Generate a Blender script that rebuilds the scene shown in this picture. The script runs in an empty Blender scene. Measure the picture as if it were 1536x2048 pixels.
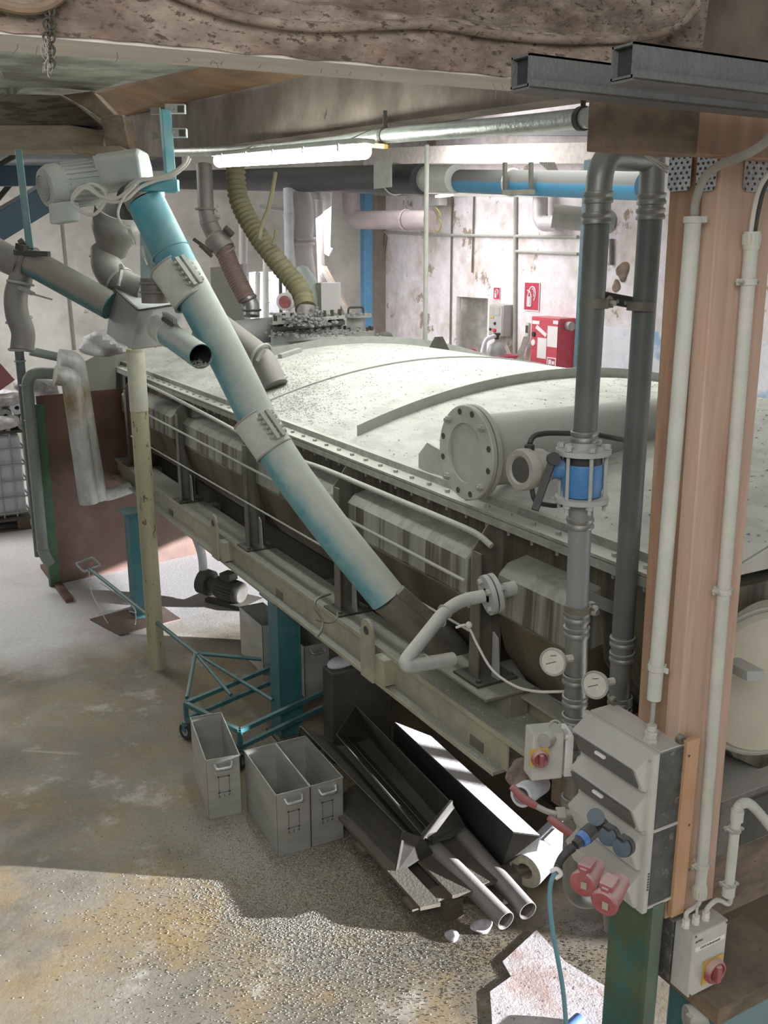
import bpy, math, random
from mathutils import Vector, Matrix, Quaternion
random.seed(7)
PI = math.pi
SC = bpy.context.scene
COL = SC.collection
V = Vector
# ------------------------------------------------------------ camera
FPX = 1900.0
EYE = V((0, 0, 3.10))
PITCH = math.radians(15.053)
YAW = math.radians(29.231)          # clockwise from +Y, which is the long axis of the dryer
cam_d = bpy.data.cameras.new('camera'); cam = bpy.data.objects.new('camera', cam_d); COL.objects.link(cam)
cam.location = EYE
cam.rotation_euler = (PI/2 - PITCH, 0, -YAW)
cam_d.sensor_fit = 'VERTICAL'; cam_d.sensor_height = 36.0; cam_d.lens = FPX / 2048 * 36.0
cam_d.clip_start = 0.05; cam_d.clip_end = 100
SC.camera = cam
# ------------------------------------------------------------ exposure, world, lights
vs = SC.view_settings
vs.view_transform = 'Standard'; vs.look = 'None'; vs.gamma = 1.0; vs.use_curve_mapping = False
vs.exposure = 0.0
W = bpy.data.worlds.new('hall_daylight'); SC.world = W; W.use_nodes = True
bg = W.node_tree.nodes['Background']; bg.inputs[0].default_value = (0.92, 0.97, 1.0, 1); bg.inputs[1].default_value = 0.245
def area(name, loc, target, sx, sy, power, color):
    l = bpy.data.lights.new(name, 'AREA'); l.shape = 'RECTANGLE'; l.size = sx; l.size_y = sy; l.energy = power; l.color = color
    o = bpy.data.objects.new(name, l); COL.objects.link(o); o.location = loc
    o.rotation_euler = (V(target) - V(loc)).to_track_quat('-Z', 'Y').to_euler(); return o
sun = bpy.data.lights.new('low_sun', 'SUN'); sun.energy = 23; sun.angle = math.radians(0.55); sun.color = (0.93, 0.94, 1.0)
so = bpy.data.objects.new('low_sun', sun); COL.objects.link(so)
so.rotation_euler = V((-0.80, 0.60, -0.165)).to_track_quat('-Z', 'Y').to_euler()
area('door_daylight', (8.6, 3.2, 2.2), (3.0, 5.0, 1.6), 7.0, 3.0, 60, (0.93, 0.95, 1.0))
area('hall_fill_far', (6.6, 12.0, 4.2), (8.3, 11.4, 1.6), 2.0, 7.0, 290, (1.0, 0.965, 0.985))  # added light to brighten the right wall, no fixture there
area('hall_fill_middle', (4.6, 6.2, 4.25), (4.2, 6.2, 1.0), 2.0, 5.0, 170, (0.98, 1.0, 0.97))  # fill light added above the cover, stands for no lamp
area('hall_fill_left', (-0.4, 12.6, 4.6), (0.6, 12.2, 0.0), 1.5, 4.0, 260, (1.0, 0.98, 0.97))  # fill put in to brighten the far left floor and tank
area('platform_fill', (-0.9, -0.6, 4.3), (1.8, 2.6, 1.3), 2.4, 1.4, 84, (1.0, 0.97, 0.92))  # unseen fill added behind the camera for post and foreground

# ------------------------------------------------------------ pixel -> point in the room (1536x2048 frame)
_cp, _sp, _cy, _sy = math.cos(PITCH), math.sin(PITCH), math.cos(YAW), math.sin(YAW)
_F = V((_sy*_cp, _cy*_cp, -_sp)); _R = V((_cy, -_sy, 0)); _U = _R.cross(_F)
def ray(x, y): return _F + _R*((x-768)/FPX) - _U*((y-1024)/FPX)
def PX(x, y, v): d = ray(x, y); return EYE + d*((v-EYE.x)/d.x)
def PY(x, y, v): d = ray(x, y); return EYE + d*((v-EYE.y)/d.y)
def PZ(x, y, v=0.0): d = ray(x, y); return EYE + d*((v-EYE.z)/d.z)
def PT(x, y, t): return EYE + ray(x, y)*t

# ------------------------------------------------------------ mesh builder
def frame(d):
    d = V(d).normalized()
    a = V((0, 0, 1)) if abs(d.z) < 0.9 else V((1, 0, 0))
    u = d.cross(a).normalized(); return u, d.cross(u).normalized(), d
def fillet(pts, rad, n=6):
    pts = [V(p) for p in pts]; out = [pts[0]]
    for i in range(1, len(pts)-1):
        a, b, c = pts[i-1], pts[i], pts[i+1]
        d1 = (a-b); d2 = (c-b); r = min(rad, d1.length*0.48, d2.length*0.48)
        p, q = b + d1.normalized()*r, b + d2.normalized()*r
        for k in range(n+1):
            t = k/n; out.append(p*(1-t)**2 + b*2*t*(1-t) + q*t*t)
    out.append(pts[-1]); return out
def spline(pts, n=8):
    pts = [V(p) for p in pts]; P = [pts[0]*2-pts[1]] + pts + [pts[-1]*2-pts[-2]]; out = []
    for i in range(1, len(P)-2):
        a, b, c, d = P[i-1], P[i], P[i+1], P[i+2]
        for k in range(n):
            t = k/n
            out.append(0.5*((2*b) + (c-a)*t + (2*a-5*b+4*c-d)*t*t + (3*b-a-3*c+d)*t**3))
    out.append(pts[-1]); return out
class MB:
    def __init__(s): s.v = []; s.f = []
    def add(s, v, f):
        o = len(s.v); s.v += [tuple(p) for p in v]; s.f += [tuple(i+o for i in q) for q in f]; return s
    def obb(s, o, a, b, c):
        o, a, b, c = V(o), V(a), V(b), V(c)
        if a.cross(b).dot(c) < 0: a, b = b, a
        v = [o, o+a, o+a+b, o+b, o+c, o+a+c, o+a+b+c, o+b+c]
        return s.add(v, [(3,2,1,0), (4,5,6,7), (0,1,5,4), (1,2,6,5), (2,3,7,6), (3,0,4,7)])
    def box(s, c, d, rz=0.0):
        m = Matrix.Rotation(rz, 3, 'Z'); a, b, e = m @ V((d[0],0,0)), m @ V((0,d[1],0)), V((0,0,d[2]))
        return s.obb(V(c)-(a+b+e)/2, a, b, e)
    def mm(s, x0, x1, y0, y1, z0, z1): return s.obb((x0,y0,z0), (x1-x0,0,0), (0,y1-y0,0), (0,0,z1-z0))
    def bar(s, p0, p1, w, h, up=(0,0,1)):
        p0, p1 = V(p0), V(p1); d = (p1-p0); u = V(up); sd = d.cross(u).normalized(); u2 = sd.cross(d).normalized()
        return s.obb(p0 - sd*w/2 - u2*h/2, d, sd*w, u2*h)
    def lathe(s, p, ax, prof, n=24, a0=0.0, a1=2*PI):
        u, w, d = frame(ax); p = V(p); full = abs(a1-a0-2*PI) < 1e-4; m = n if full else n+1; v = []; f = []
        for t, r in prof:
            for k in range(m):
                a = a0 + (a1-a0)*k/n; v.append(p + d*t + (u*math.cos(a) + w*math.sin(a))*max(r, 1e-5))
        for i in range(len(prof)-1):
            for k in range(n):
                k2 = (k+1) % m if full else k+1
                f.append((i*m+k, i*m+k2, (i+1)*m+k2, (i+1)*m+k))
        return s.add(v, f)
    def cyl(s, p0, p1, r, r1=None, n=24):
        p0, p1 = V(p0), V(p1); L = (p1-p0).length; r1 = r if r1 is None else r1
        return s.lathe(p0, p1-p0, [(0,0), (0,r), (L,r1), (L,0)], n)
    def tube(s, pts, r, n=14, cap=True):
        pts = [V(p) for p in pts]; N = len(pts); rs = r if isinstance(r, (list, tuple)) else [r]*N
        T = []
        for i in range(N):
            a = pts[max(i-1,0)]; b = pts[min(i+1,N-1)]; d = (b-a); T.append(d.normalized() if d.length > 1e-9 else V((0,0,1)))
        u, w, _ = frame(T[0]); v = []; f = []
        for i in range(N):
            if i: q = T[i-1].rotation_difference(T[i]); u = q @ u; w = q @ w
            for k in range(n):
                a = 2*PI*k/n; v.append(pts[i] + (u*math.cos(a) + w*math.sin(a))*rs[i])
        for i in range(N-1):
            for k in range(n):
                k2 = (k+1) % n; f.append((i*n+k, i*n+k2, (i+1)*n+k2, (i+1)*n+k))
        if cap: f.append(tuple(range(n-1,-1,-1))); f.append(tuple((N-1)*n+k for k in range(n)))
        return s.add(v, f)
    def pipe_end(s, p0, p1, r, wall=0.004, deep=0.25, n=28):      # a pipe open at p1
        L = (V(p1)-V(p0)).length; dp = min(deep, L*0.9)
        return s.lathe(p0, V(p1)-V(p0), [(0,0), (0,r), (L,r), (L,r-wall), (L-dp,r-wall), (L-dp,0)], n)
    def prism(s, poly, vec):
        n = len(poly); poly = [V(p) for p in poly]; vec = V(vec)
        return s.add(poly + [p+vec for p in poly], [tuple(range(n-1,-1,-1)), tuple(range(n,2*n))] + [(i,(i+1)%n,(i+1)%n+n,i+n) for i in range(n)])
    def sheet(s, poly, t=0.004):
        poly = [V(p) for p in poly]; nn = (poly[1]-poly[0]).cross(poly[2]-poly[1]).normalized()
        return s.prism(poly, nn*t)
    def sphere(s, c, r, n=14, sc=(1,1,1)):
        v = []; f = []; m = n//2+1; c = V(c)
        for i in range(m):
            t = PI*i/(m-1)
            for k in range(n):
                a = 2*PI*k/n; v.append(c + V((math.sin(t)*math.cos(a)*r*sc[0], math.sin(t)*math.sin(a)*r*sc[1], math.cos(t)*r*sc[2])))
        for i in range(m-1):
            for k in range(n): f.append((i*n+k, (i+1)*n+k, (i+1)*n+(k+1)%n, i*n+(k+1)%n))
        return s.add(v, f)
    def ring(s, c, ax, R, r, n=28, m=8, a0=0, a1=2*PI):
        u, w, d = frame(ax); c = V(c); full = abs(a1-a0-2*PI) < 1e-4
        pts = [c + (u*math.cos(a0+(a1-a0)*k/n) + w*math.sin(a0+(a1-a0)*k/n))*R for k in range(n+1)]
        return s.tube(pts, r, m, cap=not full)
    def hexa(s, c, ax, r, h): 
        p = V(c); return s.cyl(p, p+V(ax).normalized()*h, r, n=6)
    def build(s, name, m, parent=None, bevel=0.0, loc=None, smooth=40):
        me = bpy.data.meshes.new(name); me.from_pydata(s.v, [], s.f); me.validate()
        o = bpy.data.objects.new(name, me); COL.objects.link(o); me.materials.append(m)
        import bmesh
        b = bmesh.new(); b.from_mesh(me); bmesh.ops.remove_doubles(b, verts=b.verts, dist=1e-5)
        bmesh.ops.recalc_face_normals(b, faces=b.faces); b.to_mesh(me); b.free()
        if smooth:
            me.polygons.foreach_set('use_smooth', [True]*len(me.polygons)); me.set_sharp_from_angle(angle=math.radians(smooth))
        if parent is not None:
            w_ = V((0,0,0)); q_ = parent
            while q_ is not None: w_ += V(q_.location); q_ = q_.parent
            o.parent = parent; o.location = -w_
        if bevel > 0:
            bv = o.modifiers.new('edge', 'BEVEL'); bv.width = bevel; bv.segments = 2; bv.limit_method = 'ANGLE'; bv.angle_limit = math.radians(50)
            bv.harden_normals = False
        return o
def tag(o, label=None, cat=None, group=None, kind=None):
    if label: o['label'] = label
    if cat: o['category'] = cat
    if group: o['group'] = group
    if kind: o['kind'] = kind
    return o
def thing(name, label, cat, loc, group=None):
    o = bpy.data.objects.new(name, None); COL.objects.link(o); o.location = V(loc); o.empty_display_size = 0.1
    return tag(o, label, cat, group)
def kids(o): return [c for c in bpy.data.objects if c.parent == o]
def copy_tree(o, delta=(0,0,0), parent=None):
    c = o.copy(); COL.objects.link(c)
    if parent is not None: c.parent = parent
    else: c.location = o.location + V(delta)
    for k in kids(o): copy_tree(k, parent=c)
    return c
def struct(o): o['kind'] = 'structure'; return o

# ------------------------------------------------------------ materials
def mat(name, base, rough=0.6, metal=0.0, dust=0.0, dcol=(0.60,0.60,0.55), var=0.15, vscale=6.0, bump=0.15, bscale=60.0,
        base2=None, mix_lo=0.45, mix_hi=0.6, m_scale=3.0, stretch=(1,1,1), emit=None, up=(0.15, 0.75), spots=None, spot_scale=20.0, spot_t=0.62, coat=0.0):
    m = bpy.data.materials.new(name); m.use_nodes = True; nt = m.node_tree; N = nt.nodes; L = nt.links
    b = N['Principled BSDF']; b.inputs['Roughness'].default_value = rough; b.inputs['Metallic'].default_value = metal
    if coat: b.inputs['Coat Weight'].default_value = coat
    tc = N.new('ShaderNodeTexCoord'); mp = N.new('ShaderNodeMapping'); mp.inputs['Scale'].default_value = stretch
    L.new(tc.outputs['Object'], mp.inputs['Vector'])
    def noise(sc, det=5.0, ro=0.6):
        n = N.new('ShaderNodeTexNoise'); n.inputs['Scale'].default_value = sc; n.inputs['Detail'].default_value = det; n.inputs['Roughness'].default_value = ro
        L.new(mp.outputs[0], n.inputs['Vector']); return n.outputs[0]
    def rng(x, lo, hi, a=0.0, c=1.0):
        n = N.new('ShaderNodeMapRange'); n.inputs[1].default_value = lo; n.inputs[2].default_value = hi; n.inputs[3].default_value = a; n.inputs[4].default_value = c
        L.new(x, n.inputs[0]); return n.outputs[0]
    def mix(fac, A, B, typ='MIX'):
        n = N.new('ShaderNodeMix'); n.data_type = 'RGBA'; n.blend_type = typ
        if isinstance(fac, float): n.inputs[0].default_value = fac
        else: L.new(fac, n.inputs[0])
        for s_, x in ((6, A), (7, B)):
            if isinstance(x, tuple): n.inputs[s_].default_value = (*x, 1)
            else: L.new(x, n.inputs[s_])
        return n.outputs[2]
    col = base
    if base2 is not None: col = mix(rng(noise(m_scale), mix_lo, mix_hi), base, base2)
    if spots is not None: col = mix(rng(noise(spot_scale, 6, 0.7), spot_t, spot_t+0.04), col, spots)
    if var > 0:
        v = rng(noise(vscale, 8, 0.65), 0.3, 0.7, 1-var, 1+var*0.6)
        cmb = N.new('ShaderNodeCombineColor'); [L.new(v, cmb.inputs[i]) for i in range(3)]
        col = mix(1.0, col, cmb.outputs[0], 'MULTIPLY')
    if dust > 0:
        g = N.new('ShaderNodeNewGeometry'); sp = N.new('ShaderNodeSeparateXYZ'); L.new(g.outputs['Normal'], sp.inputs[0])
        u = rng(sp.outputs[2], up[0], up[1], 0.0, 1.0)
        base_f = rng(noise(14, 6, 0.7), 0.35, 0.75, dust*0.15, dust*0.5)
        mx = N.new('ShaderNodeMath'); mx.operation = 'MULTIPLY_ADD'; L.new(u, mx.inputs[0]); mx.inputs[1].default_value = dust; L.new(base_f, mx.inputs[2]); mx.use_clamp = True
        col = mix(mx.outputs[0], col, dcol)
        if metal > 0:
            L.new(rng(mx.outputs[0], 0, 1, metal, 0.0), b.inputs['Metallic'])
        L.new(rng(mx.outputs[0], 0, 1, rough, max(rough, 0.9)), b.inputs['Roughness'])
    if isinstance(col, tuple): b.inputs['Base Color'].default_value = (*col, 1)
    else: L.new(col, b.inputs['Base Color'])
    if bump > 0:
        bp = N.new('ShaderNodeBump'); bp.inputs['Strength'].default_value = bump; bp.inputs['Distance'].default_value = 0.01
        L.new(noise(bscale, 6, 0.65), bp.inputs['Height']); L.new(bp.outputs[0], b.inputs['Normal'])
    if emit:
        b.inputs['Emission Color'].default_value = (*emit[0], 1); b.inputs['Emission Strength'].default_value = emit[1]
    return m
DUST = (0.50, 0.50, 0.44)
M = dict(
 teal = mat('teal_paint', (0.012,0.13,0.15), 0.35, 0, 0.25, DUST, 0.2, 3),
 teal_light = mat('bright_teal_paint', (0.03,0.33,0.42), 0.4, 0, 0.35, (0.45,0.52,0.50), 0.25, 3, base2=(0.16,0.40,0.45), m_scale=5, up=(0.0,0.8)),
 teal_blue = mat('teal_blue_paint', (0.02,0.27,0.34), 0.4, 0, 0.85, (0.56,0.59,0.53), 0.2, 3, up=(-0.15,0.45)),
 blue_dark = mat('dark_blue_paint', (0.006,0.06,0.11), 0.4, 0, 0.5, (0.08,0.08,0.08), 0.15, 3),
 blue = mat('blue_paint', (0.03,0.20,0.38), 0.4, 0, 0.4, DUST, 0.15, 3),
 cream = mat('cream_paint', (0.37,0.35,0.24), 0.55, 0, 0.5, DUST, 0.3, 5, base2=(0.30,0.27,0.18), mix_lo=0.5, mix_hi=0.68, m_scale=7),
 post_cream = mat('chipped_cream_paint', (0.50,0.47,0.30), 0.55, 0, 0.1, DUST, 0.3, 6, spots=(0.10,0.07,0.04), spot_scale=26, spot_t=0.60, base2=(0.33,0.30,0.19), stretch=(1,1,0.35)),
 frame_top = mat('dusty_flange', (0.20,0.19,0.14), 0.8, 0, 0.75, (0.34,0.34,0.28), 0.4, 9, bump=0.5),
 steel = mat('brushed_steel', (0.56,0.56,0.52), 0.40, 0.55, 0.25, DUST, 0.2, 4, stretch=(1,1,4)),
 steel_dull = mat('dusty_stainless', (0.46,0.46,0.42), 0.5, 0.35, 0.55, DUST, 0.25, 5),
 pressed = mat('grey_press_fit_steel', (0.22,0.23,0.22), 0.38, 0.75, 0.45, DUST, 0.2, 5),
 pvc = mat('dark_grey_pipe', (0.10,0.115,0.11), 0.42, 0.0, 0.25, (0.3,0.3,0.28), 0.25, 4, spots=(0.34,0.35,0.33), spot_scale=75, spot_t=0.69),
 duct = mat('grey_duct', (0.20,0.185,0.17), 0.5, 0.4, 0.5, (0.42,0.40,0.36), 0.2, 5),
 dark = mat('dark_grimy_steel', (0.055,0.052,0.042), 0.7, 0.2, 0.35, (0.25,0.24,0.19), 0.4, 5, bump=0.3),
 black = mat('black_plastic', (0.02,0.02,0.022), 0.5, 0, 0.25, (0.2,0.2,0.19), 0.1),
 trough = mat('streaked_trough_steel', (0.15,0.13,0.085), 0.6, 0.25, 0.3, (0.34,0.34,0.27), 0.5, 5, base2=(0.045,0.032,0.018), mix_lo=0.42, mix_hi=0.66, m_scale=2.0, stretch=(5,5,0.12), bump=0.25),
 trough_low = mat('brown_stained_panel', (0.15,0.12,0.075), 0.55, 0.3, 0.2, (0.3,0.3,0.24), 0.4, 4, base2=(0.06,0.042,0.024), mix_lo=0.42, mix_hi=0.62, m_scale=2.0, stretch=(3,3,0.2), bump=0.2),
 jacket = mat('streaked_grey_jacket', (0.31,0.31,0.255), 0.5, 0.3, 0.55, (0.42,0.42,0.36), 0.35, 5, base2=(0.07,0.048,0.026), mix_lo=0.49, mix_hi=0.57, m_scale=3.4, stretch=(3,3,0.09), bump=0.2),
 leg = mat('grimy_frame_steel', (0.13,0.12,0.09), 0.6, 0.2, 0.4, (0.42,0.42,0.36), 0.4, 6),
 rail = mat('dusty_rail', (0.36,0.36,0.32), 0.6, 0.1, 0.7, (0.55,0.55,0.50), 0.2, 12),
 dome = mat('dust_covered_cover', (0.68,0.68,0.625), 0.95, 0, 0, DUST, 0.10, 2.5, base2=(0.58,0.58,0.53), m_scale=9, spots=(0.36,0.36,0.32), spot_scale=40, spot_t=0.63, bump=1.0, bscale=45, stretch=(1,0.45,1)),
 dusty = mat('thick_pale_dust', (0.66,0.67,0.60), 0.95, 0, 0, DUST, 0.2, 9, bump=0.6),
 dusty_metal = mat('pale_dusted_metal', (0.33,0.33,0.30), 0.6, 0.3, 0.8, (0.55,0.55,0.51), 0.15, 8),
 pump_grey = mat('dusted_motor_grey', (0.38,0.43,0.41), 0.6, 0.1, 0.8, (0.58,0.57,0.53), 0.15, 10),
 white_pl = mat('white_conduit', (0.58,0.59,0.54), 0.6, 0, 0.3, (0.55,0.55,0.5), 0.12, 10, bump=0.3, bscale=90),
 panel_white = mat('dusty_white_enclosure', (0.60,0.60,0.56), 0.6, 0, 0.75, (0.45,0.44,0.40), 0.15, 9, bump=0.35, up=(0.0,0.5)),
 grey_box = mat('grey_enclosure', (0.42,0.42,0.40), 0.5, 0.1, 0.5, DUST, 0.1, 6),
 black_side = mat('dusted_black_enclosure', (0.05,0.052,0.055), 0.7, 0, 0.3, DUST, 0.4, 14, spots=(0.16,0.165,0.17), spot_scale=18, spot_t=0.58, bump=0.3),
 wood = mat('tan_timber', (0.38,0.25,0.16), 0.7, 0, 0, DUST, 0.25, 5, base2=(0.36,0.215,0.13), m_scale=3, stretch=(7,7,0.5), bump=0.25, bscale=25, spots=(0.10,0.06,0.035), spot_scale=9, spot_t=0.74),
 wood_side = mat('pink_timber', (0.56,0.40,0.305), 0.7, 0, 0, DUST, 0.15, 5, base2=(0.52,0.34,0.25), m_scale=3, stretch=(7,7,0.5), bump=0.2, bscale=25),
 wood_dark = mat('dirty_timber', (0.22,0.155,0.10), 0.8, 0, 0.1, DUST, 0.35, 12, base2=(0.13,0.09,0.06), m_scale=4, spots=(0.06,0.04,0.025), spot_scale=12, spot_t=0.66, stretch=(1,1,2), bump=0.5, bscale=20),
 girder = mat('stained_girder', (0.235,0.19,0.15), 0.85, 0, 0.0, DUST, 0.4, 3, base2=(0.10,0.072,0.052), m_scale=1.7, mix_lo=0.40, mix_hi=0.68, spots=(0.07,0.05,0.04), spot_scale=5, spot_t=0.66, stretch=(1,1,0.8), bump=0.6, bscale=18),
 orange = mat('orange_board', (0.40,0.24,0.125), 0.8, 0, 0, DUST, 0.3, 3, base2=(0.30,0.20,0.12), m_scale=2.5, bump=0.25),
 weathered = mat('flaking_white_beam', (0.37,0.30,0.245), 0.9, 0, 0, DUST, 0.45, 16, base2=(0.21,0.155,0.12), m_scale=7, mix_lo=0.42, mix_hi=0.6, spots=(0.12,0.085,0.065), spot_scale=55, spot_t=0.56, stretch=(0.7,1.6,1.6), bump=1.0, bscale=22),
 whitewash = mat('whitewash_and_lit_underside', (0.78,0.73,0.67), 0.9, 0, 0, DUST, 0.2, 6, spots=(0.30,0.25,0.21), spot_scale=9, spot_t=0.66, stretch=(0.4,2,2), bump=0.6),
 ceiling = mat('green_white_ceiling', (0.36,0.38,0.31), 0.9, 0, 0, DUST, 0.35, 3, base2=(0.20,0.19,0.15), m_scale=2.2, bump=0.6, bscale=12),
 channel = mat('grey_painted_channel', (0.15,0.15,0.15), 0.6, 0.2, 0.0, DUST, 0.15, 20, bump=0.5, bscale=80),
 galv = mat('galvanised_plate', (0.62,0.63,0.63), 0.35, 0.7, 0.1, DUST, 0.3, 60, spots=(0.10,0.10,0.10), spot_scale=160, spot_t=0.60),
 wall = mat('flaking_white_plaster', (0.80,0.755,0.77), 0.9, 0, 0, DUST, 0.2, 5, base2=(0.60,0.53,0.47), mix_lo=0.48, mix_hi=0.66, m_scale=1.3, spots=(0.36,0.29,0.22), spot_scale=1.5, spot_t=0.605, bump=0.5, bscale=8),
 wall_end = mat('dirty_plaster', (0.74,0.735,0.68), 0.9, 0, 0, DUST, 0.2, 1.5, base2=(0.60,0.58,0.51), m_scale=0.9, spots=(0.36,0.30,0.22), spot_scale=1.2, spot_t=0.62, bump=0.5, bscale=8),
 rust_panel = mat('rust_brown_plate', (0.125,0.066,0.045), 0.6, 0, 0.0, DUST, 0.3, 3, base2=(0.18,0.11,0.08), m_scale=1.8, mix_lo=0.5, mix_hi=0.7, spots=(0.07,0.045,0.035), spot_scale=4, spot_t=0.66, bump=0.15),
 green = mat('chipped_green_paint', (0.055,0.125,0.06), 0.6, 0, 0, DUST, 0.3, 6),
 green_teal = mat('scraped_green_column_paint', (0.07,0.115,0.06), 0.5, 0, 0, DUST, 0.35, 4, base2=(0.02,0.14,0.145), m_scale=3.5, mix_lo=0.45, mix_hi=0.6, spots=(0.13,0.085,0.045), spot_scale=7, spot_t=0.68),
 red = mat('red_paint', (0.55,0.025,0.06), 0.4, 0, 0.45, (0.62,0.42,0.42), 0.15, 8, up=(0.5,0.9)),
 red_dusty = mat('dusty_red_plastic', (0.33,0.035,0.05), 0.6, 0, 0.8, (0.55,0.38,0.36), 0.15, 12),
 red_handle = mat('dusted_red_lever', (0.35,0.06,0.07), 0.6, 0, 0.4, (0.5,0.4,0.38), 0.2, 12),
 yellow = mat('yellow_plate', (0.62,0.40,0.05), 0.5, 0, 0.1),
 sign_red = mat('sign_red', (0.50,0.05,0.09), 0.4, 0, 0, var=0.05, bump=0),
 sign_white = mat('sign_white', (0.82,0.80,0.78), 0.5, 0, 0, var=0.03, bump=0),
 ink = mat('label_ink', (0.03,0.03,0.03), 0.6, 0, 0, var=0, bump=0),
 blue_plug = mat('blue_plug', (0.02,0.16,0.55), 0.4, 0, 0.15),
 blue_bright = mat('blue_flow_meter', (0.03,0.20,0.50), 0.4, 0, 0.35, (0.45,0.47,0.46), 0.1),
 blue_cable = mat('blue_cable', (0.10,0.28,0.36), 0.5, 0, 0.35, (0.35,0.42,0.42), 0.1),
 cable = mat('dusty_cable', (0.33,0.32,0.28), 0.8, 0, 0.4, DUST, 0.2, 20),
 white_cable = mat('white_cable', (0.62,0.60,0.55), 0.7, 0, 0, var=0.1),
 yellow_cable = mat('yellow_cable', (0.45,0.40,0.12), 0.7, 0, 0, var=0.1),
 hose = mat('olive_ribbed_hose', (0.17,0.15,0.075), 0.6, 0, 0.3, (0.24,0.23,0.15), 0.2, 8),
 hose_brown = mat('brown_hose', (0.16,0.10,0.085), 0.7, 0, 0.25, (0.3,0.25,0.22), 0.2, 8),
 glass_face = mat('dial_face', (0.58,0.58,0.50), 0.25, 0, 0, var=0.15, vscale=30, bump=0),
 dial_glass = mat('smoky_flap', (0.075,0.075,0.065), 0.3, 0, 0.0, DUST, 0.15, 6, bump=0.1),
 insul = mat('foil_insulation', (0.50,0.51,0.49), 0.5, 0.25, 0.2, DUST, 0.35, 9, base2=(0.30,0.21,0.09), mix_lo=0.52, mix_hi=0.66, m_scale=2.5, stretch=(1,1,0.6), bump=0.8, bscale=35),
 roll = mat('pale_insulation_roll', (0.70,0.71,0.76), 0.8, 0, 0, var=0.15, vscale=9, bump=0.5),
 cut = mat('tan_insulation_end', (0.36,0.33,0.24), 0.9, 0, 0, var=0.3, vscale=40, bump=0.6),
 pallet = mat('grey_pallet_wood', (0.13,0.11,0.08), 0.9, 0, 0.3, (0.17,0.165,0.14), 0.3, 12, stretch=(1,1,3), bump=0.5),
 flange_sun = mat('sunlit_flange_tone', (0.74,0.71,0.70), 0.8, 0, 0, var=0.2, vscale=8, bump=0.4),
 chips = mat('pale_plastic_chips', (0.44,0.43,0.38), 0.7, 0, 0, var=0, bump=0),
 chips_dark = mat('dark_grit', (0.10,0.09,0.07), 0.9, 0, 0, var=0, bump=0),
 tank = mat('translucent_white_tank', (0.60,0.62,0.66), 0.35, 0, 0, var=0.08, bump=0),
 cage = mat('galvanised_cage', (0.40,0.40,0.40), 0.45, 0.6, 0.2, DUST, 0.1),
 lamp = mat('lamp_diffuser', (0.9,0.95,0.9), 0.4, 0, 0, var=0, bump=0, emit=((0.93,1.0,0.95), 42.0)),
 strip_lamp = mat('small_lamp_tube', (0.9,0.95,1.0), 0.4, 0, 0, var=0, bump=0, emit=((0.93,0.97,1.0), 12.0)),
 bright_room = mat('plastered_passage', (0.80,0.76,0.72), 0.9, 0, 0, var=0.1, bump=0.1),
 cyl_grey = mat('grey_gas_cylinder', (0.34,0.35,0.36), 0.4, 0.2, 0.3, DUST, 0.1),
 tank_green = mat('mint_white_tank', (0.62,0.70,0.66), 0.5, 0, 0.2, DUST, 0.1),
 foil = mat('crumpled_white_sacks', (0.62,0.61,0.62), 0.5, 0, 0, var=0.35, vscale=7, base2=(0.35,0.32,0.33), m_scale=5, bump=1.0, bscale=15),
 cobweb = mat('grey_cobweb', (0.36,0.34,0.31), 0.95, 0, 0, var=0, bump=0),
 beige = mat('beige_drum', (0.60,0.57,0.46), 0.6, 0, 0.3, (0.62,0.60,0.52), 0.1, 4),
)
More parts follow.
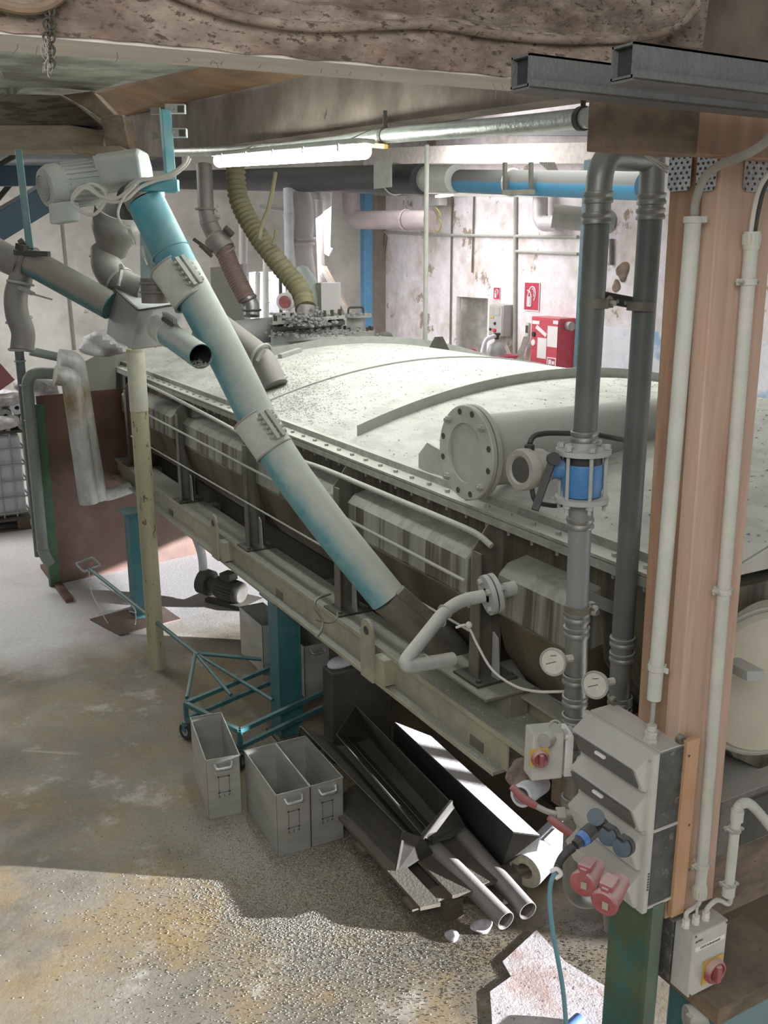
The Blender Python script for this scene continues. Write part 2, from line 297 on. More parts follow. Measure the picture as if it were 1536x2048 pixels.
# floor: worn screed, grey with ochre and green stains
def floor_mat():
    m = bpy.data.materials.new('worn_screed_floor'); m.use_nodes = True; nt = m.node_tree; N = nt.nodes; L = nt.links; b = N['Principled BSDF']
    tc = N.new('ShaderNodeTexCoord')
    def noise(sc, det=6, ro=0.6, off=0.0):
        mp = N.new('ShaderNodeMapping'); mp.inputs['Location'].default_value = (off, off*1.7, 0); L.new(tc.outputs['Object'], mp.inputs[0])
        n = N.new('ShaderNodeTexNoise'); n.inputs['Scale'].default_value = sc; n.inputs['Detail'].default_value = det; n.inputs['Roughness'].default_value = ro
        L.new(mp.outputs[0], n.inputs['Vector']); return n.outputs[0]
    def rng(x, lo, hi, a=0.0, c=1.0):
        n = N.new('ShaderNodeMapRange'); n.inputs[1].default_value = lo; n.inputs[2].default_value = hi; n.inputs[3].default_value = a; n.inputs[4].default_value = c
        L.new(x, n.inputs[0]); return n.outputs[0]
    def mix(fac, A, B, typ='MIX'):
        n = N.new('ShaderNodeMix'); n.data_type = 'RGBA'; n.blend_type = typ; L.new(fac, n.inputs[0])
        for s_, x in ((6, A), (7, B)):
            if isinstance(x, tuple): n.inputs[s_].default_value = (*x, 1)
            else: L.new(x, n.inputs[s_])
        return n.outputs[2]
    c = mix(rng(noise(0.8, off=3), 0.42, 0.62), (0.215,0.19,0.15), (0.31,0.275,0.21))
    c = mix(rng(noise(1.7, 8, 0.7, 11), 0.46, 0.66), c, (0.31,0.225,0.11))
    c = mix(rng(noise(2.3, 8, 0.7, 23), 0.57, 0.70), c, (0.52,0.49,0.43))
    c = mix(rng(noise(3.1, 8, 0.75, 31), 0.63, 0.70), c, (0.12,0.17,0.13))
    c = mix(rng(noise(1.3, 6, 0.6, 47), 0.56, 0.72), c, (0.15,0.125,0.095))
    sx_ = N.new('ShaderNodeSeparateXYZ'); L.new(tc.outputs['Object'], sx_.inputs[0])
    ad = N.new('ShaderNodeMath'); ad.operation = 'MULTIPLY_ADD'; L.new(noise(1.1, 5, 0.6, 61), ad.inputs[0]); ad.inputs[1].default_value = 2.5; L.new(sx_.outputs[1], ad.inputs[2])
    c = mix(rng(ad.outputs[0], 8.3, 9.3), c, (0.60,0.585,0.57))  # far screed mixed paler, to brighten the sun patches there
    v = rng(noise(30, 8, 0.8, 5), 0.3, 0.7, 0.75, 1.15); cb = N.new('ShaderNodeCombineColor'); [L.new(v, cb.inputs[i]) for i in range(3)]
    one = N.new('ShaderNodeValue'); one.outputs[0].default_value = 1.0
    c = mix(one.outputs[0], c, cb.outputs[0], 'MULTIPLY')
    L.new(c, b.inputs['Base Color']); L.new(rng(noise(2.0, 5, 0.6, 9), 0.35, 0.65, 0.42, 0.8), b.inputs['Roughness'])
    bp = N.new('ShaderNodeBump'); bp.inputs['Strength'].default_value = 0.25; bp.inputs['Distance'].default_value = 0.01; L.new(noise(40, 8, 0.7), bp.inputs['Height']); L.new(bp.outputs[0], b.inputs['Normal'])
    return m
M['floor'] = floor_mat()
# ============================================================ the setting
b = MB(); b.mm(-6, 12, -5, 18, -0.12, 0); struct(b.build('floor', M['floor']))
# side wall (fire cabinet side) with the passage opening; it begins at Y=7, before that an unseen stretch, its gaps shaped for the sun
PD0, PD1 = PX(913, 600, 8.8).y, PX(976, 600, 8.8).y            # passage jambs
b = MB()
b.mm(8.8, 9.1, PD0, 17, 0, 5.2); b.mm(8.8, 9.1, 7.0, PD1, 0, 5.2); b.mm(8.8, 9.1, PD1, PD0, 2.47, 5.2)
b.mm(8.8, 9.1, 1.8, 7.0, 1.48, 5.2); b.mm(8.8, 9.1, -5, 1.8, 1.90, 5.2); b.mm(8.8, 9.1, -1.75, 1.8, 0, 1.36); b.mm(8.8, 9.1, -0.12, 1.8, 1.36, 1.90)  # unseen lintels and sill, added to limit where the sun reaches
for k_ in range(2): b.mm(8.85, 8.95, -1.02+0.30*k_, -0.90+0.30*k_, 1.36, 1.90)  # unseen bars added to stripe the sun on the gutter top
struct(b.build('wall_right', M['wall']))
b = MB(); b.mm(-6, 9.1, 16.5, 16.8, 0, 5.4); struct(b.build('wall_back', M['wall_end']))
b = MB(); b.mm(9.1, 11.4, PD0+0.9, PD0+1.0, 0, 3.2); b.mm(11.3, 11.4, 10, PD0+1, 0, 3.2); b.mm(9.1, 11.4, 10, PD0+1, 3.1, 3.2)
struct(b.build('wall_passage', M['bright_room']))
b = MB(); b.mm(2.35, 9.1, -5, 16.8, 5.15, 5.3); struct(b.build('ceiling', M['ceiling']))
b = MB(); b.mm(-6, 2.35, 5.9, 16.8, 5.3, 5.4); struct(b.build('ceiling', M['ceiling']))
# sloping boarded ceiling seen at upper left between the beams
q = [PT(-260, 60, 5.2), PT(-260, 190, 6.6), PT(190, 186, 6.6), PT(640, 112, 4.9), PT(520, 20, 4.2)]
b = MB(); pl = (q[2]-q[1]).cross(q[3]-q[2]).normalized(); 
q0 = q[3]
def onpl(x, y): d = ray(x, y); return EYE + d*((q0-EYE).dot(pl)/d.dot(pl))
b.sheet([onpl(-60, 30), onpl(20, 175), onpl(120, 176), onpl(190, 182), onpl(260, 158), onpl(400, 128), onpl(640, 92), onpl(640, 40)], -0.03)
struct(b.build('ceiling', M['ceiling'], smooth=0))
# passage reveal and door leaf
g = thing('passage_door', 'grey stained door leaf standing open in the passage opening of the white wall', 'door', (8.85, PD0-0.02, 0))
b = MB(); b.obb((8.87, PD0-0.03, 0), (0.95*math.cos(0.35), -0.95*math.sin(0.35), 0), (0.0,-0.04,0), (0,0,2.44)); b.build('door_leaf', M['dark'] if False else mat('stained_door', (0.30,0.29,0.25), 0.7, 0, 0, var=0.4, vscale=2, base2=(0.42,0.41,0.37), m_scale=2), g)
b = MB(); b.cyl((9.65, PD0-0.37, 1.15), (9.62, PD0-0.46, 1.15), 0.012); b.cyl((9.62, PD0-0.46, 1.15), (9.51, PD0-0.42, 1.15), 0.011); b.build('door_handle', M['steel'], g)

# ============================================================ the dryer (long trough with domed cover)
XR, ZR = 2.30, 2.045               # front rim
Y0, Y1 = 2.05, 9.75
XB, RISE = 5.55, 0.27
CX = (XR+0.12+XB)/2; HW = (XB-XR-0.12)/2; RR = (HW*HW+RISE*RISE)/(2*RISE); CZ = ZR+0.03+RISE-RR
def dome_z(x): return CZ + math.sqrt(RR*RR-(x-CX)**2)
def on_dome(px, py, dz=0.0):
    d = ray(px, py); a = V((d.x, 0, d.z)); o = V((EYE.x-CX, 0, EYE.z-CZ-0)); rr = RR+dz
    A = a.dot(a); B = 2*a.dot(o); Cc = o.dot(o)-rr*rr; disc = max(B*B-4*A*Cc, 0); t = (-B-math.sqrt(disc))/(2*A)
    return EYE + d*t
dry = thing('trough_dryer', 'huge long trough dryer with a flat domed cover under thick pale dust', 'dryer', (CX, (Y0+Y1)/2, 1.0))
b = MB(); NX, NY = 36, 60
v = [(XR+0.12+2*HW*i/NX, Y0+(Y1-Y0)*j/NY, dome_z(XR+0.12+2*HW*i/NX)) for j in range(NY+1) for i in range(NX+1)]
f = [(j*(NX+1)+i, j*(NX+1)+i+1, (j+1)*(NX+1)+i+1, (j+1)*(NX+1)+i) for j in range(NY) for i in range(NX)]
b.add(v, f)
vv = [(x, y, z-0.02) for x, y, z in v]; b.add(vv, [tuple(reversed(q)) for q in f])
for yy in (Y0, Y1): b.prism([(XR+0.12+2*HW*i/NX, yy-0.01, dome_z(XR+0.12+2*HW*i/NX)+0.0) for i in range(NX+1)], (0, 0.02, 0))
b.build('cover', M['dome'], dry)
# rim flanges
b = MB(); b.mm(XR, XR+0.15, Y0, Y1, ZR-0.012, ZR); b.mm(XR, XR+0.13, Y0, Y1, ZR-0.035, ZR-0.018); b.mm(XR+0.09, XR+0.125, Y0, Y1, ZR, ZR+0.035)
b.mm(XR, XR+0.012, Y0, Y1, ZR-0.05, ZR-0.035)
b.build('rim_flange', mat('dusty_rim', (0.22,0.215,0.18), 0.7, 0.1, 0.85, (0.58,0.58,0.52), 0.2, 14, up=(0.3,0.7)), dry)
b = MB(); b.mm(XB-0.02, XB+0.10, Y0, Y1, ZR-0.02, ZR+0.02); b.build('rim_flange', M['dusty_metal'], dry)
b = MB(); y = Y0+0.1
while y < Y1: 
    b.hexa((XR+0.045, y, ZR-0.001), (0,0,1), 0.012, 0.014); b.cyl((XR+0.045, y, ZR-0.085), (XR+0.045, y, ZR-0.03), 0.007, n=6); y += 0.16
tag(b.build('rim_bolts', M['dusty_metal'], dry), kind='stuff')
# trough shell
def shell(b, prof, y0, y1): 
    p2 = [V((x, y0, z)) for x, z in prof]; b.prism(p2, (0, y1-y0, 0))
prof = [(2.43,ZR-0.03),(2.43,1.83),(2.47,1.55),(2.60,1.36),(2.80,1.24),(3.1,1.17),(3.9,1.12),(4.8,1.17),(5.3,1.4),(5.42,1.8),(5.42,ZR-0.03)]
b = MB(); shell(b, prof, Y0+0.02, Y1-0.02); b.build('trough_shell', M['trough'], dry)
jack_prof = [(2.45,1.87),(2.33,1.845),(2.285,1.80),(2.28,1.63),(2.34,1.60),(2.5,1.62)]
low_prof = [(2.282,1.629),(2.33,1.45),(2.45,1.28),(2.62,1.17),(2.85,1.12),(2.9,1.3),(2.6,1.6)]
for (ya, yb) in ((7.72, 9.35), (6.1, 7.42), (4.68, 5.85), (3.33, 4.50), (2.62, 3.10)):
    b = MB(); pr = [V((x, ya, z)) for x, z in jack_prof]; cx = sum(p.x for p in pr)/len(pr); cz = sum(p.z for p in pr)/len(pr)
    shell(b, jack_prof, ya, yb)
    b.build('jacket_panel', M['jacket'], dry, bevel=0.010)
    b = MB(); shell(b, low_prof, ya+0.004, yb-0.004); b.build('lower_jacket_panel', M['trough_low'], dry, bevel=0.012)
# dome ribs: standing flat strips
def rib(y, xa, xb, h=0.062, t=0.012, bmi=M['dusty_metal']):
    b = MB(); n = 40; v = []; f = []
    for i in range(n+1):
        x = xa+(xb-xa)*i/n; z = dome_z(x)
        for dy, zz in ((-t/2, z-0.01), (-t/2, z+h), (t/2, z+h), (t/2, z-0.01)): v.append((x, y+dy, zz))
    for i in range(n):
        for k in range(4): f.append((i*4+k, i*4+(k+1)%4, (i+1)*4+(k+1)%4, (i+1)*4+k))
    f += [(3,2,1,0), (n*4, n*4+1, n*4+2, n*4+3)]
    b.add(v, f); return b.build('stiffening_rib', bmi, dry)
rib(4.78, 2.50, 5.50); rib(7.65, 2.95, 5.5); rib(6.2, 2.5, 5.5, h=0.012, t=0.02)
# seam flats and scrape marks are surface detail; lifting lugs at the far side of the cover
for (px, py) in ((452*0.391+700, 690),):
    pass
def lug(px, py, s=0.11):
    p = on_dome(px, py); b = MB(); u = V((0.9,-0.1,0)).normalized()
    prf = [(-s,0),(s,0),(s*0.35,s*1.15),(-s*0.35,s*1.15)]
    pts = [p + u*a + V((0,0,c-0.02)) for a, c in prf]
    b.prism(pts, (0.0,0.015,0)); o = b.build('lifting_lug', M['dark'], dry)
    return o
lug(878, 697); 
# end duct stub covers the big blind-flanged pipe lying across the cover
fc = PX(930, 906, 2.27); ax = V((1, 0, 0))
stub = thing('flanged_manhole_pipe', 'fat horizontal pipe across the cover closed by a round bolted blind flange', 'pipe', (fc.x+0.4, fc.y, fc.z-0.16))
b = MB(); b.lathe(fc+ax*0.03, ax, [(0,0),(0,0.158),(1.35,0.158),(1.35,0)], 40); b.build('pipe_body', M['dusty_metal'], stub)
R0 = 0.207
b = MB(); b.lathe(fc, ax, [(0.0,0.13),(-0.0,R0-0.004),(0.004,R0),(0.022,R0),(0.022,0)], 56); b.lathe(fc+ax*0.012, ax, [(0,0),(0,0.132),(-0.012,0.136)], 56); b.build('blind_flange', M['steel_dull'], stub)
b = MB(); b.lathe(fc+ax*0.022, ax, [(0,0),(0,R0-0.008),(0.006,R0-0.008),(0.006,0)], 56); b.build('gasket', M['black'], stub)
b = MB(); b.lathe(fc+ax*0.028, ax, [(0,0),(0,R0),(0.022,R0),(0.03,0.17),(0.06,0.158)], 56); b.build('pipe_flange', M['dusty_metal'], stub)
for k in range(12):
    a = 2*PI*(k+0.5)/12; c = fc + V((0, math.cos(a), math.sin(a)))*0.180
    if k in (1, 4, 7, 10):
        b = MB(); b.hexa(c+V((0.0,0,0)), (-1,0,0), 0.0165, 0.016); b.cyl(c, c-V((0.026,0,0)), 0.009, n=12); b.build('flange_bolt', M['dusty_metal'], stub)
    else:
        b = MB(); b.lathe(c-V((0.0015,0,0)), (1,0,0), [(0,0.0),(0,0.010)], 16); b.lathe(c-V((0.002,0,0)), (1,0,0), [(0,0.0105),(0,0.0135),(0.003,0.0135)], 16); b.build('bolt_hole', M['dark'], stub)
# saddle plate below the pipe near the rim
sp = PX(858, 935, 2.42)
b = MB(); b.prism([sp+V((-0.02,0.0,-0.06)), sp+V((0.0,0.10,-0.05)), sp+V((0.0,0.10,0.05)), sp+V((0,0.02,0.12)), sp+V((0,-0.12,0.10)), sp+V((0,-0.14,-0.06))], (0.012,0,0)); b.build('lifting_lug', M['dusty_metal'], dry)
# manhole with bolted lid and dust clumps at the far end of the cover
mh = thing('inspection_nozzle', 'small bolted nozzle stub standing on the far side of the dusty cover', 'nozzle', on_dome(712, 668))
c = on_dome(712, 672)
b = MB(); b.lathe(c, (0,0,1), [(-0.05,0.20),(0.06,0.20),(0.06,0.10),(0.20,0.10),(0.20,0.17),(0.235,0.17),(0.235,0)], 28); b.build('nozzle_body', M['dusty_metal'], mh)
for k in range(10):
    a = 2*PI*k/10; b = MB(); b.hexa(c+V((math.cos(a)*0.17, math.sin(a)*0.17, 0.06)), (0,0,1), 0.018, 0.04); b.build('nut', M['dark'], mh)
b = MB(); b.tube(fillet([c+V((-0.09,0,0.235)), c+V((-0.09,0,0.30)), c+V((0.09,0,0.30)), c+V((0.09,0,0.235))], 0.03), 0.011, 8); b.build('lid_handle', M['dark'], mh)

# ============================================================ frame under the dryer
fr = thing('dryer_support_frame', 'cream painted steel beam frame with dusty flanges carrying the dryer', 'frame', (2.3, 6, 0.95))
YA, YB = 2.90, 9.55
b = MB(); b.mm(2.15, 2.31, YA, YB, 0.985, 1.0); b.build('lower_flange', M['frame_top'], fr)
b = MB(); b.mm(2.148, 2.152, YA, YB, 0.983, 1.003); b.build('flange_edge', M['cream'], fr)
b = MB(); b.mm(2.205, 2.215, YA-0.02, YB, 1.0, 1.155); b.build('web', M['cream'], fr)
b = MB(); b.mm(2.185, 2.40, YA-0.17, YB, 1.155, 1.167); b.build('upper_flange', M['frame_top'], fr)
b = MB(); b.mm(2.181, 2.185, YA-0.17, YB, 1.145, 1.169); b.build('flange_edge', M['cream'], fr)
b = MB(); b.mm(2.44, 2.46, 2.2, 4.25, 1.05, 1.25); b.mm(2.36, 2.60, 2.0, 4.3, 1.25, 1.262); b.build('inner_web', M['cream'], fr)
pl_ = MB(); pl_.mm(3.25, 3.45, 3.15, 6.4, 0, 0.34); tag(pl_.build('sun_blocking_plinth', M['dark'], bevel=0.01), 'low dark block added under the dryer to keep sun off the floor', 'plinth')  # added block that stops the sun reaching the floor by the gutters
b = MB(); b.mm(2.62, 2.66, 2.6, YB, 0.98, 1.14); b.mm(2.56, 2.74, 2.6, YB, 0.965, 0.98); b.build('rear_beam', M['dark'], fr)
for yy in (3.1, 5.3, 7.6, 9.3):
    b = MB(); b.mm(2.2, 5.4, yy-0.05, yy+0.05, 0.93, 1.05); b.build('cross_beam', M['leg'], fr)
b = MB(); b.mm(5.2, 5.4, 2.6, YB, 0.95, 1.1); b.build('rear_beam', M['dark'], fr)
# lifting lugs welded to the outside of the beam
def frame_lug(px, py, w=0.13, h=0.33):
    p = PX(px, py, 2.135)
    r = w*0.46; zb = 0.99; zt = zb+h; yc = p.y
    out = [(yc-w/2, zb), (yc+w/2, zb)] + [(yc+w/2-(w/2-r*0.55)*0 , zt-r*1.2)] + [(yc + r*math.cos(t), zt-r + r*math.sin(t)) for t in [PI*k/12 for k in range(13)]] + [(yc-w/2, zt-r*1.2)]
    hole = [(yc + 0.019*math.cos(-t), zt-r+0.0 + 0.024*math.sin(-t)) for t in [2*PI*k/16 for k in range(16)]]
    b = MB(); b.prism([V((2.128, y, z)) for y, z in out], (0.016, 0, 0)); b.mm(2.14, 2.30, yc-w/2-0.10, yc-w/2+0.0, zb+0.02, 1.15)
    o = b.build('lifting_plate', M['cream'], fr, bevel=0.002)
    b = MB(); b.prism([V((2.1265, y, z)) for y, z in hole], (0.0012, 0, 0)); b.ring(V((2.127, yc, zt-r)), (1,0,0), 0.021, 0.004, 18, 6); b.build('eye_hole', M['dark'], o) if False else b.build('eye_hole', M['dark'], fr)
frame_lug(430, 1085); frame_lug(735, 1300)
# channel legs with chamfered heads, base plates and gussets
def leg(y, zb=1.167, zt=2.035, wide=0.06, dx0=2.225, dx1=2.345):
    g_ = thing('channel_leg', '', '', (0,0,0)); bpy.data.objects.remove(g_)
    b = MB()
    prof_ = [(dx0, zb), (dx1, zb), (dx1, zt), (dx1-0.01, zt), (dx0, zt-0.15)]
    b.prism([V((x, y+wide, z)) for x, z in prof_], (0, 0.008, 0))          # web seen from the side
    b.mm(dx0, dx0+0.008, y, y+wide, zb, zt-0.15)
    b.mm(dx1-0.008, dx1, y, y+wide, zb, zt)
    L_ = b.build('channel_leg', M['leg'], fr)
    b = MB(); b.mm(2.185, 2.40, y-0.06, y+wide+0.07, zb-0.002, zb+0.012); b.hexa(V((2.21, y-0.03, zb+0.01)), (0,0,1), 0.012, 0.014); b.hexa(V((2.38, y-0.03, zb+0.01)), (0,0,1), 0.012, 0.014); b.build('base_plate', M['dark'], fr)
    b = MB(); b.prism([V((2.30, y, zb)), V((2.30, y-0.055, zb)), V((2.30, y-0.035, zb+0.2)), V((2.30, y, zb+0.22))], (0.008, 0, 0)); b.build('gusset', M['rail'], fr)
for y in (8.95, 7.35, 5.86, 4.48): leg(y)
leg(3.14, zb=1.30); leg(2.1, zb=1.3)
b = MB(); b.mm(2.16, 2.42, 2.98, 3.42, 1.285, 1.30); b.mm(2.30, 2.40, 3.0, 3.35, 1.167, 1.285); b.build('packing_plate', M['frame_top'], fr, bevel=0.003)
# support columns
def column(name, label, x0, x1, y0, y1, z1, m):
    g_ = thing(name, label, 'column', ((x0+x1)/2, (y0+y1)/2, 0), 'teal steel columns carrying the dryer frame')
    ym = (y0+y1)/2; t = 0.012
    b = MB(); b.mm(x0, x1, y0, y0+t, 0.015, z1); b.mm(x0, x1, y1-t, y1, 0.015, z1); b.mm(x0, x0+t, y0, y1, 0.015, z1); b.mm(x1-t, x1, y0, y1, 0.015, z1); b.build('column_shaft', m, g_, bevel=0.006)
    b = MB(); b.mm(x0-0.03, x1+0.03, y0-0.03, y1+0.03, 0, 0.015); b.build('base_plate', M['dark'], g_)
    b = MB(); b.mm(x0-0.04, x1+0.04, y0-0.04, y1+0.04, z1, 0.983); b.build('head_plate', m, g_)
    return g_
tp = PZ(575, 1478)
column('steel_column', 'teal steel column under the cream frame beside the middle trolley', tp.x-0.045, tp.x+0.115, tp.y-0.0, tp.y+0.16, 0.97, M['teal'])
c2 = PZ(272, 1242)
column('steel_column', 'teal steel column in shadow right behind the chipped cream round post', c2.x, c2.x+0.15, c2.y, c2.y+0.16, 0.97, M['teal'])
# hand rails in front of the legs
hr = thing('guard_rail', 'round dusty rail tube sagging along the heads of the frame legs', 'rail', PX(545, 905, 2.19))
pts = spline([PX(268, 757, 2.21), PX(350, 797, 2.19), PX(450, 850, 2.19), PX(545, 903, 2.19), PX(640, 935, 2.19), PX(760, 985, 2.19), PX(880, 1035, 2.19), PX(950, 1066, 2.20), PX(983, 1092, 2.22)])
b = MB(); b.tube(pts, 0.0135, 12); b.build('rail_tube', M['rail'], hr)
hr = thing('guard_rail', 'straight thin upper rod running between the frame legs', 'rail', PX(545, 955, 2.20))
b = MB(); b.tube([PX(262, 812, 2.20), PX(930, 1162, 2.20)], 0.009, 10); b.build('rail_tube', M['rail'], hr)
hr = thing('guard_rail', 'thin lower wire rod stretched low between the frame legs', 'rail', PX(545, 1000, 2.21))
b = MB(); b.tube([PX(262, 872, 2.21), PX(940, 1262, 2.21)], 0.006, 8); b.build('rail_tube', M['rail'], hr)

# ============================================================ overhead timber and girders
g = thing('overhead_beam', 'flaking whitewashed timber beam across the top of the picture', 'beam', PY(700, 80, 1.9))
nl, nr = PY(-60, 46, 1.9), PY(1420, 158, 1.9); zb_ = 3.49
fl = PZ(0, 73, 3.47); 
b = MB()
nb = 60; v = []; f = []
random.seed(3)
for i in range(nb+1):
    t = i/nb; x = nl.x-0.4 + (nr.x-nl.x+0.4)*t; z0 = 3.470+0.035*t + random.uniform(-0.003, 0.003)
    j1, j2 = random.uniform(-0.006, 0.006), random.uniform(-0.008, 0.008)
    sec = [(1.90, z0), (1.895+j1, z0+0.05), (1.90+j2, z0+0.10), (1.935, z0+0.115), (1.93+j1, z0+0.16), (1.92, z0+0.30), (2.10, z0+0.30), (2.06, z0+0.004)]
    for yy, zz in sec: v.append((x, yy, zz))
for i in range(nb):
    for k in range(8): f.append((i*8+k, i*8+(k+1)%8, (i+1)*8+(k+1)%8, (i+1)*8+k))
f += [tuple(range(7,-1,-1)), tuple(nb*8+k for k in range(8))]
b.add(v, f); b.build('beam_body', M['weathered'], g, smooth=30)
b = MB(); b.obb((nl.x-0.4, 1.905, 3.466), (nr.x-nl.x+0.35, 0, 0.035), (0, 0.15, 0), (0, 0, 0.006)); b.build('beam_underside', M['whitewash'], g)  # underside painted whiter in place of the light falling on it
cb = thing('dusty_cable', 'thick dust-covered cable snaking along the whitewashed top beam', 'cable', PY(768, 52, 1.88))
pts = spline([PY(330, -20, 1.88), PY(450, 25, 1.88), PY(550, 46, 1.88), PY(650, 54, 1.88), PY(768, 50, 1.885), PY(868, 50, 1.885), PY(1018, 72, 1.885), PY(1168, 80, 1.885), PY(1318, 68, 1.885), PY(1390, 20, 1.885), PY(1400, -30, 1.885)])
b = MB(); b.tube(pts, 0.010, 10); b.build('cable_run', M['weathered'], cb)
cb = thing('dusty_cable', 'dark cable loop hanging at the upper left edge of the top beam', 'cable', PY(60, 5, 1.88))
b = MB(); b.tube(spline([PY(-20, 4, 1.88), PY(40, 18, 1.88), PY(90, 14, 1.88), PY(130, -12, 1.88)]), 0.009, 8); b.build('cable_run', M['wood_dark'], cb)
# stained girder behind it, with the orange board on its edge
YE = 2.9
gl, gr = PX(375, 302, 2.45), PX(1215, 184, 2.45)
ul, ur = PX(230, 232, 2.45), PX(680, 128, 2.45)
def gz(y, a, c): return a.z + (c.z-a.z)*(y-a.y)/(c.y-a.y)
b = MB(); y_s, y_f = 1.95, 9.6
b.prism([V((2.45, y_s, gz(y_s, gl, gr))), V((2.45, y_f, gz(y_f, gl, gr))), V((2.45, y_f, gz(y_f, ul, ur)+0.05)), V((2.45, y_s, gz(y_s, ul, ur)))], (0.16, 0, 0))
g = thing('timber_girder', 'large stained grey-brown timber girder running away above the lamp', 'girder', (2.5, 5, 3.7)); b.build('girder_body', M['girder'], g)
# orange board: underside of the planking that springs from the girder's top edge
def onz(x, y, z): return PZ(x, y, z)
o1, o2, o3, o4 = PX(232, 230, 2.445), PX(720, 118, 2.445), PT(640, 95, 3.95), PT(186, 182, 7.0)
b = MB(); 
o1 = PX(232, 231, 2.44); o2 = PX(700, 124, 2.44)
dirv = (o2-o1).normalized()
o4 = PX(186, 183, 2.05); o3 = PX(640, 80, 2.05)
b.sheet([o1, o2, o3, o4], 0.02); g = b.build('ceiling_board', M['orange'], smooth=0); tag(g, 'orange-brown board along the upper edge of the stained girder', 'board')
# weathered left cross timbers (two stacked, their ends split)
def slab(name, label, cat, pts_px, T, thick, m, bev=0.006, g=None):
    b = MB(); b.prism([PT(x, y, t) for (x, y, t) in [(p[0], p[1], T if len(p) < 3 else p[2]) for p in pts_px]], V((_sy, _cy, 0))*thick)
    o = b.build(name, m, bevel=bev); tag(o, label, cat, g); return o
lw = mat('split_old_timber', (0.23,0.20,0.15), 0.9, 0, 0, DUST, 0.4, 6, base2=(0.09,0.07,0.045), m_scale=6, stretch=(0.5,2,6), bump=1.0, bscale=20)
lw2 = mat('pale_old_timber', (0.33,0.275,0.20), 0.9, 0, 0, DUST, 0.3, 5, spots=(0.09,0.06,0.04), spot_scale=7, spot_t=0.66, stretch=(0.5,2,4), bump=0.8, bscale=20)
slab('cross_timber', 'dark split old timber at upper left, upper of two', 'timber', [(-120,186),(120,190),(160,215),(205,252),(140,250),(-120,250)], 6.5, 0.3, lw)
slab('cross_timber', 'paler old timber at upper left, lower of two', 'timber', [(-120,250),(140,250),(210,262),(205,300),(-120,302)], 6.45, 0.3, lw2)
slab('timber_brace', 'short brown split brace where the upper left timbers meet the girder', 'timber', [(125,190),(185,182),(232,232),(205,240),(170,215)], 6.3, 0.2, M['wood_dark'])
slab('cross_timber', 'short dark timber stub beside the girder above the gearbox', 'timber', [(200,232),(245,228),(262,310),(215,306)], 6.2, 0.25, M['wood_dark'])
slab('cross_timber', 'low dark rounded timber just above the gearbox', 'timber', [(140,292),(240,292),(262,306),(262,318),(145,305)], 6.0, 0.2, M['wood_dark'])
# grey C-channels
def cchan(label, px, py, T, L=1.6, s=0.055):
    p = PT(px, py, T); g = thing('steel_channel', label, 'channel', p)
    t = 0.004; b = MB(); x0, x1 = p.x, p.x+L; h = s*0.5
    b.mm(x0, x1, p.y, p.y+t, p.z-h, p.z+h); b.mm(x0, x1, p.y, p.y+s, p.z+h-t, p.z+h); b.mm(x0, x1, p.y+s-t, p.y+s, p.z-h, p.z+h)
    b.mm(x0, x1, p.y+0, p.y+s, p.z-h, p.z-h+t); b.mm(x0, x1, p.y-0.008, p.y, p.z-h-0.002, p.z-h+0.010)
    b.mm(x0, x1, p.y-0.001, p.y+s, p.z-h-0.006, p.z-h-0.002)
    b.build('channel_profile', M['channel'], g); 
    b = MB(); b.mm(x0+0.012, x0+0.016, p.y+t, p.y+s-t, p.z-h+t, p.z+h-t); b.build('channel_hollow', M['black'], g)
cchan('dark grey steel channel, the lower and longer of two under the ceiling', 1058, 138, 1.75)
cchan('dark grey steel channel, the upper one nearer the corner', 1267, 118, 1.62, s=0.055)

# tall timber post with its steel column foot
TY = 2.5
Ct = PT(1443, 300, TY); Cm = PT(1382, 1000, TY+0.03)
pc = PY(1382, 1000, Cm.y); top = PY(1444, 296, Cm.y); bot = PY(1352, 1500, Cm.y); bot2 = PY(1340, 1835, Cm.y)
# beam end block above the post
BY = Cm.y-0.062; b = MB(); p1 = PY(1206, 299, BY); p2 = PY(1396, 296, BY)
b.mm(p1.x, p2.x-0.003, BY, BY+0.055, p1.z, p1.z+0.16); tag(b.build('beam_end_block', M['wood_dark'], bevel=0.003), 'dirty brown timber block resting on the tall post under the grey channels', 'timber')
b = MB(); b.mm(p2.x, p2.x+0.7, BY+0.004, BY+0.055, p1.z+0.004, p1.z+0.16); tag(b.build('header_board', M['wood'], bevel=0.003), 'orange-brown header board right of the dirty beam block', 'board')
wl, wr = 0.163, 0.205
post = thing('timber_post', 'tall tan timber post made of two beams with white conduits on it', 'post', bot2)
def post_part(name, y0, x0, dy, dx, m, za, zb, bev=0.004):
    b = MB(); ex = V(((top.x-1.955)/(top.z-bot2.z), 0, 1))
    o = top + ex*(za-top.z) + V((x0, y0, 0)); b.obb(o, (dx,0,0), (0,dy,0), ex*(zb-za)); return b.build(name, m, post, bevel=bev)
post_part('front_beam', 0.0, 0.0, 0.055, wr, M['wood_side'], bot2.z+0.0, top.z)
post_part('rear_beam', 0.058, 0.006, 0.112, wr-0.012, M['wood'], bot2.z+0.02, top.z)
sc = thing('steel_column', 'scraped green and teal steel column under the tall timber post', 'column', (pc.x, pc.y, 0))
sx0 = PY(1240, 1830, Cm.y+0.1).x; sx1 = PY(1330, 1830, Cm.y-0.02).x
b = MB(); b.mm(sx0+0.0, sx1+0.0, Cm.y-0.02, Cm.y+0.15, 0.012, bot2.z+0.10); b.build('column_shaft', M['green_teal'], sc, bevel=0.01)
b = MB(); b.mm(sx0-0.04, sx1+0.05, Cm.y-0.05, Cm.y+0.2, 0, 0.012); b.build('base_plate', M['dark'], sc)
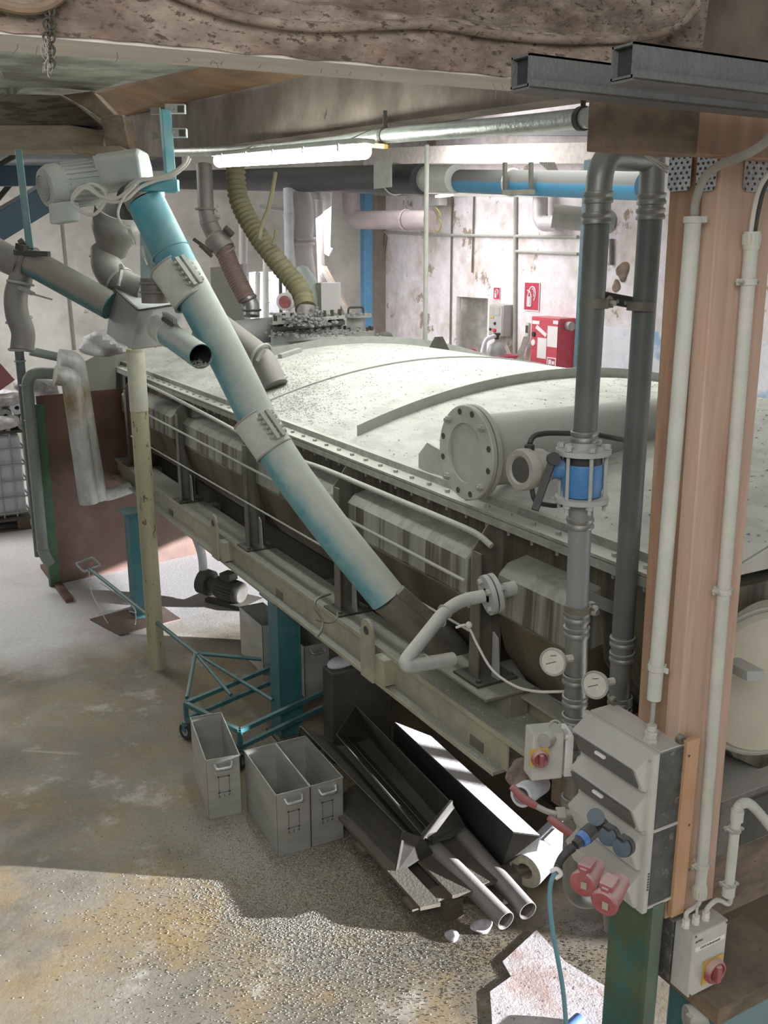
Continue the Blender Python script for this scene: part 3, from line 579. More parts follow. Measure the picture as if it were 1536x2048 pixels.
# perforated nail plates at the head of the post
def plate_left(px0, px1, py0, py1, label):
    # on the -X face of the post
    def F_(x, y): 
        q = PX(x, y, top.x-0.004 + 0.0); return q
    a, c = F_(px0, py1), F_(px1, py0)
    g = thing('nail_plate', label, 'bracket', V((top.x-0.004, (a.y+c.y)/2, (a.z+c.z)/2)))
    b = MB(); b.mm(top.x-0.006, top.x-0.003, c.y, a.y, a.z, c.z); b.build('plate', M['galv'], g, bevel=0.002)
    b = MB(); ny, nz = 4, 6
    for i in range(ny):
        for j in range(nz):
            yy = c.y + (a.y-c.y)*(i+0.5+0.15*(j%2))/ny; zz = a.z + (c.z-a.z)*(j+0.5)/nz
            b.lathe((top.x-0.0066, yy, zz), (1,0,0), [(0,0),(0,0.0034)], 10)
    b.build('nail_holes', M['dark'], g)
def plate_on(x0, x1, y0, y1, face, label):
    g = thing('nail_plate', label, 'bracket', (0,0,0))
    if face == 'L':
        xx = top.x - 0.003; a = PX(x0, y1, xx); c = PX(x1, y0, xx); U1 = V((0,1,0)); lo, hi = c.y, a.y; nrm = V((-1,0,0)); P0 = lambda u, z: V((xx, u, z))
    else:
        yy = Cm.y - 0.003; a = PY(x0, y1, yy); c = PY(x1, y0, yy); lo, hi = a.x, c.x; nrm = V((0,-1,0)); P0 = lambda u, z: V((u, yy, z))
    z0, z1 = a.z, c.z
    g.location = P0((lo+hi)/2, (z0+z1)/2)
    k = 0.010
    poly = [P0(lo+k, z0), P0(hi-k, z0), P0(hi, z0+k), P0(hi, z1), P0(lo, z1), P0(lo, z0+k)]
    b = MB(); b.prism(poly, nrm*0.002); b.build('plate', M['galv'], g)
    b = MB()
    for i in range(4):
        for j in range(7):
            u = lo + (hi-lo)*(i+0.5)/4 + (0.004 if j % 2 else -0.004); z = z0 + (z1-z0)*(j+0.5)/7
            b.lathe(P0(u, z)+nrm*0.0026, nrm, [(0,0.0),(0.0002,0.0036)], 10)
    b.build('nail_holes', M['dark'], g)
plate_on(1335, 1386, 308, 384, 'L', 'perforated galvanised nail plate on the post, left one of the pair')
plate_on(1391, 1437, 308, 384, 'L', 'perforated galvanised nail plate on the post, right one of the pair')
plate_on(1484, 1545, 312, 383, 'R', 'perforated galvanised nail plate on the right face of the post head')

# ============================================================ teal screw conveyor tube
TT = 4.4
cv = thing('screw_conveyor', 'long teal and dust-white conveyor tube slanting down across the dryer to the frame', 'conveyor', PT(545, 890, TT))
pA, pB, pC, pD = PT(292, 405, TT), PT(545, 890, TT), PT(775, 1195, TT+0.05), PT(905, 1290, TT+0.25)
r = 0.088
seg = spline([PT(360, 540, TT), PT(372, 560, TT), PT(450, 705, TT), pB, PT(650, 1040, TT), pC], 8)
b = MB(); b.tube(seg, r, 36); b.build('tube_body', M['teal_blue'], cv)
b = MB(); b.tube([pA, PT(362, 543, TT)], r, 36); b.build('upper_tube', M['teal_light'], cv)
b = MB(); b.ring(PT(342,505,TT), PT(362,543,TT)-pA, r+0.001, 0.004, 36, 6); b.build('tube_seam', M['teal_light'], cv)
b = MB(); b.tube(spline([pC, PT(835, 1245, TT+0.1), PT(900, 1300, TT+0.2), PT(930, 1345, TT+0.28)], 8), r*0.97, 32); b.build('outlet_elbow', M['dark'] if False else mat('dull_bare_metal', (0.16,0.145,0.12), 0.5, 0.5, 0.5, (0.33,0.33,0.27), 0.4, 5), cv)
def sleeve(p0, p1, nm='coupling_sleeve', mm_=M['dusty']):
    d = (p1-p0).normalized(); L = (p1-p0).length
    b = MB(); b.lathe(p0, d, [(0,r),(0,r+0.006),(L,r+0.006),(L,r)], 36); o = b.build(nm, mm_, cv)
    b = MB(); b.ring(p0, d, r+0.004, 0.006, 36, 8); b.ring(p1, d, r+0.004, 0.006, 36, 8); b.build('clamp_ring', M['dusty_metal'], cv)
    # bolted bar along the top right of the sleeve
    side = d.cross(V(_F)).normalized(); side = -side if side.dot(_R) < 0 else side
    tw = (-V(_F)).normalized(); n_ = (side*0.62 + tw*0.78).normalized(); n_ = (n_ - d*n_.dot(d)).normalized(); t_ = d.cross(n_)
    b = MB(); b.obb(p0 + d*0.02 + n_*(r-0.006) - t_*0.028, d*(L-0.04), t_*0.022, n_*0.032); b.obb(p0 + d*0.02 + n_*(r-0.006) + t_*0.006, d*(L-0.04), t_*0.022, n_*0.032); b.build('clamp_bar', M['dusty_metal'], cv, bevel=0.002)
    for k in range(5):
        q = p0 + d*(0.04+(L-0.08)*k/4) + n_*(r+0.012)
        b = MB(); b.hexa(q - t_*0.046, t_, 0.010, 0.018); b.cyl(q-t_*0.045, q+t_*0.05, 0.005, n=8); b.hexa(q + t_*0.028, t_, 0.010, 0.012); b.build('clamp_bolt', M['steel_dull'], cv)
sleeve(PT(337, 540-8, TT), PT(385, 600, TT)); sleeve(PT(503, 835, TT), PT(548, 900, TT))
cdir = (pD-pC).normalized()
# short collar and flap on the bare outlet
b = MB(); q0 = PT(812, 1190, TT+0.02); b.bar(PT(800, 1180, TT-0.05), PT(868, 1240, TT+0.05), 0.03, 0.05); b.build('clamp_bar', M['leg'], cv, bevel=0.003)
# vertical down-spout between tube and box (under the tube head)
b = MB(); b.cyl(PT(307, 470, TT+0.05), PT(308, 560, TT+0.08), 0.062, n=28); b.build('down_spout', M['teal_blue'], cv)
b = MB(); b.lathe(PT(308, 556, TT+0.08), (0,0,-1), [(0,0.060),(0.0,0.064),(0.115,0.064),(0.115,0.058)], 28); b.ring(PT(308, 566, TT+0.08), (0,0,1), 0.066, 0.006, 28, 6); b.ring(PT(309, 584, TT+0.08), (0,0,1), 0.066, 0.005, 28, 6); b.build('spout_clamp', M['duct'], cv)
# latches
for (x, y) in ((257, 450), (283, 492)):
    p = PT(x, y, TT-0.08); b = MB(); b.bar(p, p+V((0.01,0.0,-0.055)), 0.018, 0.012); b.cyl(p+V((0.01,0,-0.05)), p+V((0.02,-0.01,-0.085)), 0.008, n=8); b.build('toggle_latch', M['steel'], cv)
# tube head (bearing housing) and hanger bracket
b = MB(); hd = (pB-pA).normalized(); b.lathe(PT(278, 376, TT+0.02), (PT(300,420,TT)-PT(278,376,TT+0.02)), [(0,0),(0,0.075),(0.03,0.095),(0.075,0.095),(0.09,r)], 32); b.build('tube_head', M['dusty_metal'], cv)
br = thing('hanger_bracket', 'bright teal square-tube hanger holding the head of the conveyor from the girder', 'bracket', PT(335, 380, TT-0.05))
b = MB(); tA = PT(330, 222, TT-0.05); tB = PT(343, 384, TT-0.05); b.bar(tA, tB, 0.045, 0.04, up=(0,1,0)); b.build('upright_tube', M['teal_light'], br, bevel=0.004)
b = MB(); b.bar(PT(281, 371, TT-0.07), PT(357, 371, TT-0.07), 0.05, 0.052); b.build('cross_tube', M['teal_light'], br, bevel=0.004)
b = MB(); b.bar(PT(300, 380, TT-0.06), PT(296, 412, TT-0.02), 0.04, 0.02, up=(0,1,0)); b.build('foot_lug', M['teal_blue'], br, bevel=0.003)
for (x, y) in ((351, 218), (354, 266)):
    p = PT(x-20, y, TT-0.03); q = PT(x+20, y, TT-0.03); b = MB()
    b.bar(p, q, 0.035, 0.04); b.build('clamp_channel', M['dusty_metal'], br, bevel=0.003)
    b = MB(); b.bar(PT(x+4, y, TT-0.052), PT(x+17, y, TT-0.052), 0.006, 0.028); b.build('clamp_hollow', M['black'], br)
    b = MB(); b.hexa(PT(x-6, y, TT-0.05), -_F, 0.008, 0.01); b.build('clamp_bolt', M['dusty_metal'], br)
for (x, y) in ((312, 222), (316, 272)):
    b = MB(); b.bar(PT(x-10, y, TT+0.03), PT(x+8, y, TT+0.03), 0.02, 0.03); b.build('clamp_channel', M['leg'], br)
# geared motor
mo = thing('gear_motor', 'dust-white finned electric motor with gearbox on the conveyor head', 'motor', PT(130, 372, TT+0.02))
a_, c_ = PT(86, 376, TT-0.05), PT(196, 362, TT+0.12); d_ = (c_-a_).normalized(); Lm = (c_-a_).length
b = MB(); b.lathe(a_, d_, [(0,0),(0,0.05),(0.010,0.085),(0.04,0.100),(0.075,0.102),(0.08,0.094),(Lm-0.02,0.094),(Lm,0.09),(Lm+0.01,0.055),(Lm+0.05,0.05),(Lm+0.05,0)], 40); b.build('motor_body', M['pump_grey'], mo)
u_, w_, _d = frame(d_)
b = MB()
for k in range(26):
    a = 2*PI*k/26; n_ = u_*math.cos(a)+w_*math.sin(a); t_ = d_.cross(n_)
    b.obb(a_ + d_*0.09 + n_*0.090 - t_*0.0022, d_*(Lm-0.13), t_*0.0044, n_*0.016)
b.build('cooling_fins', M['pump_grey'], mo)
b = MB()
for k in range(4): b.ring(a_-d_*0.002+d_*0.0, d_, 0.018+0.013*k, 0.0028, 24, 6)
for k in range(6):
    a = PI*k/3; n_ = u_*math.cos(a)+w_*math.sin(a); b.bar(a_-d_*0.001, a_+d_*0.001+n_*0.062, 0.006, 0.004)
b.build('fan_grille', M['dusty_metal'], mo)
b = MB(); tb = PT(132, 412, TT-0.04); b.obb(tb - d_*0.055 - V((0,0,0.075)) - V((0.035,0.03,0)), d_*0.11, V((0.05,0.05,0)), V((0,0,0.09))); b.build('terminal_box', M['pump_grey'], mo, bevel=0.006)
b = MB(); g0, g1 = PT(204, 350, TT+0.12), PT(292, 338, TT+0.10)
gd = (g1-g0).normalized(); gu = V((0,0,1)); gs = gd.cross(gu).normalized(); gu = gs.cross(gd).normalized()
h = 0.085
poly = [(-0.10,-0.9*h),(-0.115,0.2*h),(-0.09,0.95*h),(0.05,1.05*h),(0.10,0.7*h),(0.10,-0.6*h),(0.03,-1.05*h)]
b.prism([g0 + gs*x + gu*z for x, z in poly], gd*(g1-g0).length); b.build('gearbox', M['pump_grey'], mo, bevel=0.012)
for k, (x, z) in enumerate(poly[:4]):
    b = MB(); b.hexa(g0 + gs*x*0.85 + gu*z*0.8 - gd*0.0, -gd, 0.012, 0.012); b.build('gearbox_bolt', M['dusty_metal'], mo)
b = MB(); b.lathe(PT(262, 385, TT+0.06), (PT(290, 440, TT+0.02)-PT(262, 385, TT+0.06)), [(0,0),(0,0.07),(0.1,0.075),(0.1,0)], 24); b.build('gearbox_shaft_housing', M['dark'], mo)
for i, pp in enumerate(([(150,392),(178,368),(205,378),(212,400),(190,428),(165,425),(145,405),(150,385),(175,372),(215,402),(250,400),(280,375),(310,362),(345,352),(372,330),(380,316)],
           [(145,398),(170,376),(200,392),(230,398),(255,382),(280,362),(300,358),(340,348),(368,328),(376,312)],
           [(270,372),(248,395),(236,425),(245,450),(262,458)])):
    cb = thing('looped_cable', ['pale power cable coiled below the motor and rising to the girder', 'second pale cable running beside the coiled power cable', 'short pale cable bending down to the tube latch'][i], 'cable', PT(pp[0][0], pp[0][1], TT-0.12))
    b = MB(); b.tube(spline([PT(x, y, TT-0.13-0.01*i) for x, y in pp], 6), 0.0075 if i < 2 else 0.006, 8); b.build('cable_run', M['white_cable'], cb)
# funnel duct behind with swing elbow to the box
fd = thing('funnel_duct', 'grey funnel duct with clamped elbow curving behind the conveyor head', 'duct', PT(230, 460, 4.85))
b = MB(); p0, p1 = PT(238, 418, 4.8), PT(222, 505, 4.95); b.lathe(p0, p1-p0, [(0.02,0.105),(0,0.118),(0.12,0.118),(0.2,0.085),(0.24,0.08),(0.24,0)], 32); b.lathe(p0, p1-p0, [(0.0,0.118),(0.0,0.108),(0.1,0.1),(0.1,0)], 32); b.build('funnel', M['duct'], fd)
b = MB(); b.tube(spline([PT(212, 500, 4.95), PT(215, 535, 4.92), PT(240, 565, 4.9), PT(275, 583, 4.85), PT(300, 590, 4.8)], 8), 0.078, 28); b.build('elbow', M['duct'], fd)
b = MB(); b.ring(PT(214, 512, 4.95), (0,0,1), 0.083, 0.008, 28, 8); b.ring(PT(240, 566, 4.9), PT(275,583,4.85)-PT(215,535,4.92), 0.082, 0.007, 28, 8); b.build('clamp_ring', M['dusty_metal'], fd)
b = MB(); b.bar(PT(243, 535, 4.8), PT(238, 572, 4.8), 0.012, 0.02); b.hexa(PT(245, 535, 4.78), -_F, 0.012, 0.03); b.build('clamp_latch', M['dusty_metal'], fd)
# diverter box
bx = thing('diverter_box', 'grey sheet metal diverter box hanging below the conveyor head', 'box', PT(300, 640, 4.55))
T1, T2 = 4.72, 4.55
A = [PT(222, 592, 4.85), PT(277, 622, 4.5), PT(370, 607, 4.75), PT(312, 575, 5.05)]
Bm = [PT(213, 668, 4.85), PT(264, 700, 4.5), PT(345, 690, 4.7), PT(300, 660, 5.05)]
A[0] = PT(224, 573, 4.85)
b = MB(); b.add(A+Bm, [(3,2,1,0),(4,5,6,7),(0,1,5,4),(1,2,6,5),(2,3,7,6),(3,0,4,7)]); b.build('box_body', mat('grey_sheet_metal', (0.31,0.31,0.30), 0.45, 0.5, 0.6, (0.45,0.45,0.43), 0.1, 3), bx, bevel=0.004)
b = MB(); b.bar(A[0]+V((0,0,0.004)), A[1]+V((0,0,0.004)), 0.012, 0.006); b.bar(A[1]+V((0,0,0.004)), A[2]+V((0,0,0.004)), 0.012, 0.006); b.build('box_rim', M['dark'], bx)
# short open pipe through the box
sp_ = thing('open_pipe_stub', 'short teal and white tube with a dark open end pointing at the viewer', 'pipe', PT(350, 680, 4.4))
p0, p1 = PT(318, 655, 4.52), PT(402, 713, 4.12)
b = MB(); b.pipe_end(p0, p1, 0.056, 0.004, 0.2, 36); b.build('tube_body', M['teal_blue'], sp_)
q_ = p1-(p1-p0).normalized()*0.012; b = MB(); b.lathe(q_, p0-p1, [(0,0.0515),(0.0,0.0512),(0.18,0.0512),(0.18,0)], 36); b.build('tube_bore', M['black'], sp_)  # black lining paints the shade inside the open tube
b = MB(); b.lathe(p0, p1-p0, [(-0.02,0.04),(0,0.062),(0.12,0.062),(0.12,0.056)], 36); b.ring(p0+(p1-p0).normalized()*0.13, p1-p0, 0.059, 0.005, 36, 8); b.build('coupling_sleeve', M['dusty'], sp_)
dd = (p1-p0).normalized(); 
b = MB(); b.obb(PT(325, 634, 4.42), dd*0.14, V((0.016,-0.01,0.0)), V((0,0,0.024))); b.build('clamp_bar', M['dusty_metal'], sp_)
for k in range(4):
    b = MB(); b.hexa(PT(325, 637, 4.41)+dd*(0.02+0.033*k), -_F, 0.010, 0.016); b.build('clamp_bolt', M['dark'], sp_)
b = MB(); random.seed(5)
for k in range(60):
    q = p1 - dd*random.uniform(0.0, 0.09) + V((random.uniform(-0.03,0.03), random.uniform(-0.02,0.02), -0.045+random.uniform(0,0.008))); b.sphere(q, random.uniform(0.003,0.007), 6)
tag(b.build('residue_chips', M['chips'], sp_), kind='stuff')
# duct coming in from the left
ld = thing('slanting_duct', 'grey slanting duct with teal underside entering the diverter box from the left', 'duct', PT(140, 560, 4.9))
b = MB(); b.cyl(PT(62, 524, 4.85), PT(222, 612, 4.8), 0.072, n=32); b.build('duct_body', mat('teal_duct_under_dust', (0.02,0.16,0.18), 0.5, 0, 0.95, (0.26,0.24,0.21), 0.15, 4, up=(-0.45,0.0)), ld)
b = MB(); b.lathe(PT(58, 522, 4.85), PT(222,612,4.8)-PT(62,524,4.85), [(0,0.05),(0,0.078),(0.012,0.078),(0.012,0.072)], 32); b.build('end_collar', M['duct'], ld)
ld = thing('curved_duct', 'brown-grey curved duct with clamp rings at the far left edge', 'duct', PT(40, 600, 4.9))
b = MB(); b.tube(spline([PT(-30, 492, 4.9), PT(10, 515, 4.9), PT(42, 530, 4.9)], 6), 0.075, 26); b.build('inlet_pipe', M['duct'], ld)
b = MB(); b.tube(spline([PT(46, 535, 4.9), PT(42, 555, 4.9), PT(32, 590, 4.88), PT(34, 628, 4.86), PT(46, 665, 4.85), PT(46, 698, 4.85)], 8), [0.06]*8+[0.058]*17+[0.056]*16, 26) if False else b.tube(spline([PT(46, 535, 4.9), PT(42, 555, 4.9), PT(32, 590, 4.88), PT(34, 628, 4.86), PT(46, 665, 4.85), PT(44, 700, 4.85)], 8), 0.058, 26); b.build('elbow_pipe', M['duct'], ld)
for (x, y, ax_) in ((41, 566, (0.2,0,1)), (38, 640, (-0.2,0,1)), (44, 698, (0,0,1))):
    b = MB(); b.ring(PT(x, y, 4.88), ax_, 0.063, 0.007, 28, 8); b.build('clamp_ring', M['dusty_metal'], ld)
b = MB(); b.bar(PT(55, 585, 4.8), PT(104, 599, 4.75), 0.008, 0.008); b.bar(PT(40, 575, 4.82), PT(66, 588, 4.8), 0.03, 0.014); b.build('slide_gate_handle', M['dusty_metal'], ld)
b = MB(); b.bar(PT(30, 505, 4.78), PT(98, 508, 4.75), 0.03, 0.025); b.bar(PT(35, 492, 4.78), PT(52, 498, 4.76), 0.03, 0.03); b.cyl(PT(40,488,4.78), PT(48,482,4.78), 0.02, n=8); b.build('clamp_ring', M['dark'], ld)
# blue beam cluster top left
def beam_px(name, label, cat, pa, pb, w, h, m, group=None):
    b = MB(); b.bar(pa, pb, w, h); o = b.build(name, m, bevel=0.004); tag(o, label, cat, group); return o
beam_px('hanger_strut', 'thin teal flat hanger strut running down to the left duct', 'strut', PT(37, 300, 4.95), PT(60, 500, 4.8), 0.035, 0.03, M['teal'])
beam_px('steel_beam', 'horizontal blue steel beam behind the motor at the left edge', 'beam', PT(-80, 352, 8.5), PT(200, 352, 9.5), 0.12, 0.18, M['blue_dark'])
beam_px('steel_beam', 'slanting blue steel beam behind the motor at the left edge', 'beam', PT(-60, 485, 8.0), PT(128, 372, 8.6), 0.14, 0.22, M['blue_dark'])
beam_px('steel_brace', 'thin dark diagonal brace at the upper left edge', 'brace', PT(-10, 405, 9.6), PT(40, 345, 9.6), 0.05, 0.05, M['dark'])
beam_px('steel_brace', 'thin dark brace above the blue beam at the upper left edge', 'brace', PT(-10, 335, 9.6), PT(35, 308, 9.6), 0.05, 0.05, M['dark'])
b = MB(); b.cyl(PT(118, 400, 9.5), PT(148, 700, 9.5), 0.022, n=10); tag(b.build('wall_conduit', M['rail']), 'thin grey conduit running down the wall behind the motor', 'conduit')
# cream round post
yp = PZ(315, 1335)
g = thing('round_post', 'cream painted round post with chipped paint and scraped foot', 'post', yp)
tpp = PY(270, 698, yp.y)
b = MB(); b.tube([yp, yp+(tpp-yp)*0.5, tpp], [0.064, 0.064, 0.063], 32); b.build('post_shaft', M['post_cream'], g)
b = MB(); q = yp+(tpp-yp)*0.82; b.lathe(q, tpp-yp, [(0,0.0645),(0.0,0.0662),(0.42,0.0655),(0.42,0.0)], 32); b.build('post_sleeve', mat('pale_sleeve', (0.56,0.55,0.44), 0.6, 0, 0.1, var=0.2), g)

# ============================================================ left background: brown panel, pipes, rack
pb0, pb1 = PZ(108, 1170), PZ(415, 1103)
g = thing('steel_partition', 'tall rust-brown steel plate partition standing on the floor behind the posts', 'partition', pb0)
pt0 = PY(78, 792, pb0.y); H1 = pt0.z
dirp = (pb1-pb0); 
b = MB(); nrm = V((-dirp.y, dirp.x, 0)).normalized()
x1 = pb0 + dirp*0.62
b.obb(pb0, dirp*0.56, nrm*0.012, (0,0,H1)); b.build('plate', M['rust_panel'], g, bevel=0.002)
b = MB(); b.obb(pb0+dirp*0.565, dirp*1.6, nrm*0.012, (0,0,H1*0.93)); b.build('plate', M['rust_panel'], g, bevel=0.002)
b = MB(); b.obb(pb0 - dirp.normalized()*0.05 + V((0,0,0.0)), dirp.normalized()*0.10, nrm*(-0.05), (0,0,H1*0.96)); b.build('green_edge_strip', M['green'], g, bevel=0.003)
g = thing('floor_rail', 'small rusty angle iron lying on the floor at the foot of the brown plate', 'rail', PZ(115, 1175))
b = MB(); b.bar(PZ(88, 1135)+V((0,0,0.02)), PZ(140, 1205)+V((0,0,0.02)), 0.07, 0.04); b.build('angle_bar', M['rust_panel'], g)
def vpipe(name, label, xa, ya, xb, yb, Yv, r, m, n=18, group=None):
    g = thing(name, label, 'pipe', PY(xb, yb, Yv), group); b = MB(); b.cyl(PY(xa, ya, Yv), PY(xb, yb, Yv), r, n=n); b.build('pipe_body', m, g); return g
YP = pb0.y - 0.15
gp = mat('grey_green_pipe', (0.19,0.22,0.20), 0.5, 0, 0.3, (0.36,0.37,0.34), 0.2, 4)
g = thing('riser_pipe', 'grey-green riser pipe left of the brown plate, bending right at the top', 'pipe', PY(92, 1120, YP))
b = MB(); b.tube(fillet([PY(100, 1128, YP), PY(86, 1105, YP), PY(52, 745, YP), PY(118, 748, YP)], 0.14, 8), 0.052, 20); b.build('pipe_body', gp, g)
b = MB(); b.ring(PY(53, 770, YP), (0,0,1), 0.055, 0.008, 20, 6); b.ring(PY(61, 840, YP), (0,0,1), 0.054, 0.006, 20, 6); b.ring(PY(86, 1100, YP), (0,0,1), 0.054, 0.006, 20, 6); b.build('pipe_socket', gp, g)
g = thing('riser_pipe', 'dark thin riser pipe, leftmost beside the rack of tubes', 'pipe', PY(70, 1100, YP+0.1))
b = MB(); b.tube([PY(78, 1112, YP+0.1), PY(38, 700, YP+0.1)], 0.040, 18); b.build('pipe_body', M['pvc'], g)
b = MB(); b.ring(PY(40, 722, YP+0.1), (0,0,1), 0.043, 0.009, 18, 6); b.build('pipe_socket', gp, g)
g = thing('branch_pipe', 'grey pipe running from the left riser to the foil-wrapped pipe', 'pipe', PY(90, 708, YP))
b = MB(); b.cyl(PY(60, 702, YP), PY(120, 715, YP), 0.040, n=18); b.build('pipe_body', gp, g)
# insulated pipe: vertical foil wrapped body with two stub arms on top and an elbow at the bottom
g = thing('insulated_pipe', 'thick foil-wrapped insulated pipe hanging in front of the brown plate', 'pipe', PY(180, 1010, YP-0.25))
YI = YP-0.28
b = MB(); b.tube(fillet([PY(118, 718, YI), PY(150, 722, YI), PY(195, 1000, YI)], 0.2, 8), 0.090, 28); b.build('pipe_wrap', M['insul'], g)
YI2 = YI-0.10
b = MB(); b.tube(fillet([PY(110, 750, YI2), PY(142, 755, YI2), PY(178, 1006, YI2)], 0.15, 8), 0.088, 28); b.build('pipe_wrap', M['insul'], g)
b = MB(); b.tube(spline([PY(188, 985, YI), PY(215, 990, YI), PY(262, 975, YI)], 6), 0.055, 20); b.build('bottom_branch', M['insul'], g)
# IBC container on pallet with rolls on top
ib = PZ(58, 1045, 0.0)
YI_ = PZ(20, 1062).y
g = thing('caged_tank', 'white plastic liquid tank in a bar cage at the left edge', 'tank', PZ(10, 1060))
xr = PY(58, 1000, YI_+0.05).x; xl = xr-1.0; z0 = 0.16
b = MB(); b.mm(xl+0.03, xr-0.03, YI_+0.04, YI_+1.0, z0, 1.13); b.build('tank_body', M['tank'], g, bevel=0.05)
b = MB()
for k in range(6): b.cyl((xl, YI_, z0+0.05+0.19*k), (xr, YI_, z0+0.05+0.19*k), 0.011, n=10)
for k in range(8): b.cyl((xl+0.142*k, YI_+0.01, z0), (xl+0.142*k, YI_+0.01, z0+1.0), 0.010, n=8)
for k in range(6): b.cyl((xr, YI_, z0+0.05+0.19*k), (xr, YI_+1.0, z0+0.05+0.19*k), 0.011, n=10)
b.build('cage', M['cage'], g)
b = MB(); b.mm(xl-0.02, xr+0.02, YI_-0.03, YI_+1.05, 1.15, 1.18); b.build('tank_top', M['dark'], g)
g = thing('pallet', 'small wooden pallet under the caged tank', 'pallet', ((xl+xr)/2, YI_+0.5, 0))
for k in range(3):
    b = MB(); b.mm(xl+0.42*k, xl+0.42*k+0.14, YI_-0.02, YI_+1.0, 0.02, 0.12); b.build('block', M['wood_dark'], g)
b = MB(); b.mm(xl, xr, YI_-0.03, YI_+1.0, 0.12, 0.15); b.mm(xl, xr, YI_-0.03, YI_+0.08, 0.0, 0.02); b.build('deck_board', M['pallet'], g)
random.seed(11)
for k, (x, y, r_) in enumerate([(34,816,0.075),(12,832,0.07),(52,836,0.065),(46,850,0.06),(8,858,0.07),(60,815,0.05),(85,795,0.10)]):
    p = PY(x, y, YI_-0.02)
    lab = ['pale cardboard tube end, the highest in the stack on the caged tank','grey tube end at left of the stack on the caged tank','pale tube end at right of the stack on the caged tank','small tube end lowest on the right of the caged tank stack','tube end lowest at the left edge of the caged tank stack','small pale tube beside the riser pipes on top of the stack','white roll end behind the brown plate edge'][k]
    g = thing('stored_tube', lab, 'tube', p, 'tubes stored on the caged tank'); b = MB(); b.lathe(p, (0.1,1,0), [(0,r_*0.35),(0,r_),(0.8,r_),(0.8,0)], 20); b.lathe(p, (0.1,1,0), [(0,r_*0.35),(0.2,r_*0.35),(0.2,0)], 20); b.build('tube_body', M['roll'] if k in (0,2,6) else M['dusty_metal'], g)
def lump(name, label, cat, c, sx, sy, sz, m, seed=1, nz=0.25, grp=None):
    random.seed(seed); b = MB(); b.sphere(c, 1.0, 22, (sx, sy, sz)); ph = [random.uniform(0, 6) for _ in range(6)]
    c = V(c); b.v = [tuple(c + (V(p)-c)*(1 + nz*(math.sin(p[0]*9/sx*0.3+ph[0])*math.sin(p[2]*9/sz*0.3+ph[1]) + 0.6*math.sin(p[0]*23+p[2]*31+ph[2])*math.sin(p[1]*19+ph[3])))) for p in b.v]
    o = b.build(name, m); tag(o, label, cat, grp); return o
lump('plastic_sack', 'crumpled pale plastic sack on the tube stack at the left edge', 'sack', PY(12, 800, YI_+0.1), 0.22, 0.2, 0.10, M['foil'], 3)
lump('plastic_sack', 'torn pale sack hanging over the tubes at the left edge', 'sack', PY(10, 845, YI_-0.05), 0.16, 0.1, 0.09, M['foil'], 4)
lump('plastic_sack', 'white crumpled sack just behind the top edge of the brown plate', 'sack', PY(75, 772, YP+0.4), 0.20, 0.15, 0.09, M['foil'], 8)
lump('plastic_sack', 'grey crumpled plastic cover on the duct end behind the diverter box', 'sack', PT(205, 690, 8.6), 0.20, 0.15, 0.11, M['foil'], 9)
b = MB(); b.sheet([PY(-40, 730, YI_), PY(-10, 715, YI_), PY(30, 760, YI_), PY(-5, 785, YI_), PY(-45, 790, YI_)], 0.03); tag(b.build('red_board', mat('dull_red', (0.30,0.12,0.13), 0.7, 0, 0, var=0.1)), 'dull red board with a pale edge leaning at the left edge', 'board')
# cabinet wall behind box (beige slanted hood)
b = MB(); b.prism([PT(165, 725, 9.4), PT(232, 690, 9.4), PT(232, 790, 9.4), PT(165, 800, 9.4)], V((_sy,_cy,0))*0.6); tag(b.build('sheet_hood', mat('beige_sheet', (0.36,0.36,0.31), 0.6, 0, 0.3, var=0.1)), 'beige sheet metal hood behind the brown plate', 'hood')

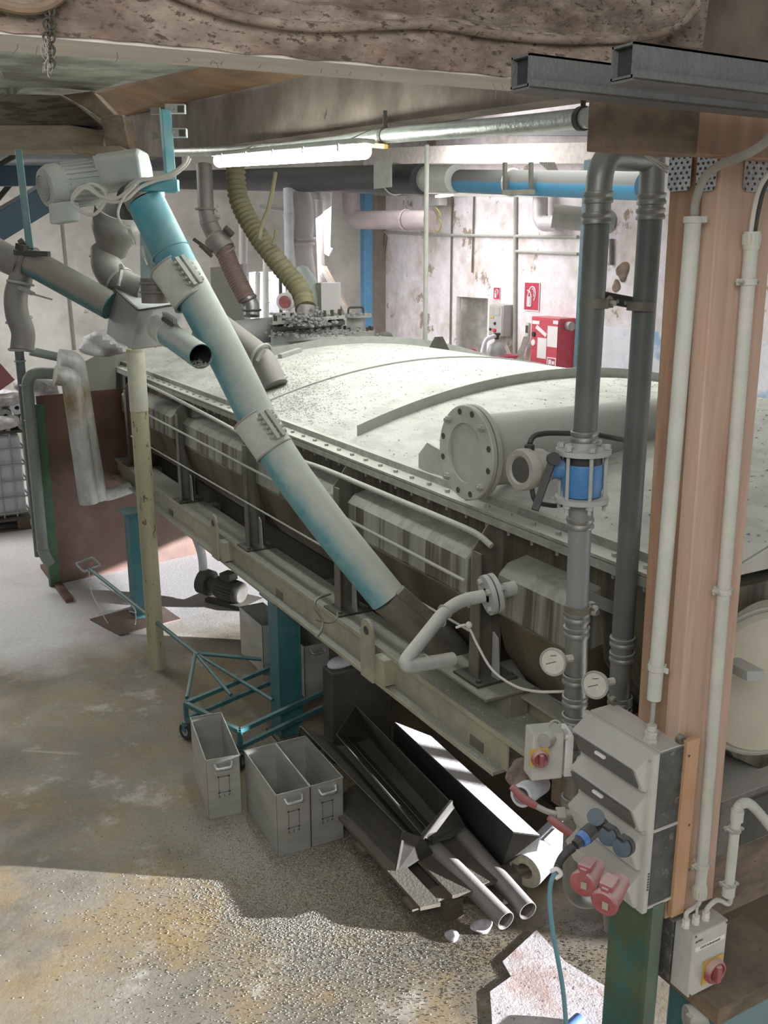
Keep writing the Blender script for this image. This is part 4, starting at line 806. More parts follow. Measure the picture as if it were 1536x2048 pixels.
# ============================================================ trolley, bins
def trolley():
    z = 0.26
    A1, A2 = PZ(371, 1407, z), PZ(479, 1462, z)      # front edge corners (left, right)
    far1 = PZ(536, 1338, z); u1 = (far1-A1); 
    A4 = A1 + u1*1.45; A3 = A2 + u1*1.45
    g = thing('flat_trolley', 'low teal tube-frame trolley with open bed and long drawbar', 'trolley', V(((A1.x+A3.x)/2, (A1.y+A3.y)/2, 0)))
    zb2 = 0.15; dz = V((0,0,zb2-z))
    b = MB()
    for p, q in ((A1,A2),(A2,A3),(A3,A4),(A4,A1)): b.bar(p, q, 0.028, 0.028)
    b.build('bed_frame', M['teal'], g)
    b = MB()
    for p, q in ((A1+dz,A2+dz),(A2+dz,A3+dz),(A3+dz,A4+dz),(A4+dz,A1+dz)): b.bar(p, q, 0.028, 0.028)
    b.build('lower_frame', M['teal'], g)
    for p in (A1, A2, A3, A4):
        b = MB(); b.bar(p, p+dz, 0.028, 0.028, up=(0,1,0)); b.build('corner_upright', M['teal'], g)
    b = MB(); b.bar((A1+A2)/2, (A1+A2)/2+dz*0.9+(A2-A1)*0.25, 0.02, 0.02); b.build('front_brace', M['teal'], g)
    for p in (A1, A2, A3, A4):
        c = p+V((0,0,0.062-z)); wr_ = 0.060
        f_ = V((0.35,-0.9,0)).normalized() if p in (A1,) else V((0.7,0.7,0)).normalized()
        side = f_.cross(V((0,0,1)))
        b = MB(); b.lathe(c-side*0.018, side, [(0,0),(0,wr_*0.55),(0,wr_),(0.036,wr_),(0.036,wr_*0.55),(0.036,0)], 24); w = b.build('caster_tyre', M['black'], g)
        b = MB(); b.lathe(c-side*0.021, side, [(0,0),(0,wr_*0.5),(0.042,wr_*0.5),(0.042,0)], 20); b.build('caster_hub', M['cage'], g)
        b = MB(); b.bar(c+side*0.026, c+side*0.026+V((0,0,zb2-0.08)), 0.03, 0.004, up=side); b.bar(c-side*0.026, c-side*0.026+V((0,0,zb2-0.08)), 0.03, 0.004, up=side); b.bar(c+V((0,0,zb2-0.1))-side*0.03, c+V((0,0,zb2-0.1))+side*0.03, 0.05, 0.01); b.build('caster_fork', M['teal'], g)
    # drawbar: from apex down to the bed, and up to the handle
    ap = PZ(391, 1306, 0.36); hd = PT(178, 1137, (ap-EYE).dot(_F)*1.22)
    b = MB(); b.tube([hd, ap, ap+(ap-hd)*0.02], 0.016, 12); b.build('drawbar', M['teal'], g)
    b = MB(); b.tube([ap, PZ(462, 1390, z)], 0.013, 10); b.tube([ap, PZ(545, 1400, z)], 0.013, 10); b.tube([ap, PZ(560, 1322, z+0.02)], 0.015, 10); b.tube([ap, PZ(374, 1396, z)], 0.014, 10); b.build('drawbar_struts', M['teal'], g)
    TH = (hd-EYE).dot(_F)
    hp = [PT(x, y, TH) for x, y in ((152,1128),(186,1115),(202,1131),(168,1144))]
    b = MB(); b.tube(fillet(hp+[hp[0], hp[1]], 0.02, 4), 0.011, 10); b.build('handle_loop', M['cage'], g)
    for i, pp in enumerate(([(178,1140),(182,1180),(195,1210),(225,1260),(250,1275),(270,1250),(268,1215),(245,1205)], [(200,1165),(225,1182),(245,1195),(262,1210),(272,1225),(258,1222)])):
        s = thing('string_loop', ['long pale string hanging in a loop from the trolley drawbar', 'short knotted string wound on the trolley drawbar'][i], 'string', PT(*pp[0], TH)); b = MB(); b.tube(spline([PT(x, y, TH-0.04*k*(1 if i == 0 else 0.3)/4) for k, (x, y) in enumerate(pp)], 6), 0.0045, 6); b.build('string_run', M['white_cable'], s)
trolley()
def bin_(fl, label, L=0.66, W=0.27, H=0.585, rz=0.0, marks=True, base=0.0):
    # fl: front-left floor corner, front faces -Y
    g = thing('metal_bin', label, 'bin', fl, 'tall narrow sheet metal bins')
    R_ = Matrix.Rotation(rz, 3, 'Z'); X_, Y_ = R_ @ V((1,0,0)), R_ @ V((0,1,0)); Z_ = V((0,0,1)); t = 0.003
    o = V(fl)+V((0,0,base))
    b = MB(); b.obb(o, X_*W, Y_*t, Z_*H); b.obb(o, X_*t, Y_*L, Z_*H); b.obb(o+X_*(W-t), X_*t, Y_*L, Z_*H); b.obb(o+Y_*(L-t), X_*W, Y_*t, Z_*H); b.obb(o, X_*W, Y_*L, Z_*t); b.build('bin_body', M['steel'], g)
    b = MB()
    for p, q in ((o, o+X_*W), (o+X_*W, o+X_*W+Y_*L), (o+X_*W+Y_*L, o+Y_*L), (o+Y_*L, o)): b.bar(p+Z_*H, q+Z_*H, 0.006, 0.006)
    b.build('rolled_rim', M['steel'], g)
    hc = o + X_*(W*0.5) + Z_*(H-0.062) - Y_*0.001; hs_ = 0.62
    k = 0.95
    b = MB()
    b.obb(hc-X_*0.058*k-Z_*0.04*k, X_*0.116*k, -Y_*0.004, Z_*0.022*k); b.obb(hc-X_*0.058*k+Z_*0.02*k, X_*0.022*k, -Y_*0.006, Z_*0.03*k); b.obb(hc+X_*0.036*k+Z_*0.02*k, X_*0.022*k, -Y_*0.006, Z_*0.03*k)
    b.obb(hc-X_*0.05*k-Z_*0.045*k, X_*0.008*k, -Y_*0.003, Z_*0.08*k); b.obb(hc+X_*0.042*k-Z_*0.045*k, X_*0.008*k, -Y_*0.003, Z_*0.08*k)
    hp_ = b.build('handle_plate', M['steel'], g, bevel=0.001)
    b = MB(); b.tube(fillet([hc-X_*0.052*k-Y_*0.004+Z_*0.034*k, hc-X_*0.045*k-Y_*0.030+Z_*0.012*k, hc+X_*0.045*k-Y_*0.030+Z_*0.012*k, hc+X_*0.052*k-Y_*0.004+Z_*0.034*k], 0.014, 4), 0.009, 12); b.build('handle_grip', M['galv'], hp_)
    if marks:
        b = MB(); c = o + X_*(W*0.5) + Z_*(H-0.165) - Y_*0.0012
        for sx in (-1, 1):
            b.obb(c+X_*(0.030*sx)-Z_*0.05, X_*0.002, -Y_*0.001, Z_*0.10)
        b.obb(c-X_*0.030-Z_*0.05, X_*0.06, -Y_*0.001, Z_*0.002); b.obb(c-X_*0.030+Z_*0.048, X_*0.06, -Y_*0.001, Z_*0.003)
        for sx in (-0.03, 0.03):
            for sz in (-0.05, 0.05): b.lathe(c+X_*sx+Z_*sz-Y_*0.001, -Y_, [(0,0),(0.0005,0.006)], 8)
        b.build('spot_weld_marks', M['dark'], g)
        b = MB(); 
        for k in range(3): b.obb(c+X_*(-0.03+0.028*k)-Z_*0.078, X_*0.003, -Y_*0.001, Z_*0.016)
        b.obb(c+X_*(-0.033)-Z_*0.078, X_*0.010, -Y_*0.001, Z_*0.003); b.obb(c+X_*(0.024)-Z_*0.070, X_*0.010, -Y_*0.001, Z_*0.003); b.build('stamped_number', M['dark'], g)
    b = MB()
    for sx in (0.35, 0.62): b.lathe(o+X_*(W*sx)+Y_*(L-t-0.0005)+Z_*(H-0.07), -Y_, [(0,0),(0.001,0.005)], 10)
    b.build('rivets', M['chips'], g)
    return g
q1 = PZ(418, 1640); bin_(q1, 'metal bin standing alone on the left, slightly turned', W=0.19, L=0.55, H=0.375, rz=-0.16)
q2 = PZ(556, 1716); bin_(q2, 'metal bin in the middle of the three, front left of the touching pair', W=0.19, L=0.52, H=0.375, rz=-0.05)
q3 = q2 + V((0.197, -0.005, 0)); bin_(q3, 'metal bin on the right of the touching pair, nearest the brown troughs', W=0.19, L=0.52, H=0.373, rz=-0.03)
# bins on the trolley behind the teal column
q4 = PZ(512, 1342, 0.19)
g4 = bin_(V((q4.x+0.02, q4.y-0.1, 0)), 'metal bin riding on the trolley behind the teal column, left one', W=0.19, L=0.45, H=0.375, marks=False, base=0.19)
q5 = PZ(598, 1385, 0.19)
g5 = bin_(V((q5.x, q5.y-0.1, 0)), 'metal bin riding on the trolley behind the teal column, right one', W=0.19, L=0.45, H=0.375, marks=False, base=0.19)
# pump under the frame
pm = PZ(478, 1212)
g = thing('floor_pump', 'dark electric pump motor standing on the floor under the frame', 'pump', pm)
a_ = pm + V((0.02,-0.05,0.13)); dpm = V((-0.62,0.95,0.14)).normalized()
b = MB(); b.lathe(a_, dpm, [(0,0),(0,0.085),(0.02,0.10),(0.06,0.105),(0.065,0.095),(0.28,0.095),(0.30,0.06),(0.36,0.06),(0.36,0.12),(0.46,0.12),(0.46,0)], 32); b.build('motor_body', M['dark'], g)
b = MB()
u_, w_, _d = frame(dpm)
for k in range(22):
    a = 2*PI*k/22; n_ = u_*math.cos(a)+w_*math.sin(a); t_ = dpm.cross(n_); b.obb(a_+dpm*0.07+n_*0.09-t_*0.002, dpm*0.19, t_*0.004, n_*0.015)
b.build('cooling_fins', M['dark'], g)
b = MB(); q = a_+dpm*0.15+V((0,0,0.10)); b.box(q+V((0,0,0.03)), (0.12,0.12,0.07), 0.5); b.build('terminal_box', M['dark'], g, bevel=0.006)
b = MB(); q = a_+dpm*0.44; b.tube(fillet([q, q+V((0,0,0.26)), q+V((-0.05,0.1,0.5)), q+V((-0.05,0.1,0.95))], 0.1), 0.04, 14); b.build('discharge_pipe', M['roll'], g)
b = MB(); b.box(pm+V((0.0,0.12,0.02)), (0.3,0.45,0.04), 0.5); b.build('foot_plate', M['dark'], g)
# ============================================================ gutters, pallet and pipes under the frame
rust_sheet = mat('dull_sheet_steel', (0.085,0.08,0.068), 0.55, 0.3, 0.3, (0.14,0.135,0.11), 0.35, 4, bump=0.2)
def gutter(label, sec_n, sec_f, m, t=0.004, endplates=True, m_end=None):
    # sec_*: cross-section polylines (world points) at the near and far end
    g = thing('sheet_gutter', label, 'gutter', V((sec_n[1].x, (sec_n[1].y+sec_f[1].y)/2, 0)))
    b = MB()
    for i in range(len(sec_n)-1): b.sheet([sec_n[i], sec_n[i+1], sec_f[i+1], sec_f[i]], t)
    b.build('gutter_body', m, g, smooth=0)
    if endplates:
        for s_, sg in ((sec_n, -1), (sec_f, 1)):
            b = MB(); b.prism(s_, V((0,0.004*sg,0))); b.bar(s_[0], s_[-1], 0.012, 0.028); b.build('end_plate', m_end or m, g, smooth=0)
    return g
# front low gutter
n1 = [PZ(806,1663,0.38), PZ(846,1690,0.22), PZ(866,1690,0.22), PZ(868,1672,0.36)]
f1 = [PZ(602,1454,0.42), PZ(672,1492,0.26), PZ(690,1492,0.26), PZ(690,1470,0.38)]
g_ = gutter('open sheet metal gutter nearest the bins, lying low', n1, f1, rust_sheet, endplates=False)
b = MB(); b.sheet([PZ(808,1663,0.38), PZ(792,1747,0.12), PZ(866,1706,0.16), PZ(845,1672,0.34)], 0.004); b.bar(PZ(808,1663,0.385), PZ(792,1747,0.12), 0.02, 0.008); b.build('end_plate', rust_sheet, g_, smooth=0)
b = MB(); b.sheet([PZ(603,1453,0.42), PZ(597,1480,0.28), PZ(640,1500,0.28), PZ(668,1480,0.30)], 0.004); b.bar(PZ(603,1453,0.42), PZ(597,1480,0.28), 0.02, 0.008); b.build('end_plate', rust_sheet, g_, smooth=0)
b = MB(); b.sheet([PZ(670,1600,0.13), PZ(796,1736,0.13), PZ(850,1700,0.13), PZ(725,1560,0.13)], 0.006); tag(b.build('flat_sheet', M['pallet'], smooth=0), 'flat sheet strewn with chips between the low gutter and the pallet', 'sheet')
# upper gutter resting on it, holding grit
n2 = [PZ(844,1671,0.42), PZ(872,1664,0.24), PZ(892,1652,0.24), PZ(902,1605,0.44)]
f2 = [PZ(672,1469,0.44), PZ(712,1486,0.26), PZ(738,1476,0.26), PZ(711,1411,0.50)]
g_ = gutter('open sheet metal gutter with chips inside, in the middle of the three', n2, f2, rust_sheet, endplates=False)
b = MB(); b.sheet([n2[0], PZ(868,1684,0.24), PZ(901,1676,0.22), PZ(928,1650,0.26), n2[3]], 0.004); b.bar(n2[0]+V((0,-0.006,0.0)), n2[3]+V((0,-0.006,0.0)), 0.012, 0.035); b.build('end_plate', rust_sheet, g_, smooth=0)
b = MB(); b.sheet([n2[3], PZ(928,1650,0.26), PZ(770,1480,0.28), f2[3]], 0.003); b.build('outer_side', rust_sheet, g_, smooth=0)
b = MB(); b.sheet([f2[0], f2[1], f2[2], f2[3]], 0.004); b.build('end_plate', rust_sheet, g_, smooth=0)
# third: deep dark gutter, its sunlit top flange painted by a pale sheet
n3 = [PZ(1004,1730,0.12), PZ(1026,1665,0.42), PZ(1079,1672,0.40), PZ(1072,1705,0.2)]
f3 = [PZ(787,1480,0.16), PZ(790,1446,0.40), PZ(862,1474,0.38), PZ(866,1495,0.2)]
gutter('dark sheet gutter with a sunlit pale upper side, right of the three', n3, f3, M['black'], m_end=M['dark'])
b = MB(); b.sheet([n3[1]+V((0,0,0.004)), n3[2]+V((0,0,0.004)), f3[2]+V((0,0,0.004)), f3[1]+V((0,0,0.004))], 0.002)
tag(b.build('sunlit_flange', M['flange_sun'], smooth=0), 'pale sheet painting the sunlit top of the right dark gutter', 'sheet')
random.seed(21)
b = MB()
for k in range(1500):
    t = random.random(); s_ = random.gauss(0.62, 0.13); 
    if not 0.3 < s_ < 0.98: continue
    pn = n2[2]*(1-t) + f2[2]*t; pm_ = n2[3]*(1-t)+f2[3]*t; u = random.random()**1.5*0.4; p = pn.lerp(pm_, u) + V((-0.004, random.uniform(-0.02,0.02), 0.006))
    r_ = random.uniform(0.003, 0.006); b.add([p+V((r_,0,0)), p+V((-r_*0.5,r_*0.8,0)), p+V((-r_*0.5,-r_*0.8,0.002)), p+V((0,0,r_))], [(0,1,3),(1,2,3),(2,0,3),(0,2,1)])
tag(b.build('gutter_chips', M['chips'], smooth=0), 'pale plastic chips lying along the bottom of the middle gutter', 'chips', kind='stuff')
# pallet
g = thing('pallet', 'broken grey wooden pallet sticking out from under the gutters', 'pallet', (2.2, 3.6, 0))
for x0 in (2.02, 2.20, 2.38, 2.6):
    b = MB(); b.obb((x0, 3.26, 0.125), (0.10,-0.02,0), (0,1.1,0), (0,0,0.02)); b.build('deck_board', M['pallet'], g)
for y0 in (3.30, 3.8, 4.25):
    b = MB(); b.obb((2.0, y0, 0.10), (0.75,-0.04,0), (0,0.09,0), (0,0,0.022)); b.build('cross_board', M['pallet'], g)
for x0 in (2.17, 2.55):
    for y0 in (3.27, 3.8):
        b = MB(); b.mm(x0, x0+0.1, y0, y0+0.13, 0.02, 0.10); b.build('block', M['pallet'], g)
    b = MB(); b.mm(x0, x0+0.1, 3.26, 4.3, 0.0, 0.02); b.build('deck_board', M['pallet'], g)
def floor_pipe(label, xa, ya, za, xb, yb, zb_, r, m):
    p0, p1 = PZ(xa, ya, za), PZ(xb, yb, zb_); g = thing('steel_pipe', label, 'pipe', p1, 'loose pipes poking out from under the gutters'); b = MB(); b.pipe_end(p0, p1, r, 0.004, 0.3, 28); b.build('pipe_body', m, g); q_ = p1-(p1-p0).normalized()*0.02; b = MB(); b.lathe(q_, p0-p1, [(0,r-0.0045),(0.26,r-0.0045),(0.26,0)], 28); b.build('pipe_bore', M['dark'], g)  # dark bore lining paints in the shade inside the pipe
floor_pipe('dusty loose pipe with open end, the left one of the pair on the floor', 862, 1690, 0.15, 1012, 1842, 0.09, 0.047, M['duct'])
floor_pipe('loose pipe with open end and white flakes, the right one of the pair', 905, 1650, 0.15, 1056, 1822, 0.10, 0.047, mat('flaky_pipe', (0.20,0.18,0.16), 0.5, 0.3, 0.4, (0.45,0.43,0.42), 0.3, 5, spots=(0.62,0.60,0.62), spot_scale=5, spot_t=0.62))
# insulation roll
p0, p1 = PZ(1050, 1742, 0.13), PZ(1150, 1640, 0.16)
g = thing('insulation_roll', 'pale cylindrical insulation shell with hollow end facing the viewer', 'roll', p0)
d_ = (p1-p0); L_ = d_.length
b = MB(); b.lathe(p0, d_, [(0,0.05),(0,0.092),(L_,0.092),(L_,0)], 36); b.build('roll_body', M['roll'], g)
b = MB(); b.lathe(p0, d_, [(-0.002,0.042),(-0.002,0.090),(0.01,0.090)], 36); b.lathe(p0, d_, [(0.0,0.042),(0.3,0.042),(0.3,0)], 24); b.build('cut_end', M['cut'], g)
b = MB(); u_, w_, _d = frame(d_); 
tl_ = (V((0,0,1))*0.8 - V(_F)*0.6).normalized(); tl_ = (tl_ - _d*tl_.dot(_d)).normalized(); sd_ = _d.cross(tl_)
b.obb(p0+_d*0.16+tl_*0.0905-sd_*0.02, _d*0.12, sd_*0.04, tl_*0.003); b.build('paper_label', M['sign_white'], g)
lump('stone_lump', 'pale flaky chunk lying beside the open end of the left loose pipe', 'debris', PZ(962, 1852, 0.03), 0.05, 0.035, 0.03, M['foil'], 14)
lump('stone_lump', 'smaller pale flake on the floor left of the loose pipes', 'debris', PZ(905, 1872, 0.01), 0.03, 0.035, 0.015, M['foil'], 15)
lump('plastic_sack', 'small bright crumpled sheet between the two loose pipe ends', 'sheet', PZ(1015, 1800, 0.03), 0.03, 0.02, 0.02, M['foil'], 16)
# dark block hopper behind the right bins
b = MB(); h0 = PZ(664, 1348, 0.62); b.obb((h0.x, h0.y, 0.0), (0.42,0,0), (0,0.14,0), (0,0,0.62)); tag(b.build('dark_hopper', M['dark'], bevel=0.01), 'dark steel hopper box standing on the floor behind the trolley bins', 'hopper')
lump('white_roll', 'small bright white roll on top of the dark hopper, left one', 'roll', V((h0.x+0.10, h0.y+0.07, 0.65)), 0.10, 0.05, 0.04, M['roll'], 21, 0.05)
lump('white_roll', 'small bright white roll on top of the dark hopper, right one', 'roll', V((h0.x+0.32, h0.y+0.07, 0.65)), 0.10, 0.04, 0.035, M['roll'], 22, 0.05)
# sunlit floor patch at lower right, painted as a pale slab
fs = [PZ(x, y, 0.004) for x, y in ((1073,1862),(1005,1925),(1022,1955),(980,1985),(985,2060),(1240,2075),(1235,1990),(1130,1925))]
b = MB(); b.prism(fs, (0,0,0.006)); tag(b.build('sun_patch', mat('sun_patch_floor', (0.66,0.60,0.60), 0.9, 0, 0, var=0.2, spots=(0.10,0.085,0.08), spot_scale=55, spot_t=0.60, base2=(0.52,0.40,0.36), m_scale=5, bump=0.6)), 'pale speckled patch painting sunlight on the floor at the lower right', 'sheet')
sh2 = [PZ(x, y, 0.004) for x, y in ((560,1262) if False else (230,1212),(360,1245),(300,1238))]
b = MB(); b.prism([PZ(x, y, 0.003) for x, y in ((312,1205),(362,1240),(330,1248),(240,1272),(180,1240))], (0,0,0.012)); tag(b.build('cardboard_sheet', mat('brown_board', (0.16,0.11,0.09), 0.9, 0, 0, var=0.2)), 'flat brown board lying on the floor behind the chipped round post', 'board')

# ============================================================ the small flanged pipe on the frame
g = thing('flanged_branch_pipe', 'grey elbowed pipe with a round bolted flange in front of the trough', 'pipe', PT(975, 1190, 3.9))
e1, e2 = PT(945, 1198, 3.88), PT(1025, 1176, 3.92)
axd = (e2-e1).normalized()
b = MB(); b.tube([PT(985,1187,3.9), PT(1052,1170,3.96)], 0.031, 24); b.build('nozzle', M['pump_grey'], g)
pf = PT(972, 1191, 3.89)
b = MB(); b.lathe(pf, axd, [(0,0.03),(0,0.084),(0.020,0.084),(0.020,0)], 40); b.lathe(pf+axd*0.026, axd, [(0,0),(0,0.084),(0.020,0.084),(0.020,0.03)], 40); b.build('flange_pair', M['pump_grey'], g)
b = MB(); b.lathe(pf+axd*0.020, axd, [(0,0),(0,0.078),(0.006,0.078),(0.006,0)], 40); b.build('gasket', M['black'], g)
u_, w_, _d = frame(axd)
for k in range(4):
    a = PI/4+PI*k/2+0.2; c = pf+(u_*math.cos(a)+w_*math.sin(a))*0.060; b = MB(); b.hexa(c, -axd, 0.013, 0.016); b.hexa(c+axd*0.046, axd, 0.013, 0.016); b.build('flange_bolt', M['dusty_metal'], g)
pp = fillet([PT(968,1192,3.88), PT(925,1200,3.86), PT(890,1222,3.8), PT(800,1335,3.55), PT(905,1318,3.72)], 0.07, 10)
b = MB(); b.tube(pp, 0.027, 24); b.build('pipe_body', M['pump_grey'], g)
for (x, y, T, dxx) in ((935,1200,3.87,1),(890,1223,3.8,2),(878,1240,3.77,2),(822,1330,3.6,3),(850,1325,3.64,3)):
    d2 = {1: PT(968,1192,3.88)-PT(925,1200,3.86), 2: PT(890,1222,3.8)-PT(800,1335,3.55), 3: PT(905,1318,3.72)-PT(800,1335,3.55)}[dxx]
    b = MB(); b.ring(PT(x, y, T), d2, 0.029, 0.004, 24, 6); b.build('weld_ring', M['dusty_metal'], g)
# thin white cable swinging from leg to riser
cb = thing('sagging_cable', 'thin white cable sagging from the frame leg to the steel riser', 'cable', PT(935, 1255, 3.72))
b = MB(); b.tube(spline([PT(912,1255,3.7), PT(935,1252,3.68), PT(955,1290,3.66), PT(985,1340,3.6), PT(1030,1372,3.5), PT(1075,1383,3.4), PT(1130,1383,3.3)], 8), 0.005, 8); b.build('cable_run', M['white_cable'], cb)
b = MB(); b.sphere(PT(938, 1250, 3.66), 0.014, 12); b.build('cable_tie_knob', M['white_cable'], cb)
ob = thing('wire_loop', 'bent wire loop tied around the cream beam', 'wire', PT(640, 1200, 4.75))
b = MB(); b.tube(spline([PT(660,1188,4.85), PT(635,1197,4.6), PT(630,1215,4.55), PT(645,1240,4.55), PT(642,1262,4.52), PT(632,1275,4.5)], 8), 0.007, 8); b.tube(spline([PT(632,1240,4.55), PT(655,1246,4.6), PT(672,1240,4.65), PT(675,1225,4.8)], 6), 0.004, 6); b.build('wire_run', M['leg'], ob)

# ============================================================ the two steel risers right of centre
def fitting(b, p, d, rr, L=0.05, lip=0.006):
    d = V(d).normalized(); b.lathe(p - d*L/2, d, [(0,rr),(0.002,rr+lip),(0.010,rr+lip*1.2),(0.018,rr+lip*0.4),(L-0.018,rr+lip*0.4),(L-0.010,rr+lip*1.2),(L-0.002,rr+lip),(L,rr)], 32)
RP = 0.0365
Y1_ = 2.24
P1 = lambda x, y: PY(x, y, Y1_)
g1 = thing('steel_riser', 'left press-fitted grey riser pipe with a blue flow meter', 'pipe', P1(1148, 1780))
a_, b_ = P1(1194, 440), P1(1164, 905)
b = MB(); b.cyl(P1(1194, 425), P1(1170, 868), RP, n=32); b.build('upper_pipe', M['pvc'], g1)
Y2_ = 2.30
P2 = lambda x, y: PY(x, y, Y2_)
b = MB(); b.tube(fillet([P1(1194, 432), P1(1202, 312), P2(1255, 316)+V((0.0,0,0.0)), P2(1306, 316)], 0.09, 14), RP+0.002, 32); b.build('top_bend', M['pressed'], g1)
for (x, y) in ((1193, 436), (1196, 395), (1169, 872)):
    b = MB(); fitting(b, P1(x, y), (0.04,0,-1), RP+0.001, 0.035, 0.006); b.build('press_ring', M['pressed'], g1)
b = MB(); b.tube([P1(1169,868), P1(1168,905)], RP+0.003, 32); b.build('adapter', M['pump_grey'], g1)
# flow meter
ft, fb = P1(1167, 897), P1(1163, 997)
fm = thing('flow_meter', 'blue flow meter clamped between two bolted flanges on the left riser', 'meter', fb)
dn = (fb-ft).normalized(); Lf = (fb-ft).length
b = MB(); b.lathe(ft, dn, [(0,0.03),(0,0.086),(0.015,0.086),(0.015,0.03)], 44); b.build('top_flange', M['pump_grey'], fm)
b = MB(); b.lathe(fb-dn*0.008, dn, [(0,0.03),(0,0.084),(0.015,0.084),(0.015,0.03)], 44); b.build('bottom_flange', M['pump_grey'], fm)
b = MB(); b.lathe(ft+dn*0.018, dn, [(0,0.04),(0,0.060),(0.03,0.060),(0.03,0.04)], 36); b.build('collar', M['black'], fm)
b = MB(); b.lathe(ft+dn*0.045, dn, [(0,0.02),(0,0.062),(0.008,0.064),(Lf-0.080,0.064),(Lf-0.070,0.060),(Lf-0.058,0.060),(Lf-0.058,0)], 36); b.build('meter_body', M['blue_bright'], fm)
u_, w_, _d = frame(dn)
for k in range(6):
    a = 2*PI*k/6+0.35; c = ft+(u_*math.cos(a)+w_*math.sin(a))*0.071
    b = MB(); b.cyl(c-dn*0.006, fb+(u_*math.cos(a)+w_*math.sin(a))*0.071+dn*0.035, 0.0065, n=10); b.hexa(c-dn*0.016, dn, 0.013, 0.014); b.hexa(fb+(u_*math.cos(a)+w_*math.sin(a))*0.071+dn*0.008, dn, 0.012, 0.011); b.build('tie_bolt', M['pump_grey'], fm)
hd0, hd1 = PT(1040, 940, 2.95), PT(1100, 932, 3.02)
hx = (hd1-hd0).normalized()
fm2 = thing('meter_display_head', 'round cable-fed display head of the blue flow meter facing left', 'meter', hd0)
b = MB(); b.lathe(hd0, hx, [(0.004,0),(0.004,0.040),(-0.004,0.046),(-0.004,0.062),(0.006,0.066),(0.03,0.066),(0.035,0.060),(0.085,0.060),(0.09,0.05),(0.12,0.045),(0.12,0)], 32); b.build('housing', M['steel_dull'] if False else mat('dusty_taupe_housing', (0.30,0.28,0.24), 0.6, 0.1, 0.7, (0.50,0.49,0.45), 0.2, 10), fm2)
b = MB(); b.lathe(hd0+hx*0.003, hx, [(-0.001,0),(-0.001,0.040)], 28); b.build('display_glass', M['dial_glass'], fm2)
b = MB(); b.cyl(hd0+hx*0.09, ft+dn*0.07, 0.035, 0.03, n=20); b.build('neck', M['blue_bright'], fm2)
b = MB(); q = PT(1095, 938, 2.93); b.bar(q+V((0.02,0,0.03)), PT(1070, 1020, 2.9), 0.022, 0.014, up=(0.3,0,1)); b.cyl(q+V((0.02,0,0.03))-V(_F)*0.02, q+V((0.02,0,0.03))+V(_F)*0.02, 0.02, n=16); b.build('valve_lever', M['black'], fm2)
b = MB(); b.tube(fillet([PT(1058,905,2.98), PT(1062,872,2.98), PT(1090,866,3.0), PT(1180,867,3.1), PT(1250,880,3.25)], 0.03, 6), 0.009, 10); b.lathe(PT(1058,915,2.97), (0,0,1), [(0,0.012),(0.02,0.016),(0.04,0.016),(0.045,0.009)], 12); b.build('signal_cable', M['black'], fm2)
b = MB(); b.tube(fillet([PT(1062,965,2.97), PT(1068,1005,2.97), PT(1110,1012,3.05), PT(1130,1008,3.08)], 0.03, 6), 0.008, 10); b.build('signal_cable', M['black'], fm2)
# lower run
b = MB(); b.cyl(P1(1163, 1005), P1(1160, 1052), RP+0.002, n=32); b.cyl(P1(1160, 1045), P1(1154, 1225), RP, n=32); b.build('middle_pipe', mat('spattered_grey_pipe', (0.22,0.24,0.235), 0.45, 0, 0.25, (0.36,0.37,0.36), 0.15, 4, spots=(0.55,0.56,0.54), spot_scale=60, spot_t=0.66), g1)
b = MB(); b.cyl(P1(1154, 1220), P1(1147, 1700), RP+0.001, n=32); b.build('lower_pipe', M['pressed'], g1)
for (x, y) in ((1160, 1045), (1154, 1232), (1153, 1262), (1150.5, 1357), (1150, 1400), (1149, 1437), (1148, 1500), (1148, 1540), (1147.5, 1600), (1147, 1628)):
    b = MB(); fitting(b, P1(x, y), (0.02,0,-1), RP+0.001, 0.036, 0.006); b.build('press_ring', M['pressed'], g1)
for (x, y) in ((1188, 607), (1155, 1218)):
    p = P1(x, y); b = MB(); b.lathe(p, (0.03,0,1), [(-0.014,RP),(-0.014,RP+0.007),(0.014,RP+0.007),(0.014,RP)], 32); b.obb(p+V((RP,-0.012,-0.014)), (0.03,0,0), (0,0.02,0), (0,0,0.028)); b.build('pipe_clamp', M['leg'], g1)
    b = MB(); b.hexa(p+V((RP+0.02,-0.012,0)), (0,-1,0), 0.009, 0.016); b.build('clamp_bolt', M['dusty_metal'], g1)
bend = fillet([P1(1147, 1690), P1(1146, 1800), PY(1215, 1790, Y1_+0.02)], 0.10, 12)
b = MB(); b.tube(bend, RP+0.002, 32); b.build('bottom_bend', M['pressed'], g1)
b = MB(); b.tube(fillet([PY(1175,1790,Y1_+0.02), PY(1222,1782,Y1_+0.02), PY(1228,1860,Y1_)], 0.09, 10), RP, 28); b.build('bottom_bend', M['pressed'], g1)
